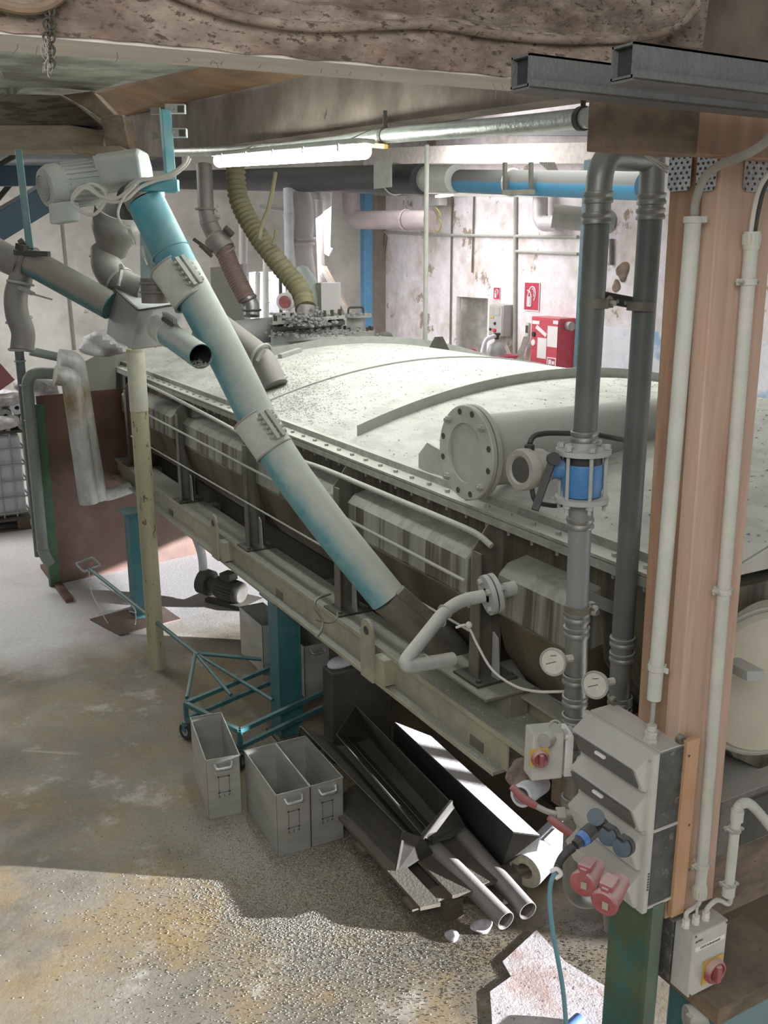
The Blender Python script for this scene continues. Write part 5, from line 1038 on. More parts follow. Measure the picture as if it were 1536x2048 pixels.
# gauges
def gauge(label, gx, gy, px, py, T, nrm_px):
    c = PT(gx, gy, T); st = PT(px, py, T+0.03); d_ = (c-st).normalized(); d_ = (d_ + V((-0.1,-0.6,0.15))).normalized()
    g = thing('pressure_gauge', label, 'gauge', c, None)
    b = MB(); b.lathe(c, d_, [(-0.020,0),(-0.020,0.040),(-0.005,0.045),(0.004,0.045),(0.004,0.040),(0.000,0.039),(0.0,0)], 36); b.build('case', M['dusty_metal'], g)
    b = MB(); b.lathe(c, d_, [(0.0012,0.0),(0.0012,0.0385)], 36); b.build('dial', M['glass_face'], g)
    u_, w_, dd = frame(d_)
    b = MB(); b.bar(c+dd*0.002-u_*0.010-w_*0.004, c+dd*0.002+u_*0.022+w_*0.012, 0.002, 0.0008, up=dd); b.bar(c+dd*0.002-w_*0.024-u_*0.010, c+dd*0.002-w_*0.018+u_*0.010, 0.002, 0.0008, up=dd); b.build('needle', M['ink'], g)
    b = MB(); b.cyl(c-dd*0.018, st, 0.012, n=6); b.hexa(c-dd*0.018, -dd, 0.016, 0.014); b.build('stem', M['steel'], g)
gauge('round dial thermometer on the left riser, higher of the two', 1106, 1324, 1145, 1316, 3.0, None)
gauge('round dial thermometer on the right riser, lower of the two', 1190, 1370, 1228, 1362, 3.0, None)
P2 = lambda x, y: PY(x, y, Y2_)
g2 = thing('steel_riser', 'right grey riser pipe standing close to the timber post', 'pipe', P2(1230, 1700))
b = MB(); b.cyl(P2(1301, 425), P2(1245, 1275), RP+0.001, n=32); b.build('main_pipe', M['pvc'], g2)
b = MB(); b.cyl(P2(1306, 300), P2(1301, 432), RP+0.002, n=32); b.build('top_pipe', M['pressed'], g2)
b = MB(); b.cyl(P2(1245, 1270), P2(1226, 1640), RP+0.001, n=32); b.build('lower_pipe', M['pressed'], g2)
for (x, y) in ((1301, 428), (1303, 398), (1245, 1282), (1244, 1312), (1240, 1400), (1239, 1425)):
    b = MB(); fitting(b, P2(x, y), (0.05,0,-1), RP+0.002, 0.036, 0.006); b.build('press_ring', M['pressed'], g2)
for (x, y) in ((1282, 613),):
    p = P2(x, y); b = MB(); b.lathe(p, (0.05,0,1), [(-0.014,RP),(-0.014,RP+0.008),(0.014,RP+0.008),(0.014,RP)], 32); b.build('pipe_clamp', M['leg'], g2)
g = thing('strut_channel', 'perforated strut rail tying the two risers together near the top', 'rail', PY(1240, 603, Y2_+0.06))
b = MB(); b.bar(PY(1192, 592, Y2_+0.07), PY(1262, 605, Y2_+0.07), 0.03, 0.035); b.build('rail_profile', M['dark'], g, bevel=0.002)
for k in range(3):
    q = PY(1218+16*k, 600+3*k, Y2_+0.05); b = MB(); b.lathe(q, (0,-1,0), [(0,0),(0.002,0.007 if k else 0.014)], 14); b.build('slot', M['galv'] if k else M['dusty_metal'], g)
g = thing('strut_channel', 'pale bracket rail behind the risers at the height of the trough', 'rail', PY(1230, 1205, 2.5))
b = MB(); b.bar(PY(1165, 1190, 2.5), PY(1250, 1225, 2.5), 0.045, 0.045); b.build('rail_profile', M['dusty_metal'], g); b = MB(); b.lathe(PY(1188, 1222, 2.45), (0,-1,0), [(0,0),(0,0.018),(0.006,0.018),(0.02,0.01),(0.02,0)], 16); b.build('washer_bolt', M['steel'], g)
b = MB(); b.bar(PY(1175,1265,2.75), PY(1240,1290,2.75), 0.05, 0.14); tag(b.build('louvre_plate', M['dusty_metal']), 'dusty grille plate behind the risers below the bracket rail', 'grille')
b = MB(); b.obb(PY(1172,1400,2.7), (0.25,0,0), (0,0.02,0), (0,0,0.2)); tag(b.build('brown_plate', M['rust_panel']), 'brown plate showing between the two risers', 'plate')
# valves with red levers
def bar_lever(label, pts_px, T, pw):
    g = thing('lever_valve', label, 'valve', PT(*pts_px[-1], T)); P = [PT(x, y, T-0.01) for x, y in pts_px]
    b = MB()
    pa = spline(P[:3], 6); b.tube(pa, [0.011+0.004*math.sin(PI*min(i/len(pa),1)) for i in range(len(pa))], 10); b.build('lever_grip', M['red_handle'], g)
    b = MB(); b.tube(spline(P[2:], 6), 0.010, 10); b.build('lever_arm', M['dusty_metal'], g)
    b = MB(); q = PT(*pts_px[-1], T); b.hexa(q, V(_R), 0.022, 0.03); b.cyl(q, q+V(_R)*0.05, 0.015, n=14); b.build('valve_stem', M['dusty_metal'], g)
bar_lever('drain valve with a long dusty red lever, upper of two on the left riser', [(1024,1573),(1045,1595),(1072,1612),(1092,1622),(1112,1628)], 3.1, 0.012)
bar_lever('ball valve with a red lever, lower of two on the left riser', [(1098,1634),(1118,1650),(1145,1670),(1152,1674),(1160,1678)], 3.02, 0.012)
g = thing('drain_nozzle', 'small capped brass fitting sticking out left from the left riser', 'fitting', PT(1095, 1465, 3.15))
b = MB(); b.cyl(PT(1098,1478,3.05), PT(1140,1462,3.15), 0.018, n=16); b.lathe(PT(1088,1482,3.02), PT(1140,1462,3.15)-PT(1088,1482,3.02), [(0,0),(0,0.024),(0.025,0.026),(0.025,0)], 20); b.hexa(PT(1115,1472,3.09), V(_R), 0.024, 0.03); b.ring(PT(1110,1452,3.08), -_F, 0.018, 0.003, 16, 6); b.build('fitting_body', M['dusty_metal'], g)
g = thing('drain_nozzle', 'small capped fitting between the left riser and the socket cabinet', 'fitting', PT(1170, 1525, 3.05))
b = MB(); b.lathe(PT(1165,1523,2.98), PT(1190,1513,3.1)-PT(1165,1523,2.98), [(0,0),(0,0.021),(0.05,0.023),(0.05,0)], 20); b.build('fitting_body', M['dusty_metal'], g)
# switch on the left riser
def rotary(g, c, nrm, up, s, yel=True):
    nrm = V(nrm).normalized(); up = V(up).normalized(); sd = nrm.cross(up).normalized()
    if yel: b = MB(); b.obb(c - sd*s - up*s, sd*2*s, up*2*s, nrm*0.003); b.build('yellow_plate', M['yellow'], g)
    b = MB(); b.lathe(c+nrm*0.003, nrm, [(0,0.72*s),(0,0.92*s),(0.012,0.95*s),(0.02,0.85*s),(0.02,0.72*s),(0.004,0.7*s),(0.004,0)], 32); kr_ = b.build('knob_ring', M['red_dusty'], g)
    b = MB(); b.obb(c+nrm*0.006 - sd*0.22*s - up*0.7*s, sd*0.44*s, up*1.4*s, nrm*0.026); b.build('knob_grip', M['red_dusty'], kr_, bevel=0.003)
sw = thing('safety_switch', 'white switch box with a red rotary knob in front of the left riser', 'switch', PT(1095, 1520, 3.12))
c0 = PT(1092, 1508, 3.08)
b = MB(); b.obb(c0+V((-0.055,0,-0.085)), V((0.10,-0.035,0)), V((0.02,0.07,0)), V((0,0,0.17))); b.build('enclosure', M['panel_white'], sw, bevel=0.006)
nr_ = V((-0.33,-0.94,0)).normalized()
rotary(sw, PT(1078, 1514, 3.02), nr_, (0,0,1), 0.030)
b = MB(); b.obb(c0+V((0.055,-0.03,-0.085)), V((0.025,-0.01,0)), V((0.03,0.08,0)), V((0,0,0.15))); b.build('side_cover', M['sign_white'], sw, bevel=0.003)
lump('foil_bundle', 'crumpled white and charred foil bundle below the red switch', 'foil', PT(1050, 1545, 3.35), 0.06, 0.06, 0.04, M['weathered'], 31)
g = thing('pipe_offcut', 'short white tube piece below the foil bundle', 'tube', PT(1070, 1575, 3.3)); b = MB(); b.lathe(PT(1042,1592,3.25), PT(1088,1560,3.4)-PT(1042,1592,3.25), [(0,0.03),(0,0.04),(0.15,0.04),(0.15,0)], 24); b.build('tube_body', M['roll'], g)

# ============================================================ things on the timber post
def conduit(label, xa, ya, xb, yb, face, r, clips, caps=(True, True), base=None):
    off = r+0.012
    if face == 'L': f_ = lambda x, y: PX(x, y, PXface(x, y) )
    p0, p1 = (PX(xa, ya, top.x-off), PX(xb, yb, bot.x-off-0.01)) if face == 'L' else (PY(xa, ya, Cm.y-off), PY(xb, yb, Cm.y-off))
    g = thing('wall_conduit', label, 'conduit', p1); d = (p1-p0).normalized()
    b = MB(); b.lathe(p0, d, [(0,r*0.6),(0,r),((p1-p0).length,r),((p1-p0).length,r*0.6)], 28); b.build('conduit_tube', M['white_pl'], g)
    for t in clips:
        c = p0.lerp(p1, t); n_ = V((1,0,0)) if face == 'L' else V((0,1,0)); s_ = V((0,1,0)) if face == 'L' else V((1,0,0))
        b = MB(); b.lathe(c-d*0.008, d, [(0,r),(0,r+0.004),(0.016,r+0.004),(0.016,r)], 24); b.obb(c-d*0.008-s_*(r+0.016)+n_*(r*0.2), s_*2*(r+0.016), d*0.016, n_*0.006); b.obb(c-d*0.006-s_*0.006+n_*r, s_*0.012, d*0.012, n_*(off-r)); b.build('conduit_clip', M['white_pl'], g, bevel=0.001)
        if face == 'R':
            for sg in (-1, 1):
                b = MB(); b.cyl(c+s_*sg*(r+0.012)-n_*0.010, c+s_*sg*(r+0.012)+n_*0.012, 0.0045, n=8); b.build('clip_screw', M['dusty_metal'], g)
    return g, p0, p1, d
g, ca, cbp, cd_ = conduit('thick white conduit on the left face of the timber post above the socket cabinet', 1387, 436, 1308, 1398, 'L', 0.0205, (0.003, 0.925))
b = MB(); b.tube([cbp, cbp+cd_*0.075], 0.007, 10); b.build('cable_tail', M['rail'], g)
g, ra, rb, rd = conduit('long white conduit on the right face of the timber post', 1504, 468, 1399, 1790, 'R', 0.0175, (0.06, 0.49, 0.945))
for (p, dd) in ((ra, rd), (rb, -rd)):
    b = MB(); b.lathe(p-dd*0.006, dd, [(0,0.012),(0,0.0205),(0.04,0.0205),(0.045,0.018)], 20)
    for k in range(14): a = 2*PI*k/14; u_, w_, _d = frame(dd); q = p+(u_*math.cos(a)+w_*math.sin(a))*0.0205; b.bar(q, q+dd*0.025, 0.003, 0.003)
    b.build('conduit_gland', M['white_pl'], g)
cb = thing('feed_cable', 'thick grey cable bending from the header board into the left conduit', 'cable', PX(1388, 440, top.x-0.03))
xf = top.x-0.035
b = MB(); b.tube(spline([PX(1388, 440, xf), PX(1392, 400, xf-0.005), PX(1410, 355, xf-0.01), PT(1440, 330, 2.25), PT(1490, 310, 2.15), PT(1530, 285, 2.1), PT(1560, 250, 2.1)], 8), 0.0105, 12); b.build('cable_run', M['cable'], cb)
for k, (o1_, lab) in enumerate(((0, 'black and white cable entering the right conduit, left strand'), (9, 'dark cable entering the right conduit, right strand'))):
    cb = thing('feed_cable', lab, 'cable', PY(1505+o1_, 465, Cm.y-0.03)); b = MB(); b.tube(spline([PY(1501+o1_*0.8, 470, Cm.y-0.03), PY(1508+o1_, 420, Cm.y-0.035), PY(1520+o1_, 375, Cm.y-0.04), PY(1545+o1_, 335, Cm.y-0.05)], 8), 0.006, 8); b.build('cable_run', M['white_cable'] if k == 0 else M['dark'], cb)
b = MB()
for dxx in (0, 8, 14): b.tube(spline([PT(1268+dxx, 290, 2.75), PT(1290+dxx*0.6, 312, 2.7), PT(1334+dxx*0.2, 345-dxx*0.8, 2.62)], 6), 0.003, 6)
g = b.build('thin_wires', M['cable']); tag(g, 'bundle of thin wires bending down to the post behind the risers', 'wires')
# back board and socket cabinet
xw = bot.x - 0.003
zt, zbm = PX(1312, 1462, 1.96).z, 1.245
yn, yf = Cm.y-0.012, PX(1178, 1448, 1.86).y
g = thing('mounting_board', 'narrow orange-brown screwed board edge beside the socket cabinet', 'board', (xw, yn, zbm))
b = MB(); bx0, bx1 = PY(1366, 1490, yn).x, PY(1391, 1490, yn).x; b.obb((bx0, yn-0.016, PY(1370,1815,yn).z), (bx1-bx0,0,0), (0,0.02,0), (0,0,PY(1370,1478,yn).z-PY(1370,1815,yn).z)); b.build('board_face', mat('bright_plywood', (0.56,0.33,0.19), 0.7, 0, 0, var=0.15, stretch=(6,6,0.5)), g, bevel=0.002)
for y in (1512, 1650, 1740): b = MB(); b.lathe(PY(1378, y, yn-0.0165), (0,-1,0), [(0,0),(0.001,0.004)], 10); b.build('screw', M['dark'], g)
yn -= 0.005
sk = thing('socket_cabinet', 'large dusty white socket distribution cabinet on the timber post', 'cabinet', (1.86, (yn+yf)/2, zbm))
xb0 = PY(1312, 1600, yn).x; xb1 = PY(1362, 1600, yn).x
ztop = PY(1340, 1500, yn).z; zbot = PY(1325, 1805, yn).z
b = MB(); b.mm(xb0, xb1, yn, yf, zbot, ztop); b.build('rear_housing', M['black_side'], sk, bevel=0.006)
b = MB(); b.mm(xb0+0.004, xb1-0.002, yn+0.003, yf-0.003, ztop-0.002, ztop+0.003); b.build('dusty_top', M['panel_white'], sk, bevel=0.001)
for zz in (zbot, (zbot+ztop)/2, ):
    b = MB(); b.mm(xb0, xb1+0.002, yn-0.003, yn+0.01, zz, zz+0.010); b.build('side_rib', M['panel_white'], sk, bevel=0.002)
# front cover: plate plus saw-tooth body
xfp = xb0-0.022
b = MB(); b.mm(xfp, xb0, yn-0.004, yf+0.004, zbot-0.01, ztop+0.004); b.build('front_cover', M['panel_white'], sk, bevel=0.005)
Hc = ztop-zbot; n_t = 4; pit = Hc/n_t
ya_, yb_ = yn+0.012, yf-0.012
for k in range(n_t):
    z1_ = ztop - pit*k; z0_ = z1_-pit
    out = 0.055
    prf = [(xfp+0.002, z1_), (xfp-out, z1_-pit*0.30), (xfp-out*0.35, z0_+pit*0.08), (xfp+0.002, z0_+pit*0.02)]
    b = MB(); b.prism([V((x, ya_, z)) for x, z in prf], (0, yb_-ya_, 0)); b.build('stepped_hood', M['panel_white'], sk, bevel=0.004)
    if k < 2:   # dark transparent flap on the receding face
        p_t, p_b = V((xfp-out-0.002, 0, z1_-pit*0.34)), V((xfp-out*0.42-0.003, 0, z0_+pit*0.16))
        b = MB(); b.prism([V((p_t.x, ya_+0.012, p_t.z)), V((p_t.x, yb_-0.012, p_t.z)), V((p_b.x, yb_-0.012, p_b.z)), V((p_b.x, ya_+0.012, p_b.z))], (-0.003,0,-0.002)); b.build('breaker_flap', M['dial_glass'], sk)
        b = MB(); b.mm(p_t.x-0.008, p_t.x, (ya_+yb_)/2-0.02, (ya_+yb_)/2+0.02, p_t.z-0.016, p_t.z-0.008); b.build('flap_latch', M['sign_white'], sk)
for (yy, zz) in ((yn+0.012, ztop-0.02), (yn+0.012, zbot+Hc*0.5)):
    b = MB(); b.lathe((xfp-0.002, yy+0.004, zz), (-1,0,0), [(0,0),(0,0.008),(0.008,0.007),(0.010,0)], 14); b.build('cover_screw', M['steel'], sk)
for (yy) in (yn+0.01, yf-0.01):
    b = MB(); b.lathe((xb1-0.012, yy, ztop+0.016), (0,-1,0), [(-0.008,0.005),(-0.008,0.014),(0.008,0.014),(0.008,0.005)], 16); b.build('mounting_ear', M['leg'], sk)
cg = cbp + cd_*0.07; cg.z = ztop+0.002
b = MB(); gx, gy = PZ(1303, 1470, ztop+0.02).x, PZ(1303, 1470, ztop+0.02).y
for (z_, r_, h_) in ((0,0.023,0.014),(0.014,0.019,0.012),(0.026,0.021,0.010),(0.036,0.014,0.016)): b.cyl((gx,gy,ztop+z_), (gx,gy,ztop+z_+h_), r_, n=6 if r_ > 0.018 else 14)
b.build('cable_gland', M['panel_white'], sk)
b = MB(); 
for k in range(9): b.mm(xfp-0.001, xfp+0.001, yn-0.0048, yn-0.0042, 0, 0)
b = MB()
for k in range(7): b.obb((xb0-0.012, yn-0.0052, zbot+0.07+0.009*k), (0.006,0,0), (0,0.001,0), (0,0,0.005))
b.build('printed_marks', M['ink'], sk)
# sockets
def schuko(label, px, py, T, lidcol, open_=False):
    c = PT(px, py, T); g = thing('hooded_socket', label, 'socket', c); d = V((-0.85,-0.35,0.25)).normalized()
    b = MB(); b.lathe(c-d*0.02, d, [(0,0),(0,0.026),(0.022,0.026),(0.022,0)], 24); b.build('socket_base', M['black'], g)
    b = MB(); lc = c+d*0.006 if not open_ else c+V((-0.01,0,0.035)); b.lathe(lc, d if not open_ else V((-0.6,-0.5,0.7)), [(0,0),(0,0.024),(0.005,0.024),(0.007,0)], 24); b.build('flap_lid', lidcol, g)
    b = MB(); b.mm(c.x-0.012, c.x+0.012, c.y-0.01, c.y+0.012, c.z+0.022, c.z+0.030); b.build('hinge', M['black'], g)
bl = mat('blue_grey_lid', (0.05,0.09,0.13), 0.5, 0, 0.5, (0.20,0.23,0.25), 0.1)
schuko('blue-grey flap socket with open lid holding the blue plug', 1196, 1655, 2.60, bl, True)
schuko('blue-grey flap socket, middle one of the three on the cabinet', 1217, 1672, 2.50, bl)
schuko('blue-grey flap socket, right one of the three on the cabinet', 1246, 1694, 2.44, bl)
def cee(label, px, py, T, px2, py2):
    c = PT(px, py, T); e = PT(px2, py2, T-0.03); d = (e-c).normalized(); g = thing('industrial_socket', label, 'socket', c)
    b = MB(); b.lathe(c-d*0.02, d, [(0,0),(0,0.026),(0.03,0.028),(0.055,0.032),(0.085,0.032),(0.085,0)], 28); b.build('socket_body', M['red_dusty'], g)
    b = MB(); b.lathe(c+d*0.066, d, [(0,0),(0,0.035),(0.010,0.036),(0.014,0.032),(0.014,0)], 28); b.build('flap_lid', M['red_dusty'], g)
    up = V((0,0,1)); sd = d.cross(up).normalized(); q = c+d*0.05+up*0.036
    b = MB(); b.obb(q-sd*0.018-d*0.02, sd*0.036, d*0.045, up*0.018); b.obb(q-sd*0.010+d*0.016-up*0.03, sd*0.020, d*0.014, up*0.04); b.build('lid_hinge', M['red_dusty'], g, bevel=0.003)
    b = MB(); b.obb(c+d*0.082-sd*0.014-up*0.010, sd*0.016, up*0.02, d*0.0015); b.build('rating_label', M['cream'], g)
cee('dusty red three-phase socket on the cabinet, left and higher one', 1186, 1738, 2.55, 1176, 1752)
cee('dusty red three-phase socket on the cabinet, right and lower one', 1234, 1770, 2.44, 1220, 1790)
# blue plug and cable
g = thing('power_plug', 'bright blue and black power plug in the open socket with coiled bend protector', 'plug', PT(1163, 1680, 2.55))
d0, d1 = PT(1185, 1660, 2.56), PT(1145, 1695, 2.52); dd = (d1-d0).normalized()
b = MB(); b.lathe(d0, dd, [(0,0),(0,0.022),(0.03,0.022),(0.035,0.016),(0.07,0.013),(0.07,0)], 20); b.build('plug_body', M['black'], g)
b = MB(); b.lathe(d0+dd*0.028, dd, [(0,0.0),(0,0.021),(0.022,0.019),(0.022,0)], 20); b.build('plug_ring', M['blue_plug'], g)
b = MB(); ppx = [PT(1145,1695,2.52), PT(1132,1706,2.51), PT(1120,1722,2.5), PT(1112,1742,2.5)]; sp = spline(ppx, 6)
for i in range(len(sp)-1):
    for h_ in (0, 0.5): b.ring(sp[i].lerp(sp[i+1], h_), sp[i+1]-sp[i], 0.0105-0.003*i/len(sp), 0.0022, 14, 6)
b.tube(sp, 0.007, 10); b.build('bend_protector', M['black'], g)
g = thing('hanging_cable', 'blue-grey cable hanging from the blue plug to the floor at the bottom', 'cable', PT(1105, 1760, 2.5))
b = MB(); b.tube(spline([PT(1112,1742,2.5), PT(1102,1765,2.5), PT(1099,1800,2.5), PT(1105,1860,2.5), PT(1116,1920,2.52), PT(1126,1980,2.55), PT(1133,2055,2.6)], 8), 0.0065, 10); b.build('cable_run', M['blue_cable'], g)
b = MB(); b.tube(spline([PT(1102,1742,2.49), PT(1114,1738,2.48), PT(1122,1748,2.49), PT(1112,1756,2.5)], 6), 0.006, 8); b.build('tape_wrap', M['sign_white'], g)
g = thing('cable_connector', 'blue connector just showing at the bottom edge', 'connector', PZ(1150, 2050, 0.02)); b = MB(); b.cyl(PZ(1138, 2060, 0.03), PZ(1160, 2040, 0.03), 0.03, n=16); b.build('connector_body', M['blue_plug'], g)
# isolator box
Yi = 1.66
iL, iR = PY(1385, 1900, Yi).x, PY(1455, 1855, Yi).x
iz0, iz1 = PY(1385, 1992, Yi).z, PY(1385, 1872, Yi).z
g = thing('isolator_switch', 'white isolator switch box with a large red rotary knob at the foot of the post', 'switch', ((iL+iR)/2, Yi, iz0))
b = MB(); b.mm(iL, iR, Yi, Yi+0.075, iz0, iz1); b.build('enclosure', M['panel_white'], g, bevel=0.004)
b = MB(); b.mm(iL-0.004, iR+0.002, Yi+0.078, Yi+0.14, iz0+0.006, iz1-0.004); b.build('rear_housing', M['black_side'], g, bevel=0.004)
cc = PY(1424, 1938, Yi-0.001)
rotary(g, cc, (0,-1,0), (0,0,1), 0.042)
b = MB(); b.mm(iL+0.012, iR-0.010, Yi-0.0015, Yi, PY(1420,1886,Yi).z-0.008, PY(1420,1886,Yi).z+0.008); b.build('label_strip', M['sign_white'], g)
def text(name, s, loc, rot, size, m, parent, ext=0.0004):
    c = bpy.data.curves.new(name, 'FONT'); c.body = s; c.size = size; c.extrude = ext; c.align_x = 'CENTER'; c.align_y = 'CENTER'
    t_ = bpy.data.objects.new(name, c); COL.objects.link(t_); bpy.context.view_layer.update()
    me = bpy.data.meshes.new_from_object(t_.evaluated_get(bpy.context.evaluated_depsgraph_get())); bpy.data.objects.remove(t_); bpy.data.curves.remove(c)
    me.materials.clear(); me.materials.append(m); o = bpy.data.objects.new(name, me); COL.objects.link(o); o.rotation_euler = rot
    o.parent = parent; o.location = V(loc)-V(parent.location); return o
text('label_text', 'CDM Aufheizventil', ((iL+iR)/2, Yi-0.002, PY(1420,1886,Yi).z), (PI/2,0,0), 0.011, M['ink'], g)
text('maker_text', 'EATON', (iL+0.025, Yi-0.001, iz1-0.03), (PI/2,0,0), 0.009, M['ink'], g)
for (x_, z_) in ((iL+0.008, iz0+0.008), (iR-0.008, iz0+0.008), (iL+0.008, iz1-0.008), (iR-0.008, iz1-0.008)):
    b = MB(); b.lathe((x_, Yi-0.001, z_), (0,-1,0), [(0,0),(0.001,0.004)], 10); b.build('cover_screw', M['dark'], g)
for k, (x, y) in enumerate(((1372, 1845), (1392, 1838), (1412, 1830))):
    q = PZ(x, y, iz1+0.015); q.z = iz1
    b = MB()
    for (z_, r_, h_) in ((0,0.013,0.010),(0.010,0.011,0.008),(0.018,0.012,0.008)): b.cyl(q+V((0,0,z_)), q+V((0,0,z_+h_)), r_, n=6)
    b.build('cable_gland', M['sign_white'], g)
    w = thing('gland_cable', ['pale cable from the right conduit into the left gland of the isolator', 'pale cable from the right conduit into the middle gland of the isolator', 'pale looping cable from the small conduit into the right gland of the isolator'][k], 'cable', q)
    b = MB()
    if k < 2: b.tube(spline([q+V((0,0,0.02)), q+V((0,0,0.05)), rb+V((0,0,-0.03)), rb+V((0,0,0.01))], 8), 0.007 if k == 0 else 0.004, 8)
    else: b.tube(spline([q+V((0,0,0.02)), q+V((0.005,0,0.04)), PY(1435,1800,Yi+0.03), PY(1455,1808,Yi+0.03), PY(1461,1800,Yi+0.03), PY(1458,1786,Yi+0.03)], 8), 0.0075, 10)
    b.build('cable_run', M['white_cable'], w)
g = thing('round_fitting', 'grey round capped fitting under the isolator switch', 'fitting', PY(1398, 2035, Yi+0.05))
b = MB(); c = PY(1385, 2028, Yi+0.06); b.lathe(c+V((-0.03,0,0)), (1,-0.5,-0.1), [(0,0),(0,0.038),(0.04,0.044),(0.08,0.044),(0.09,0.036),(0.09,0)], 28); b.obb(c+V((-0.045,-0.03,0.0)), (0.03,0,0), (0,0.02,0), (0,0,0.03)); b.build('fitting_body', M['dusty_metal'], g, bevel=0.002)
# conduit piece at the right with ribbed hose
Yq = 1.62
g = thing('flex_conduit', 'short white conduit with ribbed flexible hose bending off right of the post', 'conduit', PY(1460, 1700, Yq))
b = MB(); b.cyl(PY(1472, 1640, Yq), PY(1456, 1790, Yq), 0.0145, n=24); b.build('conduit_tube', M['white_pl'], g)
for (x, y) in ((1474, 1632), (1457, 1782)):
    b = MB(); q = PY(x, y, Yq); b.lathe(q-V((0,0,0.015)), (0,0,1), [(0,0.012),(0,0.0185),(0.035,0.0185),(0.035,0.012)], 20); b.build('conduit_gland', M['white_pl'], g)
for (x, y) in ((1470, 1658), (1460, 1768)):
    b = MB(); q = PY(x, y, Yq); b.lathe(q-V((0,0,0.007)), (0,0,1), [(0,0.0145),(0,0.018),(0.014,0.018),(0.014,0.0145)], 20); b.cyl(q+V((0.02,-0.012,0)), q+V((0.02,0.02,0)), 0.005, n=8); b.cyl(q+V((-0.02,-0.012,0)), q+V((-0.02,0.02,0)), 0.005, n=8); b.obb(q+V((-0.025,0.01,-0.006)), (0.05,0,0), (0,0.006,0), (0,0,0.012)); b.build('conduit_clip', M['dusty_metal'], g)
sp = spline([PY(1474,1630,Yq), PY(1478,1612,Yq), PY(1495,1606,Yq), PY(1515,1622,Yq), PY(1550,1665,Yq)], 14)
b = MB(); b.tube(sp, [0.0135+0.0018*(i % 2) for i in range(len(sp))], 16); b.build('ribbed_hose', M['white_pl'], g)
b = MB(); b.mm(PY(1440,1700,1.8).x, PY(1540,1700,1.8).x, 1.74, 1.75, PY(1470,1800,1.74).z, PY(1470,1620,1.74).z); 
g.location = g.location
# ============================================================ machine behind the post at the right
g = thing('vessel_drum', 'big cream drum end standing behind the post at the right edge', 'drum', PT(1510, 1400, 3.6))
c = PT(1548, 1375, 3.25); dax = V((-0.35,-0.9,0)).normalized()
b = MB(); b.lathe(c, dax, [(0,0),(0,0.16),(-0.02,0.25),(-0.05,0.27),(-0.25,0.27),(-0.25,0)], 48); b.build('drum_body', M['beige'], g)
b = MB(); b.ring(c-dax*0.045, dax, 0.272, 0.010, 48, 8); b.build('rim_ring', M['dusty_metal'], g)
b = MB(); b.bar(PT(1462,1325,3.1), PT(1512,1352,2.95), 0.06, 0.03); tag(b.build('strut_channel', M['pump_grey']), 'short grey strut channel poking out right of the post toward the drum', 'channel')
g = thing('dust_hood', 'dusty stepped grey machine hood seen right of the post', 'hood', PT(1520, 1000, 5))
def pslab(name, pts, T, th, m, par=None, lab=None, cat=None, fl=False):
    q_ = [PT(x, y, T) for x, y in pts]
    if fl: q_[2].z = q_[3].z = 0.0; q_[2].x, q_[2].y = q_[1].x, q_[1].y; q_[3].x, q_[3].y = q_[0].x, q_[0].y
    b = MB(); b.prism(q_, V((_sy,_cy,0))*th); o = b.build(name, m, par, bevel=0.004)
    if lab: tag(o, lab, cat)
    return o
pslab('hood_panel', [(1480,1010),(1620,960),(1620,1080),(1472,1082)], 3.85, 0.3, M['pump_grey'], g)
pslab('hood_ledge', [(1472,1082),(1620,1055),(1620,1110),(1468,1120)], 3.7, 0.3, M['dusty_metal'], g)
pslab('hood_base', [(1468,1120),(1620,1110),(1620,1200),(1460,1200)], 3.75, 0.3, M['grey_box'], g)
pslab('ladder_rail', [(1470,1142),(1620,1120),(1620,1127),(1470,1150)], 3.6, 0.02, M['rail'], g)
g = thing('elbow_duct', 'grey curved duct just above the cream drum', 'duct', PT(1510, 1200, 4)); b = MB(); b.tube(spline([PT(1460,1240,3.5), PT(1480,1205,3.5), PT(1520,1180,3.5), PT(1600,1175,3.5)], 8), 0.05, 20); b.build('duct_body', M['pump_grey'], g)
g = thing('machine_box', 'low dusty-topped steel machine box at the lower right', 'machine', PT(1500, 1640, 2.9))
bz = PY(1443, 1605, 1.98)
b = MB(); b.mm(bz.x, bz.x+1.4, 1.98, 2.9, bz.z-0.22, bz.z); b.build('box_body', mat('dusty_topped_box', (0.10,0.095,0.08), 0.7, 0.2, 0.85, (0.46,0.45,0.42), 0.3, 6, bump=0.4, up=(0.5,0.9)), g, bevel=0.004)
b = MB(); b.mm(bz.x+0.02, bz.x+1.4, 1.995, 2.9, bz.z-0.50, bz.z-0.22); b.build('box_base', M['wood_dark'], g)
b = MB(); b.mm(bz.x+0.10, bz.x+1.4, 1.965, 1.98, bz.z-0.20, bz.z-0.03); b.build('side_panel', M['dark'], g, bevel=0.003)
g = thing('steel_column', 'broad dark teal steel column at the bottom right corner', 'column', PT(1510, 1960, 2.7))
b = MB(); q = PT(1448, 1900, 2.9); b.mm(q.x, q.x+0.35, q.y, q.y+0.2, 0, 0.80); b.build('column_shaft', M['teal'], g, bevel=0.01)
b = MB(); b.mm(q.x-0.02, q.x+0.4, q.y-0.02, q.y+0.25, 0.80, 0.86); b.build('head_plate', M['wood_dark'], g)

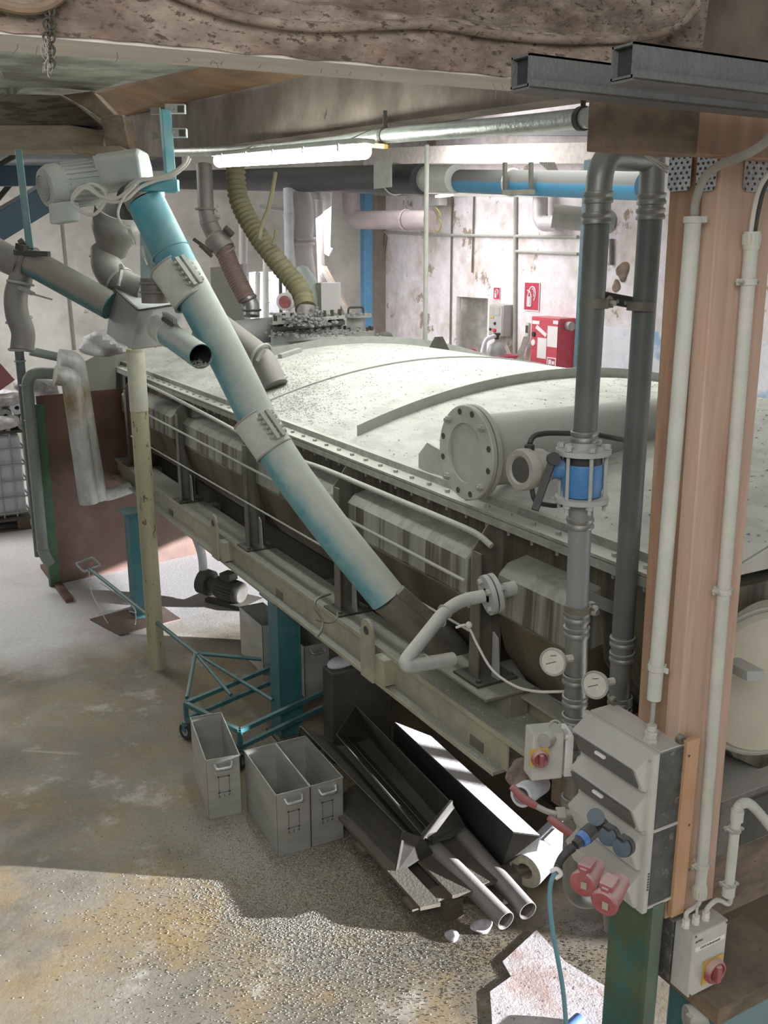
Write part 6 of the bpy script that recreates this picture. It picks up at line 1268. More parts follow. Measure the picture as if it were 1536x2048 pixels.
# ============================================================ overhead: silver pipe, lamp, cross pipes
g = thing('spiral_duct_pipe', 'long silver pipe running under the stained girder toward the post', 'pipe', PX(800, 260, 2.30))
pa, pb_ = PX(345, 304, 2.30), PX(1212, 232, 2.30)
sag = spline([pa, PX(560, 297, 2.30), PX(768, 272, 2.30), PX(1000, 253, 2.30), pb_], 10)
b = MB(); b.tube(sag, 0.034, 28); b.build('pipe_body', mat('silver_foil_pipe', (0.50,0.52,0.48), 0.30, 0.75, 0.2, DUST, 0.3, 9, bump=0.5, bscale=30), g)
for (x, y) in ((770, 272), (1165, 237)):
    p = PX(x, y, 2.30); b = MB(); b.lathe(p, pb_-pa, [(-0.012,0.034),(-0.012,0.040),(0.012,0.040),(0.012,0.034)], 28); b.bar(p+V((0,0,0.03)), p+V((0,0,0.11)), 0.02, 0.004, up=(0,1,0)); b.build('pipe_clamp', M['dark'], g)
b = MB(); b.lathe(PX(1185,235,2.30), pb_-pa, [(0,0.034),(0,0.041),(0.08,0.041),(0.08,0)], 28); b.build('end_cap', M['steel_dull'], g)
b = MB(); p = PX(752, 290, 2.24); b.bar(PX(735,290,2.24), PX(772,293,2.24), 0.02, 0.02); tag(b.build('warning_tag', M['yellow']), 'small yellow and black tag on the silver pipe at the lamp end', 'tag')
lp = thing('tube_lamp', 'bright fluorescent tube lamp hanging under the silver pipe', 'lamp', PX(585, 312, 2.05))
la, lb = PX(436, 322, 2.05), PX(733, 301, 2.05)
d = (lb-la).normalized(); L = (lb-la).length
b = MB(); b.tube([la, la+d*0.02, lb-d*0.02, lb], [0.025, 0.036, 0.036, 0.025], 20); o = b.build('diffuser', M['lamp'], lp)
b = MB(); b.obb(la+V((-0.045,0,0.024)), (0.09,0,0), d*L, (0,0,0.025)); b.build('lamp_housing', M['white_pl'], lp, bevel=0.006)
for t in (0.1, 0.3, 0.5, 0.7, 0.9):
    q = la+d*L*t; b = MB(); b.obb(q+V((-0.05,0,0.0)), (0.006,0,0), d*0.015, (0,0,0.035)); b.build('housing_clip', M['steel'], lp)
for t in (0.15, 0.85):
    q = la+d*L*t; b = MB(); b.cyl(q+V((0.03,0,0.045)), V((2.24, q.y, q.z+0.115)), 0.0025, n=6); b.build('hanger_wire', M['dark'], lp)
def hpipe(label, xa, ya, xb, yb, X_, r, m, rings=(), name='overhead_pipe'):
    p0, p1 = PX(xa, ya, X_), PX(xb, yb, X_); g = thing(name, label, 'pipe', p0.lerp(p1, 0.5)); b = MB(); b.cyl(p0, p1, r, n=28); b.build('pipe_body', m, g)
    for t in rings: b = MB(); b.ring(p0.lerp(p1, t), p1-p0, r+0.006, 0.012, 28, 8); b.build('pipe_ring', M['steel'], g)
    return g
bk = mat('black_coated_pipe', (0.035,0.037,0.042), 0.45, 0.1, 0.35, (0.20,0.20,0.20), 0.2)
hpipe('thick black pipe running across behind the lamp', 355, 360, 846, 358, 5.2, 0.145, bk, (0.93,))
hpipe('grey thick pipe section between the black and the blue overhead pipes', 838, 358, 912, 358, 5.25, 0.13, M['grey_box'], ())
hpipe('bright blue overhead pipe right of the thin hanging rod', 905, 362, 1290, 372, 5.3, 0.105, mat('blue_pipe_under_dust', (0.015,0.20,0.36), 0.4, 0, 0.9, (0.13,0.125,0.12), 0.1, 4, up=(-0.1,0.15)), (0.37,))
hpipe('thin pale pipe below the black overhead pipe', 700, 378, 1300, 378, 7.9, 0.07, M['whitewash'], ())
g = thing('overhead_pipe', 'dark thin overhead pipe at the upper left behind the motor', 'pipe', PT(170,325,12)); b = MB(); b.cyl(PT(-60,326,12.5), PT(360,322,12.5), 0.12, n=24); b.build('pipe_body', bk, g)
# hangers
for (x, y0_, y1_, lab) in ((1010, 325, 385, 'left'), (1062, 325, 385, 'right')):
    b = MB(); b.bar(PX(x, y0_, 5.15), PX(x, y1_, 5.15), 0.03, 0.03, up=(0,1,0)); tag(b.build('pipe_hanger', M['dark']), f'dark square hanger drop beside the blue overhead pipe, {lab} of the pair', 'hanger')
b = MB(); b.bar(PX(1008, 385, 5.15), PX(1066, 384, 5.15), 0.04, 0.04); tag(b.build('cross_bar', M['leg']), 'short cross bar under the blue overhead pipe', 'bar')
b = MB(); b.bar(PX(1044, 345, 5.16), PX(1044, 378, 5.16), 0.05, 0.02, up=(0,1,0))
b = MB(); b.mm(PX(765,340,4.9).x, PX(765,340,4.9).x+0.02, PX(781,340,4.9).y, PX(747,340,4.9).y, PX(765,376,4.9).z, PX(765,320,4.9).z); tag(b.build('hanger_plate', M['rail'], bevel=0.004), 'pale hanger plate holding the black overhead pipe', 'plate')
# thin hanging rod down to the cover
ro = thing('hanging_rod', 'thin pale vertical rod rising from the cover beside the far wall', 'rod', on_dome(850, 688))
rt = PY(854, 290, on_dome(850, 688).y)
b = MB(); b.cyl(on_dome(850, 690), rt, 0.022, n=16); b.build('rod_body', M['rail'], ro)
# far whitish timber and strip under the ceiling at upper right
b = MB(); b.obb(PX(640, 268, 8.4), (0.1,0,0), (PX(1260,272,8.4)-PX(640,268,8.4)), (0,0,0.18)); tag(b.build('steel_profile', M['channel']), 'grey steel profile under the ceiling along the right wall', 'profile')
b = MB(); pA_, pB_ = PX(735, 327, 8.3), PX(1230, 328, 8.3); b.obb(pA_, (0.25,0,0), (pB_-pA_), (0,0,0.26)); tag(b.build('ceiling_beam', M['whitewash'], bevel=0.01), 'rough whitish timber beam along the top of the right wall', 'beam')
b = MB(); pA_, pB_ = PX(720, 388, 8.5), PX(1230, 390, 8.5); b.bar(pA_, pB_, 0.10, 0.06); tag(b.build('steel_rail', M['rail']), 'pale thin rail along the right wall under the overhead pipes', 'rail')
random.seed(9)
g = thing('cable_bundle', 'bundle of pale drooping cables where the blue pipe meets the teal column', 'cables', PX(1120, 345, 6.5)); b = MB()
for k in range(8): b.tube(spline([PX(1080+4*k, 325, 6.5), PX(1105+3*k, 345+2.5*k, 6.5), PX(1140, 352+2*k-4, 6.5), PX(1165, 340+k, 6.5)], 6), 0.008, 6)
b.build('cable_run', M['white_cable'], g)
# far columns
def vcol(label, px, w, y0_, y1_, X_, m, depth=0.16):
    p = PX(px, y1_, X_); p2 = PX(px+w, y1_, X_); zt_ = PX(px, y0_, X_).z; g = thing('steel_column', label, 'column', (X_, p.y, 0))
    b = MB(); b.mm(X_, X_+depth, p2.y, p.y, 0, zt_); b.build('column_shaft', m, g, bevel=0.01); return g
vcol('blue steel column on the far side of the cover at the wall corner', 721, 9, 380, 640, 8.0, M['blue'])
vcol('dark teal steel column against the right wall left of the left riser', 1153, 38, 322, 600, 7.9, M['teal_blue'] if False else mat('weathered_teal', (0.03,0.15,0.20), 0.45, 0, 0.3, var=0.25))
b = MB(); p = PX(750, 640, 8.7); b.mm(8.62, 8.8, PX(762,640,8.7).y, p.y, 0, 4.2); tag(b.build('wall_batten', M['wood_dark'] if False else mat('grey_brown_batten', (0.30,0.25,0.21), 0.8, 0, 0, var=0.2)), 'grey-brown vertical batten right of the far blue column', 'batten')
# conduits and pipes on the right wall
def wconduit(label, pts, r=0.014, m='rail', X_=8.77):
    g = thing('wall_conduit', label, 'conduit', PX(*pts[0], X_)); b = MB(); b.tube([PX(x, y, X_) for x, y in pts], r, 10); b.build('conduit_tube', M[m], g)
wconduit('horizontal thin pipe on the right wall, upper', [(762,464),(866,470),(1155,474)], 0.024)
wconduit('short horizontal thin pipe on the right wall, lower', [(1032,503),(1155,508)], 0.022)
wconduit('vertical thin conduit left of the wall passage', [(904,392),(900,690)], 0.014, 'leg')
wconduit('vertical thin conduit ending above the wall passage', [(948,392),(944,545)], 0.014, 'leg')
wconduit('vertical pipe between the switch cabinet and the big fire sign', [(1031,392),(1029,720)], 0.030)
wconduit('bent pipe stub on the wall right of the batten', [(757,470),(757,505),(768,508),(772,472)], 0.02, 'duct')
wconduit('short vertical pipe behind the left riser', [(1222,478),(1222,530)], 0.03, 'duct')
g = thing('wall_elbow_pipe', 'silver elbow pipe entering a hole high in the right wall', 'pipe', PX(1080, 440, 8.6))
b = MB(); b.tube(fillet([PX(1081,378,8.6), PX(1080,448,8.6), PX(1118,446,8.6)], 0.15), 0.105, 24); b.build('pipe_body', mat('pale_silver_pipe', (0.55,0.52,0.53), 0.5, 0.2, 0.3, var=0.15), g)
g = thing('wall_sleeve', 'grey sleeve tube with dark hole high in the right wall', 'pipe', PX(1118, 445, 8.5))
b = MB(); b.lathe(PX(1105, 432, 8.25), (0.75,-0.6,-0.1), [(0,0.12),(0,0.15),(0.8,0.15),(0.8,0.13)], 28); b.build('sleeve_tube', M['rail'], g)
b = MB(); b.lathe(PX(1105, 432, 8.25), (0.75,-0.6,-0.1), [(0.03,0),(0.03,0.13)], 28); b.build('sleeve_bore', M['black'], g)
g = thing('extraction_duct', 'large grey pink-tinted duct elbow running along the far wall', 'duct', PX(760, 440, 8.1))
b = MB(); dc = mat('pinkish_grey_duct', (0.38,0.32,0.32), 0.45, 0.3, 0.4, (0.55,0.49,0.48), 0.15, 3); b.tube(fillet([PX(700,372,7.6), PX(705,440,7.6), PX(860,440,8.0)], 0.2), 0.145, 28); b.build('duct_body', dc, g)
b = MB(); b.ring(PX(812,440,7.87), PX(860,440,8.0)-PX(705,440,7.6), 0.150, 0.02, 28, 8); b.build('duct_ring', dc, g)
g = thing('wall_junction', 'small grey junction box with yellow cables and a tiny lit strip above', 'box', PX(872, 400, 8.6))
b = MB(); p = PX(872, 412, 8.6); b.mm(8.5, 8.65, p.y-0.25, p.y+0.25, p.z, p.z+0.25); b.build('junction_box', M['grey_box'], g)
b = MB(); p = PX(875, 386, 8.45); b.mm(8.35, 8.6, p.y-0.45, p.y+0.45, p.z, p.z+0.04); b.build('lamp_shelf', M['dark'], g)
b = MB(); p = PX(885, 390, 8.4); b.mm(8.38, 8.44, p.y-0.18, p.y+0.18, p.z-0.03, p.z); b.build('lamp_tube', M['strip_lamp'], g)
b = MB(); b.tube(spline([PX(872,415,8.5), PX(880,430,8.5), PX(868,448,8.5), PX(875,465,8.5), PX(883,448,8.5), PX(874,436,8.5)], 8), 0.012, 8); b.build('yellow_cable_coil', M['yellow_cable'], g)
# fire signs, cabinets
def sign(name, label, x0, x1, y0, y1, scale):
    Xs = 8.785; A_ = PX(x0, y1, Xs); B_ = PX(x1, y0, Xs); g = thing(name, label, 'sign', V((Xs, (A_.y+B_.y)/2, A_.z)))
    w_ = A_.y-B_.y; z0_ = A_.z; h_ = PX(x0, y0, Xs).z - z0_
    f_ = lambda u, v: V((Xs, A_.y-w_*u, z0_+h_*v))
    b = MB(); b.prism([f_(0,0), f_(1,0), f_(1,1), f_(0,1)], (0.01,0,0)); b.build('sign_panel', M['sign_red'], g)
    b = MB(); t = 0.03
    for (u0,v0,u1,v1) in ((-t,-t,1+t,0),(-t,1,1+t,1+t*0.7),(-t,0,0,1),(1,0,1+t,1)): b.prism([f_(u0,v0)-V((0.002,0,0)), f_(u1,v0)-V((0.002,0,0)), f_(u1,v1)-V((0.002,0,0)), f_(u0,v1)-V((0.002,0,0))], (0.008,0,0))
    b.build('sign_border', M['sign_white'], g)
    # extinguisher pictogram: bottle, neck and curved hose line
    off = V((-0.006,0,0)); b = MB()
    b.prism([f_(u,v)+off for u, v in ((0.22,0.16),(0.50,0.16),(0.50,0.52),(0.42,0.62),(0.30,0.62),(0.22,0.52))], (0.004,0,0)) if False else None
    # drawn as outline lines
    def line(pts, r_=0.055):
        q = [f_(u, v)+off for u, v in pts]
        for i in range(len(q)-1): b.bar(q[i], q[i+1], 0.004, w_*r_, up=(1,0,0)) if False else b.tube([q[i], q[i+1]], w_*r_*0.5, 6)
    line([(0.24,0.14),(0.24,0.50),(0.30,0.60),(0.30,0.66),(0.44,0.66),(0.44,0.60),(0.50,0.52),(0.50,0.14),(0.24,0.14)]); line([(0.31,0.16),(0.31,0.5)],0.07); line([(0.40,0.16),(0.40,0.5)],0.07)
    line([(0.36,0.70),(0.40,0.80),(0.52,0.86),(0.66,0.84),(0.76,0.74),(0.80,0.60),(0.76,0.46),(0.68,0.36)]); line([(0.52,0.78),(0.64,0.76),(0.70,0.64),(0.66,0.50)],0.04); line([(0.22,0.72),(0.38,0.70)])
    b.build('extinguisher_symbol', M['sign_white'], g)
sign('fire_sign', 'large red fire extinguisher sign on the wall above the red cabinet', 1048, 1079, 565, 619, 1)
sign('fire_sign', 'small red fire extinguisher sign above the grey switch cabinet', 987, 1000, 575, 598, 1)
def wallbox(name, label, cat, x0, x1, y0, y1, dep, m):
    Xs = 8.8-dep; A_ = PX(x0, y1, Xs); B_ = PX(x1, y0, Xs); g = thing(name, label, cat, V((Xs, (A_.y+B_.y)/2, A_.z)))
    w_ = A_.y-B_.y; z0_ = A_.z; h_ = PX(x0, y0, Xs).z - z0_
    b = MB(); b.mm(Xs, 8.8, B_.y, A_.y, z0_, z0_+h_); b.build('cabinet_body', m, g, bevel=0.01)
    f_ = lambda u, v: V((Xs, A_.y-w_*u, z0_+h_*v)); return g, f_, w_, h_
def panel(g, f_, name, u0, v0, u1, v1, m, t=0.006):
    b = MB(); b.prism([f_(u0,v0), f_(u1,v0), f_(u1,v1), f_(u0,v1)], (-t,0,0)); return b.build(name, m, g)
g, f_, w_, h_ = wallbox('fire_hose_cabinet', 'red wall cabinet for the fire hose with white notices on its door', 'cabinet', 1059, 1120, 632, 744, 0.28, M['red'])
panel(g, f_, 'cabinet_door', 0.04, 0.03, 0.97, 0.97, M['red'], 0.012)
f2 = lambda u, v: f_(u, v)+V((-0.013,0,0))
panel(g, f2, 'paper_notice', 0.62, 0.50, 0.97, 0.86, M['sign_white'], 0.002)
panel(g, f2, 'paper_notice', 0.28, 0.28, 0.60, 0.64, M['sign_white'], 0.002)
b = MB(); b.prism([f2(0.18,0.80), f2(0.24,0.86), f2(0.60,0.72), f2(0.56,0.66)], (-0.002,0,0)); b.build('paper_notice', M['sign_white'], g)
panel(g, f2, 'small_label', 0.06, 0.87, 0.32, 0.93, M['sign_white'], 0.002); panel(g, f2, 'small_label', 0.80, 0.90, 0.98, 0.96, M['sign_white'], 0.002)
panel(g, f2, 'pictogram_label', 0.64, 0.06, 0.96, 0.32, M['sign_white'], 0.002)
f3_ = lambda u, v: f2(u, v)+V((-0.0025,0,0))
b = MB(); b.prism([f3_(u,v) for u, v in ((0.67,0.08),(0.93,0.08),(0.93,0.30),(0.67,0.30))], (-0.001,0,0)); b.build('pictogram_red', M['sign_red'], g)
b = MB(); 
for (u0,v0,u1,v1) in ((0.70,0.18,0.80,0.28),(0.74,0.12,0.78,0.20),(0.83,0.10,0.90,0.16),(0.82,0.20,0.91,0.26)): b.prism([f3_(u0,v0)+V((-0.001,0,0)), f3_(u1,v0)+V((-0.001,0,0)), f3_(u1,v1)+V((-0.001,0,0)), f3_(u0,v1)+V((-0.001,0,0))], (-0.001,0,0))
b.build('pictogram_marks', M['sign_white'], g)
b = MB(); b.lathe(f2(0.14,0.69), (-1,0,0), [(0,0.035),(0.02,0.033),(0.022,0)], 16); b.build('door_lock', M['ink'], g)
b = MB(); b.lathe(f2(0.13,0.54), (-1,0,0), [(0,0.045),(0.012,0.042),(0.013,0)], 16); b.build('round_seal', M['sign_white'], g)
q = PY(1142, 652, f_(1,0).y); b = MB(); b.lathe((8.66, f_(1,0).y-0.09, PX(1135,652,8.66).z), (0,1,0), [(0,0.0),(0,0.06),(0.10,0.06),(0.10,0)], 16); b.build('hose_coupling', M['dusty_metal'], g)
b = MB(); 
g, f_, w_, h_ = wallbox('switch_cabinet', 'light grey electrical switch cabinet right of the wall passage', 'cabinet', 977, 1007, 608, 670, 0.22, M['grey_box'])
f2 = lambda u, v: f_(u, v)+V((-0.001,0,0))
panel(g, f2, 'cabinet_door', 0.05, 0.04, 0.95, 0.96, M['grey_box'], 0.01); panel(g, lambda u,v: f_(u,v)+V((-0.011,0,0)), 'window_frame', 0.12, 0.66, 0.8, 0.92, M['rail'], 0.006)
f3_ = lambda u, v: f_(u, v)+V((-0.012,0,0))
panel(g, f3_, 'yellow_switch', 0.13, 0.57, 0.40, 0.62, M['yellow'], 0.01); b = MB(); b.lathe(f3_(0.5,0.18), (-1,0,0), [(0,0.035),(0.03,0.03),(0.03,0)], 14); b.build('red_button', M['red'], g)
b = MB(); b.lathe(f3_(0.5,0.40), (-1,0,0), [(0,0.025),(0.02,0.02),(0.02,0)], 12); b.lathe(f3_(0.2,0.2), (-1,0,0), [(0,0.02),(0.02,0.02),(0.02,0)], 12); b.build('push_buttons', M['ink'], g)
random.seed(4); b = MB()
for k in range(6): q = f_(0.5+0.07*k, 0); b.tube(spline([q+V((0.1,0,0)), q+V((0.08,-0.02*k,-0.18)), q+V((0.1,-0.2-0.04*k,-0.36-0.03*k)), q+V((0.12,-0.42,-0.22)), V((8.74, q.y-0.5, q.z+0.02))], 6), 0.010, 6)
b.build('loose_cables', M['cable'], g)
panel_g, pf_, _, _ = wallbox('wall_socket', 'small dark-windowed wall plate left of the red cabinet', 'socket', 1050, 1057, 645, 672, 0.04, M['panel_white']); panel(panel_g, pf_, 'dark_window', 0.15, 0.25, 0.9, 0.8, M['dark'])
# paint and broken plaster on the right wall
pa1, pa2 = PX(1165, 760, 8.79), PX(1560, 600, 8.79)
b = MB(); b.mm(8.785, 8.799, pa2.y, pa1.y, 1.2, 2.2); o = b.build('painted_dado', mat('pale_blue_flaking_paint', (0.78,0.78,0.82), 0.9, 0, 0, var=0.1, base2=(0.36,0.50,0.70), m_scale=2.2, mix_lo=0.52, mix_hi=0.62, bump=0.5)); tag(o, 'flaking white and pale blue paint on the lower right wall behind the risers', 'paint')
for k, (x, y, s1, s2) in enumerate(((1245,545,0.09,0.13),(1232,570,0.06,0.08))):
    p = PX(x, y, 8.79); lump('plaster_hole', ['broken brown hole in the wall plaster between the risers, upper one','broken brown hole in the wall plaster between the risers, lower one'][k], 'damage', p, 0.012, s1, s2, M['wood_dark'], 61+k, 0.35)
# gas cylinder trolley
cyp = on_dome(995, 735); Yc = 11.0; c_ = PY(992, 735, Yc)
g = thing('gas_cylinder', 'grey gas cylinder with valve standing on a red trolley by the passage', 'cylinder', (c_.x, Yc, 0))
zc = PY(992, 690, Yc).z
b = MB(); b.lathe((c_.x, Yc, 0.25), (0,0,1), [(0,0),(0,0.14),(zc-0.35,0.14),(zc-0.24,0.10),(zc-0.20,0.035),(zc-0.15,0.03),(zc-0.15,0)], 28); b.build('cylinder_body', M['cyl_grey'], g)
b = MB(); b.cyl((c_.x, Yc, zc+0.08), (c_.x, Yc, zc+0.16), 0.035, n=12); b.cyl((c_.x-0.05, Yc, zc+0.15), (c_.x+0.05, Yc, zc+0.15), 0.02, n=10); b.build('cylinder_valve', M['dark'], g)
b = MB(); b.tube(spline([V((c_.x-0.03, Yc, zc+0.13)), V((c_.x-0.2, Yc, zc+0.05)), V((c_.x-0.28, Yc-0.02, zc-0.3)), V((c_.x-0.28, Yc-0.02, zc-0.7))], 8), 0.03, 10); b.build('discharge_hose', M['roll'], g)
rd_ = mat('trolley_red', (0.55,0.03,0.08), 0.4, 0, 0.1)
g = thing('cylinder_trolley', 'red tube trolley around the grey gas cylinder', 'trolley', (c_.x, Yc-0.2, 0))
zz = PY(1000, 715, Yc-0.2).z
b = MB()
for hh in (zz, zz-0.7): b.tube(fillet([V((c_.x-0.22, Yc+0.1, hh)), V((c_.x-0.22, Yc-0.2, hh)), V((c_.x+0.24, Yc-0.2, hh)), V((c_.x+0.24, Yc+0.1, hh))], 0.06), 0.018, 10)
for xx in (-0.22, 0.24): b.tube([V((c_.x+xx, Yc-0.1, 0.1)), V((c_.x+xx, Yc-0.1, zz))], 0.018, 10)
b.tube(fillet([V((c_.x-0.60, Yc, 0.2)), V((c_.x-0.62, Yc, zz+0.12)), V((c_.x-0.34, Yc, zz+0.10)), V((c_.x-0.30, Yc, 0.2))], 0.06), 0.018, 10); b.build('trolley_frame', rd_, g)
for xx in (-0.26, 0.28): b = MB(); b.lathe((c_.x+xx, Yc+0.05, 0.14), (1,0,0), [(-0.03,0),(-0.03,0.14),(0.03,0.14),(0.03,0)], 24); b.build('wheel', M['black'], g)
lump('hand_pump', 'small white and red handled part just behind the cover by the blue column', 'tool', on_dome(770, 684)+V((0,0,0.04)), 0.08, 0.06, 0.06, M['dark'], 41, 0.05)

# ============================================================ far end: ducts, hoses and boxes behind the cover
def ribbed(name, label, pts, r, m, amp, n_per=12, cat='hose', rr=22):
    sp = spline(pts, n_per); g = thing(name, label, cat, sp[-1])
    out = []; rs = []; 
    Ltot = sum((sp[i+1]-sp[i]).length for i in range(len(sp)-1)); pitch = r*(0.60 if amp > 0.005 else 0.3); acc = 0.0
    for i in range(len(sp)-1):
        seg = (sp[i+1]-sp[i]).length; k = max(1, int(seg/(pitch/4)))
        for j in range(k): t = j/k; out.append(sp[i].lerp(sp[i+1], t)); rs.append(r+amp*math.sin((acc+seg*t)/pitch*2*PI))
        acc += seg
    b = MB(); b.tube(out, rs, rr); b.build('hose_body', m, g); return g
TD = 9.0
hs = ribbed('ribbed_hose', 'thick olive ribbed hose hanging in a curve onto the cover', [PT(470,330,9.0), PT(478,400,9.0), PT(515,470,8.9), PT(560,530,8.8), PT(600,580,8.7), PT(612,620,8.6)], 0.088, M['hose'], 0.010)
b = MB(); b.cyl(PT(612,612,8.6), PT(611,645,8.6), 0.082, n=24); b.build('hose_collar', M['duct'], hs)
g = thing('reducer_duct', 'grey-brown clamped duct with a valve lever above the brown hose', 'duct', PT(430, 460, 9.0))
b = MB(); b.tube([PT(408,330,9.0), PT(412,418,9.0)], 0.075, 26); b.build('upper_pipe', M['duct'], g)
b = MB(); b.tube(spline([PT(412,415,9.0), PT(416,440,9.0), PT(432,475,9.0), PT(450,500,9.0)], 6), [0.075]*6+[0.083]*6+[0.12]*4+[0.105]*3, 28); b.build('butterfly_body', M['duct'], g)
for (x, y, dd_) in ((411,418,(0,0,1)),(420,442,(-0.3,0,1)),(452,502,(-0.5,0,1))): b = MB(); b.ring(PT(x,y,9.0), dd_, 0.090, 0.010, 26, 8); b.build('clamp_ring', M['duct'], g)
b = MB(); b.bar(PT(387,478,8.85), PT(425,505,8.85), 0.02, 0.03); b.bar(PT(400,490,8.84), PT(424,513,8.84), 0.02, 0.03); b.cyl(PT(450,455,8.85), PT(465,470,8.9), 0.03, n=10); b.build('valve_lever', M['dark'], g)
ribbed('brown_hose', 'brown finely ribbed hose running down to the silver elbow on the cover', [PT(448,498,9.0), PT(462,535,9.0), PT(482,575,9.0), PT(495,600,9.0)], 0.088, M['hose_brown'], 0.003)
g = thing('silver_elbow', 'short shiny clamped elbow at the end of the brown hose', 'elbow', PT(502, 628, 9.0))
b = MB(); b.tube(spline([PT(493,595,9.0), PT(502,610,9.0), PT(503,632,9.0)], 6), 0.078, 24); b.build('elbow_body', mat('dark_shiny_steel', (0.24,0.23,0.23), 0.3, 0.8, 0.2), g)
for (x, y, dd_) in ((495,598,(-0.4,0,1)),(503,620,(0,0,1))): b = MB(); b.ring(PT(x,y,9.0), dd_, 0.084, 0.010, 26, 8); b.build('clamp_ring', M['dark'], g)
# half-round hood where the ducts land, at the far left of the cover
g = thing('half_round_hood', 'grey half-round metal hood lying across the far end of the cover', 'hood', PT(500, 660, 8.9))
h0_, h1_ = PT(405, 690, 8.7), PT(562, 672, 9.3)
b = MB(); b.lathe(h0_, h1_-h0_, [(0,0),(0,0.19),((h1_-h0_).length-0.02,0.19),((h1_-h0_).length,0.165),((h1_-h0_).length,0)], 36); b.build('hood_shell', mat('smooth_grey_sheet', (0.26,0.26,0.255), 0.45, 0.4, 0.5, (0.38,0.38,0.37), 0.1, 3), g)
g = thing('bolted_lid_plate', 'rectangular bolted plate under the olive hose on the far cover', 'plate', PT(630, 645, 8.9))
b = MB(); q0 = PT(560,648,8.8); 
p4 = [PT(545,650,8.7), PT(690,637,9.2), PT(680,625,9.9), PT(545,632,9.6)]
b.prism(p4, (0,0,0.03)); b.build('lid_plate', M['steel_dull'], g)
b = MB(); b.prism([p+V((0,0,-0.06)) for p in p4], (0,0,0.035)); b.build('lower_plate', M['dark'], g)
b = MB(); b.prism([p+V((0.0,0.05,-0.32)) for p in p4], (0,0,0.25)); b.build('plinth', M['pump_grey'], g)
for k in range(9): q = p4[0].lerp(p4[1], (k+0.5)/9)+V((0,0.03,0.03)); b = MB(); b.hexa(q+V((0,0,-0.13)), (0,0,1), 0.018, 0.19); b.build('lid_bolt', M['dark'], g)
def heap(label, x, y, T, n, sx, sy, sz, seed, rmax=0.05):
    random.seed(seed); b = MB(); c = PT(x, y, T)
    for k in range(n):
        q = c+V((random.gauss(0,sx), random.gauss(0,sy), abs(random.gauss(0,sz)))); r_ = random.uniform(0.012, rmax); b.sphere(q, r_, 6, (random.uniform(0.6,1.3), random.uniform(0.6,1.3), random.uniform(0.3,0.8)))
    o = b.build('lint_heap', mat('grey_lint_'+str(seed), (0.30,0.29,0.28), 0.95, 0, 0, var=0.4, vscale=20, bump=1.0), smooth=0); tag(o, label, 'lint', kind='stuff')
heap('grey fluffy dust heap piled around the foot of the olive hose', 612, 650, 8.6, 420, 0.09, 0.09, 0.05, 51, 0.026)
heap('grey dust heap spread on the cover before the bolted plate', 640, 668, 8.7, 320, 0.20, 0.12, 0.010, 52, 0.022)
heap('grey lint lying on the bolted plate beside the hose', 665, 632, 9.3, 160, 0.16, 0.08, 0.012, 53, 0.022)
# background cabinets and tanks
pslab('control_cabinet', [(420,535),(485,528),(485,640),(422,640)], 11.5, 0.5, mat('drab_cabinet', (0.26,0.26,0.23), 0.6, 0.1, 0.2, var=0.15), None, 'drab grey cabinet standing behind the brown hose', 'cabinet', True)
pslab('white_cabinet', [(498,545),(600,545),(600,640),(500,640)], 12.5, 0.5, M['roll'], None, 'bright white cabinet behind the olive hose', 'cabinet', True)
pslab('control_box', [(642,566),(679,566),(680,622),(644,622)], 11.0, 0.3, M['sign_white'], None, 'white control box on the far side of the cover left of the blue column', 'box', True)
pslab('drab_box', [(632,566),(643,566),(645,622),(634,622)], 11.3, 0.2, M['cable'], None, 'narrow drab box between the mint tank and the white control box', 'box', True)  # plain narrow box in one drab colour
g = thing('mint_tank', 'pale mint and white tank with rounded top behind the olive hose', 'tank', PT(608, 620, 11.5))
c = PT(607, 640, 11.5); b = MB(); zt2 = PT(607,530,11.5).z-c.z
b.lathe((c.x,c.y,0), (0,0,1), [(0,0),(0,0.20),(c.z+zt2-0.35,0.20),(c.z+zt2-0.15,0.16),(c.z+zt2-0.02,0.06),(c.z+zt2,0)], 32); b.build('tank_body', M['tank_green'], g)
def bgpipe(label, pts, T, r, m, name='process_pipe', rings=()):
    g = thing(name, label, 'pipe', PT(*pts[-1], T)); b = MB(); P_ = [PT(x, y, T) for x, y in pts]
    if pts[-1][1] > 540: P_.append(V((P_[-1].x, P_[-1].y, 0.02)))
    b.tube(fillet(P_, r*2.2), r, 18); b.build('pipe_body', m, g)
    for (x, y, dd_) in rings: b = MB(); b.ring(PT(x, y, T), dd_, r*1.08, r*0.16, 18, 6); b.build('flange_ring', m, g)
pk = mat('pinkish_pale_pipe', (0.50,0.46,0.47), 0.5, 0.1, 0.4, var=0.15)
bgpipe('fat silver elbow pipe with draped cable behind the olive hose', [(596,380),(606,430),(600,500),(610,560)], 12.0, 0.15, pk, rings=((603,478,(0,0,1)),(601,488,(0,0,1))))
bgpipe('pale vertical pipe left of the olive hose behind the ducts', [(486,400),(486,600)], 12.2, 0.055, pk)
bgpipe('blue-white vertical pipe behind the olive hose with a square flange', [(576,378),(580,560)], 11.8, 0.06, M['roll'], rings=((577,430,(0,0,1)),))
bgpipe('thin white pipe with valve behind the hose, left', [(516,545),(514,620)], 11.6, 0.03, M['sign_white'], rings=((515,566,(0,0,1)),(514,606,(0,0,1))))
bgpipe('thin white pipe with valve behind the hose, right', [(531,500),(532,620)], 11.6, 0.035, M['sign_white'], rings=((532,520,(0,0,1)),(532,560,(0,0,1)),(533,605,(0,0,1))))
bgpipe('horizontal thin pipe linking the far vertical pipes', [(520,413),(575,418)], 11.9, 0.035, M['dusty_metal'])
bgpipe('far vertical wall pipe right of the silver elbow', [(637,385),(643,555)], 12.6, 0.05, pk, rings=((638,400,(0,0,1)),))
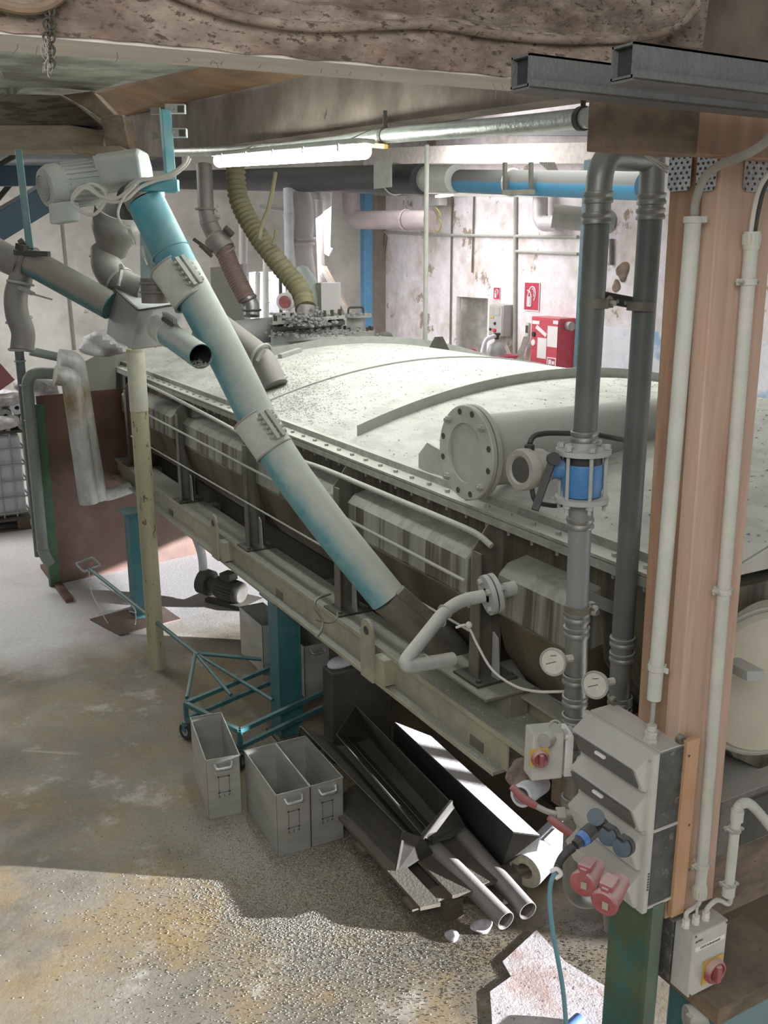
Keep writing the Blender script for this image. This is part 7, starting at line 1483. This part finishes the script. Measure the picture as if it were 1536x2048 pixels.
bgpipe('pale corner pipe with a stub foot near the wall corner', [(655,385),(652,500),(662,505)], 13.0, 0.06, M['wall'])
bgpipe('thin pipe behind the hose ending low', [(560,520),(562,625)], 11.8, 0.02, M['leg'])
g = thing('pump_valve', 'white and red valve body at the foot of the olive hose', 'valve', PT(583, 600, 10.8)); b = MB(); b.sphere(PT(585,598,10.8), 0.11, 16); b.lathe(PT(575,603,10.8), (-0.8,-0.6,0), [(0,0),(0,0.10),(0.08,0.10),(0.08,0)], 20); b.cyl(PT(585,598,10.8), PT(590,560,10.8), 0.05, n=12); q_ = PT(585,598,10.8); b.cyl(q_, (q_.x, q_.y, 0), 0.05, n=12); b.build('valve_body', M['sign_white'], g); b = MB(); b.lathe(PT(571,604,10.7), (-0.8,-0.6,0), [(0,0),(0,0.07),(0.03,0.07),(0.03,0)], 20); b.build('red_cap', M['red_dusty'], g)
b = MB(); b.bar(PT(640,535,12.3), PT(700,640,11.0), 0.06, 0.06); tag(b.build('leaning_pole', M['whitewash']), 'pale pole leaning diagonally left of the far blue column', 'pole')
b = MB(); b.bar(PT(650,535,12.4), PT(708,645,11.1), 0.04, 0.04); tag(b.build('leaning_pole', M['wood_side']), 'thinner tan pole leaning beside the pale pole', 'pole')
cb = thing('yellow_strap', 'long yellow-olive strap hanging down beside the olive hose', 'strap', PT(535, 470, 8.5)); b = MB(); b.tube(spline([PT(551,345,8.5), PT(545,380,8.5), PT(536,420,8.5), PT(524,450,8.5), PT(518,480,8.5)], 6), 0.020, 8); b.tube(spline([PT(552,460,8.7), PT(550,475,8.7), PT(545,490,8.7)], 6), 0.015, 8); b.build('strap_run', M['hose'], cb)
# outlet pipe landing on the near left of the cover
g = thing('inlet_pipe', 'dusty grey inlet pipe with clamp and elbow landing on the cover behind the conveyor', 'pipe', PT(540, 745, 7.0))
pp = fillet([PT(425,640,7.2), PT(525,715,7.0), PT(552,772,6.95)], 0.13, 10)
b = MB(); b.tube(pp, 0.092, 28); b.build('pipe_body', M['duct'], g)
for (x, y, dd_, rr_) in ((522,712,PT(525,715,7.0)-PT(425,640,7.2),0.097),(547,755,(0.1,0,-1),0.098)): b = MB(); b.ring(PT(x,y,6.98), dd_, rr_, 0.011, 28, 8); b.build('clamp_ring', M['dusty_metal'], g)
b = MB(); b.bar(PT(514,722,6.85), PT(530,700,6.85), 0.02, 0.02); b.build('clamp_latch', M['dusty_metal'], g)
b = MB(); b.bar(on_dome(560,717)+V((0,0,0.02)), on_dome(600,704)+V((0,0,0.02)), 0.05, 0.03); tag(b.build('cover_flat', M['dusty_metal']), 'short flat steel bar lying on the cover behind the inlet pipe', 'bar')
# ============================================================ loose chips on the floor, cover and flanges
def scatter(name, label, cat, m, pts, rmin, rmax, seed):
    random.seed(seed); b = MB(); 
    for p in pts:
        r_ = random.uniform(rmin, rmax); a = random.uniform(0, 6.28); ca, sa = math.cos(a)*r_, math.sin(a)*r_; h = random.uniform(0.2, 0.7)*r_
        o = len(b.v); x, y, z = p
        b.v += [(x+ca, y+sa, z), (x-sa*0.8, y+ca*0.8, z), (x-ca, y-sa, z+h*0.3), (x+sa*0.8, y-ca*0.8, z), (x, y, z+h)]
        b.f += [(o,o+1,o+4), (o+1,o+2,o+4), (o+2,o+3,o+4), (o+3,o,o+4)]
    me = bpy.data.meshes.new(name); me.from_pydata(b.v, [], b.f); o = bpy.data.objects.new(name, me); COL.objects.link(o); me.materials.append(m); tag(o, label, cat, kind='stuff')
random.seed(77); F1 = []; F2 = []
def blob(px, py, sx, sy, n, out):
    for _ in range(n):
        x, y = random.gauss(px, sx), random.gauss(py, sy)
        if y < 1250 or y > 2080 or x < -20: continue
        p = PZ(x, y, 0.0); 
        if p.x > 2.9: continue
        out.append((p.x, p.y, 0.001))
for args in ((520,1750,70,50,4600),(470,1690,50,35,2800),(620,1810,80,55,3600),(640,1950,120,70,1500),(340,1600,80,90,900),(560,1690,80,35,2500),(740,1800,60,60,1800),(420,1880,170,110,900),(350,1700,120,160,500)): blob(*args, F1)
for args in ((640,1800,150,120,3500),(850,1850,100,100,3000),(700,1500,80,80,1800),(450,1800,160,140,1200),(820,1720,80,70,3500),(930,1880,60,50,2500),(1130,1960,60,60,1800)): blob(*args, F2)  # extra grit by the gutters also darkens the floor for shade
scatter('floor_chips', 'pale plastic chips spilled on the floor in front of the bins', 'chips', M['chips'], F1, 0.0020, 0.0050, 1)
scatter('grit_and_shade', 'dark grit on the floor, thickened by the gutters to paint shade', 'grit', M['chips_dark'], F2, 0.002, 0.005, 2)
random.seed(78); F3 = []
for _ in range(2600):
    x, y = random.gauss(560, 60), random.gauss(790, 35)
    p = on_dome(x, y)
    if p.x > XR+0.15 and p.x < XB and Y0 < p.y < Y1: F3.append((p.x, p.y, dome_z(p.x)+0.001))
for _ in range(2500):
    y = random.uniform(Y0, 9); x = random.uniform(XR+0.13, 4.6); F3.append((x, y, dome_z(x)+0.001))
scatter('cover_chips', 'chips and flakes lying on the dusty dryer cover', 'chips', M['chips'], F3, 0.003, 0.010, 3)
random.seed(79); F4 = []
for _ in range(5000): F4.append((random.uniform(2.16, 2.30) if random.random() < 0.4 else random.uniform(2.30,2.40), random.uniform(2.95, 9.0), 0))
F4 = [(x, y, 1.001 if x < 2.20 else 1.168) for x, y, z in F4]
scatter('frame_chips', 'pale chips lying on the flanges of the cream frame', 'chips', M['chips'], F4, 0.002, 0.006, 4)
# cobwebs and chain on the top beam
g = thing('cobweb_chain', 'short rusty chain furred with cobwebs hanging from the top beam', 'chain', PY(97, 80, 1.88)); b = MB()
for k in range(9):
    q = PY(98, 22+13*k, 1.88); b.ring(q, (1,0,0) if k % 2 else (0.2,1,0), 0.0095, 0.0022, 14, 6)
b.build('chain_links', M['dark'], g)
random.seed(5); b = MB()
for k in range(26):
    x0 = random.uniform(82, 112); y0_ = random.uniform(75, 95); P_ = [(x0, y0_)]
    for j in range(4): P_.append((P_[-1][0]*0.6+97*0.4+random.uniform(-8,8), P_[-1][1]+random.uniform(8,17)))
    b.tube(spline([PY(x, y, 1.88+random.uniform(-0.004,0.004)) for x, y in P_], 4), 0.0007, 4)
b.build('cobweb', M['cobweb'], g)
b = MB(); random.seed(6)
for (x, y) in [(30,80),(75,85),(230,100),(365,100),(380,102),(415,105),(430,108),(445,106),(515,115),(650,125),(668,130),(705,125),(760,132),(980,160),(1000,165),(1026,165),(1105,60)]:
    P_ = [(x, y)]; 
    for j in range(3): P_.append((P_[-1][0]+random.uniform(-9,9), P_[-1][1]+random.uniform(2,14)))
    b.tube(spline([PY(xx, yy, 1.98) for xx, yy in P_], 4), 0.0007, 4)
tag(b.build('cobweb_strands', M['cobweb']), 'wispy cobweb strands dangling along the lower edge of the top beam', 'cobweb', kind='stuff')
for k_, (x, y) in enumerate(((0, 0),)): pass
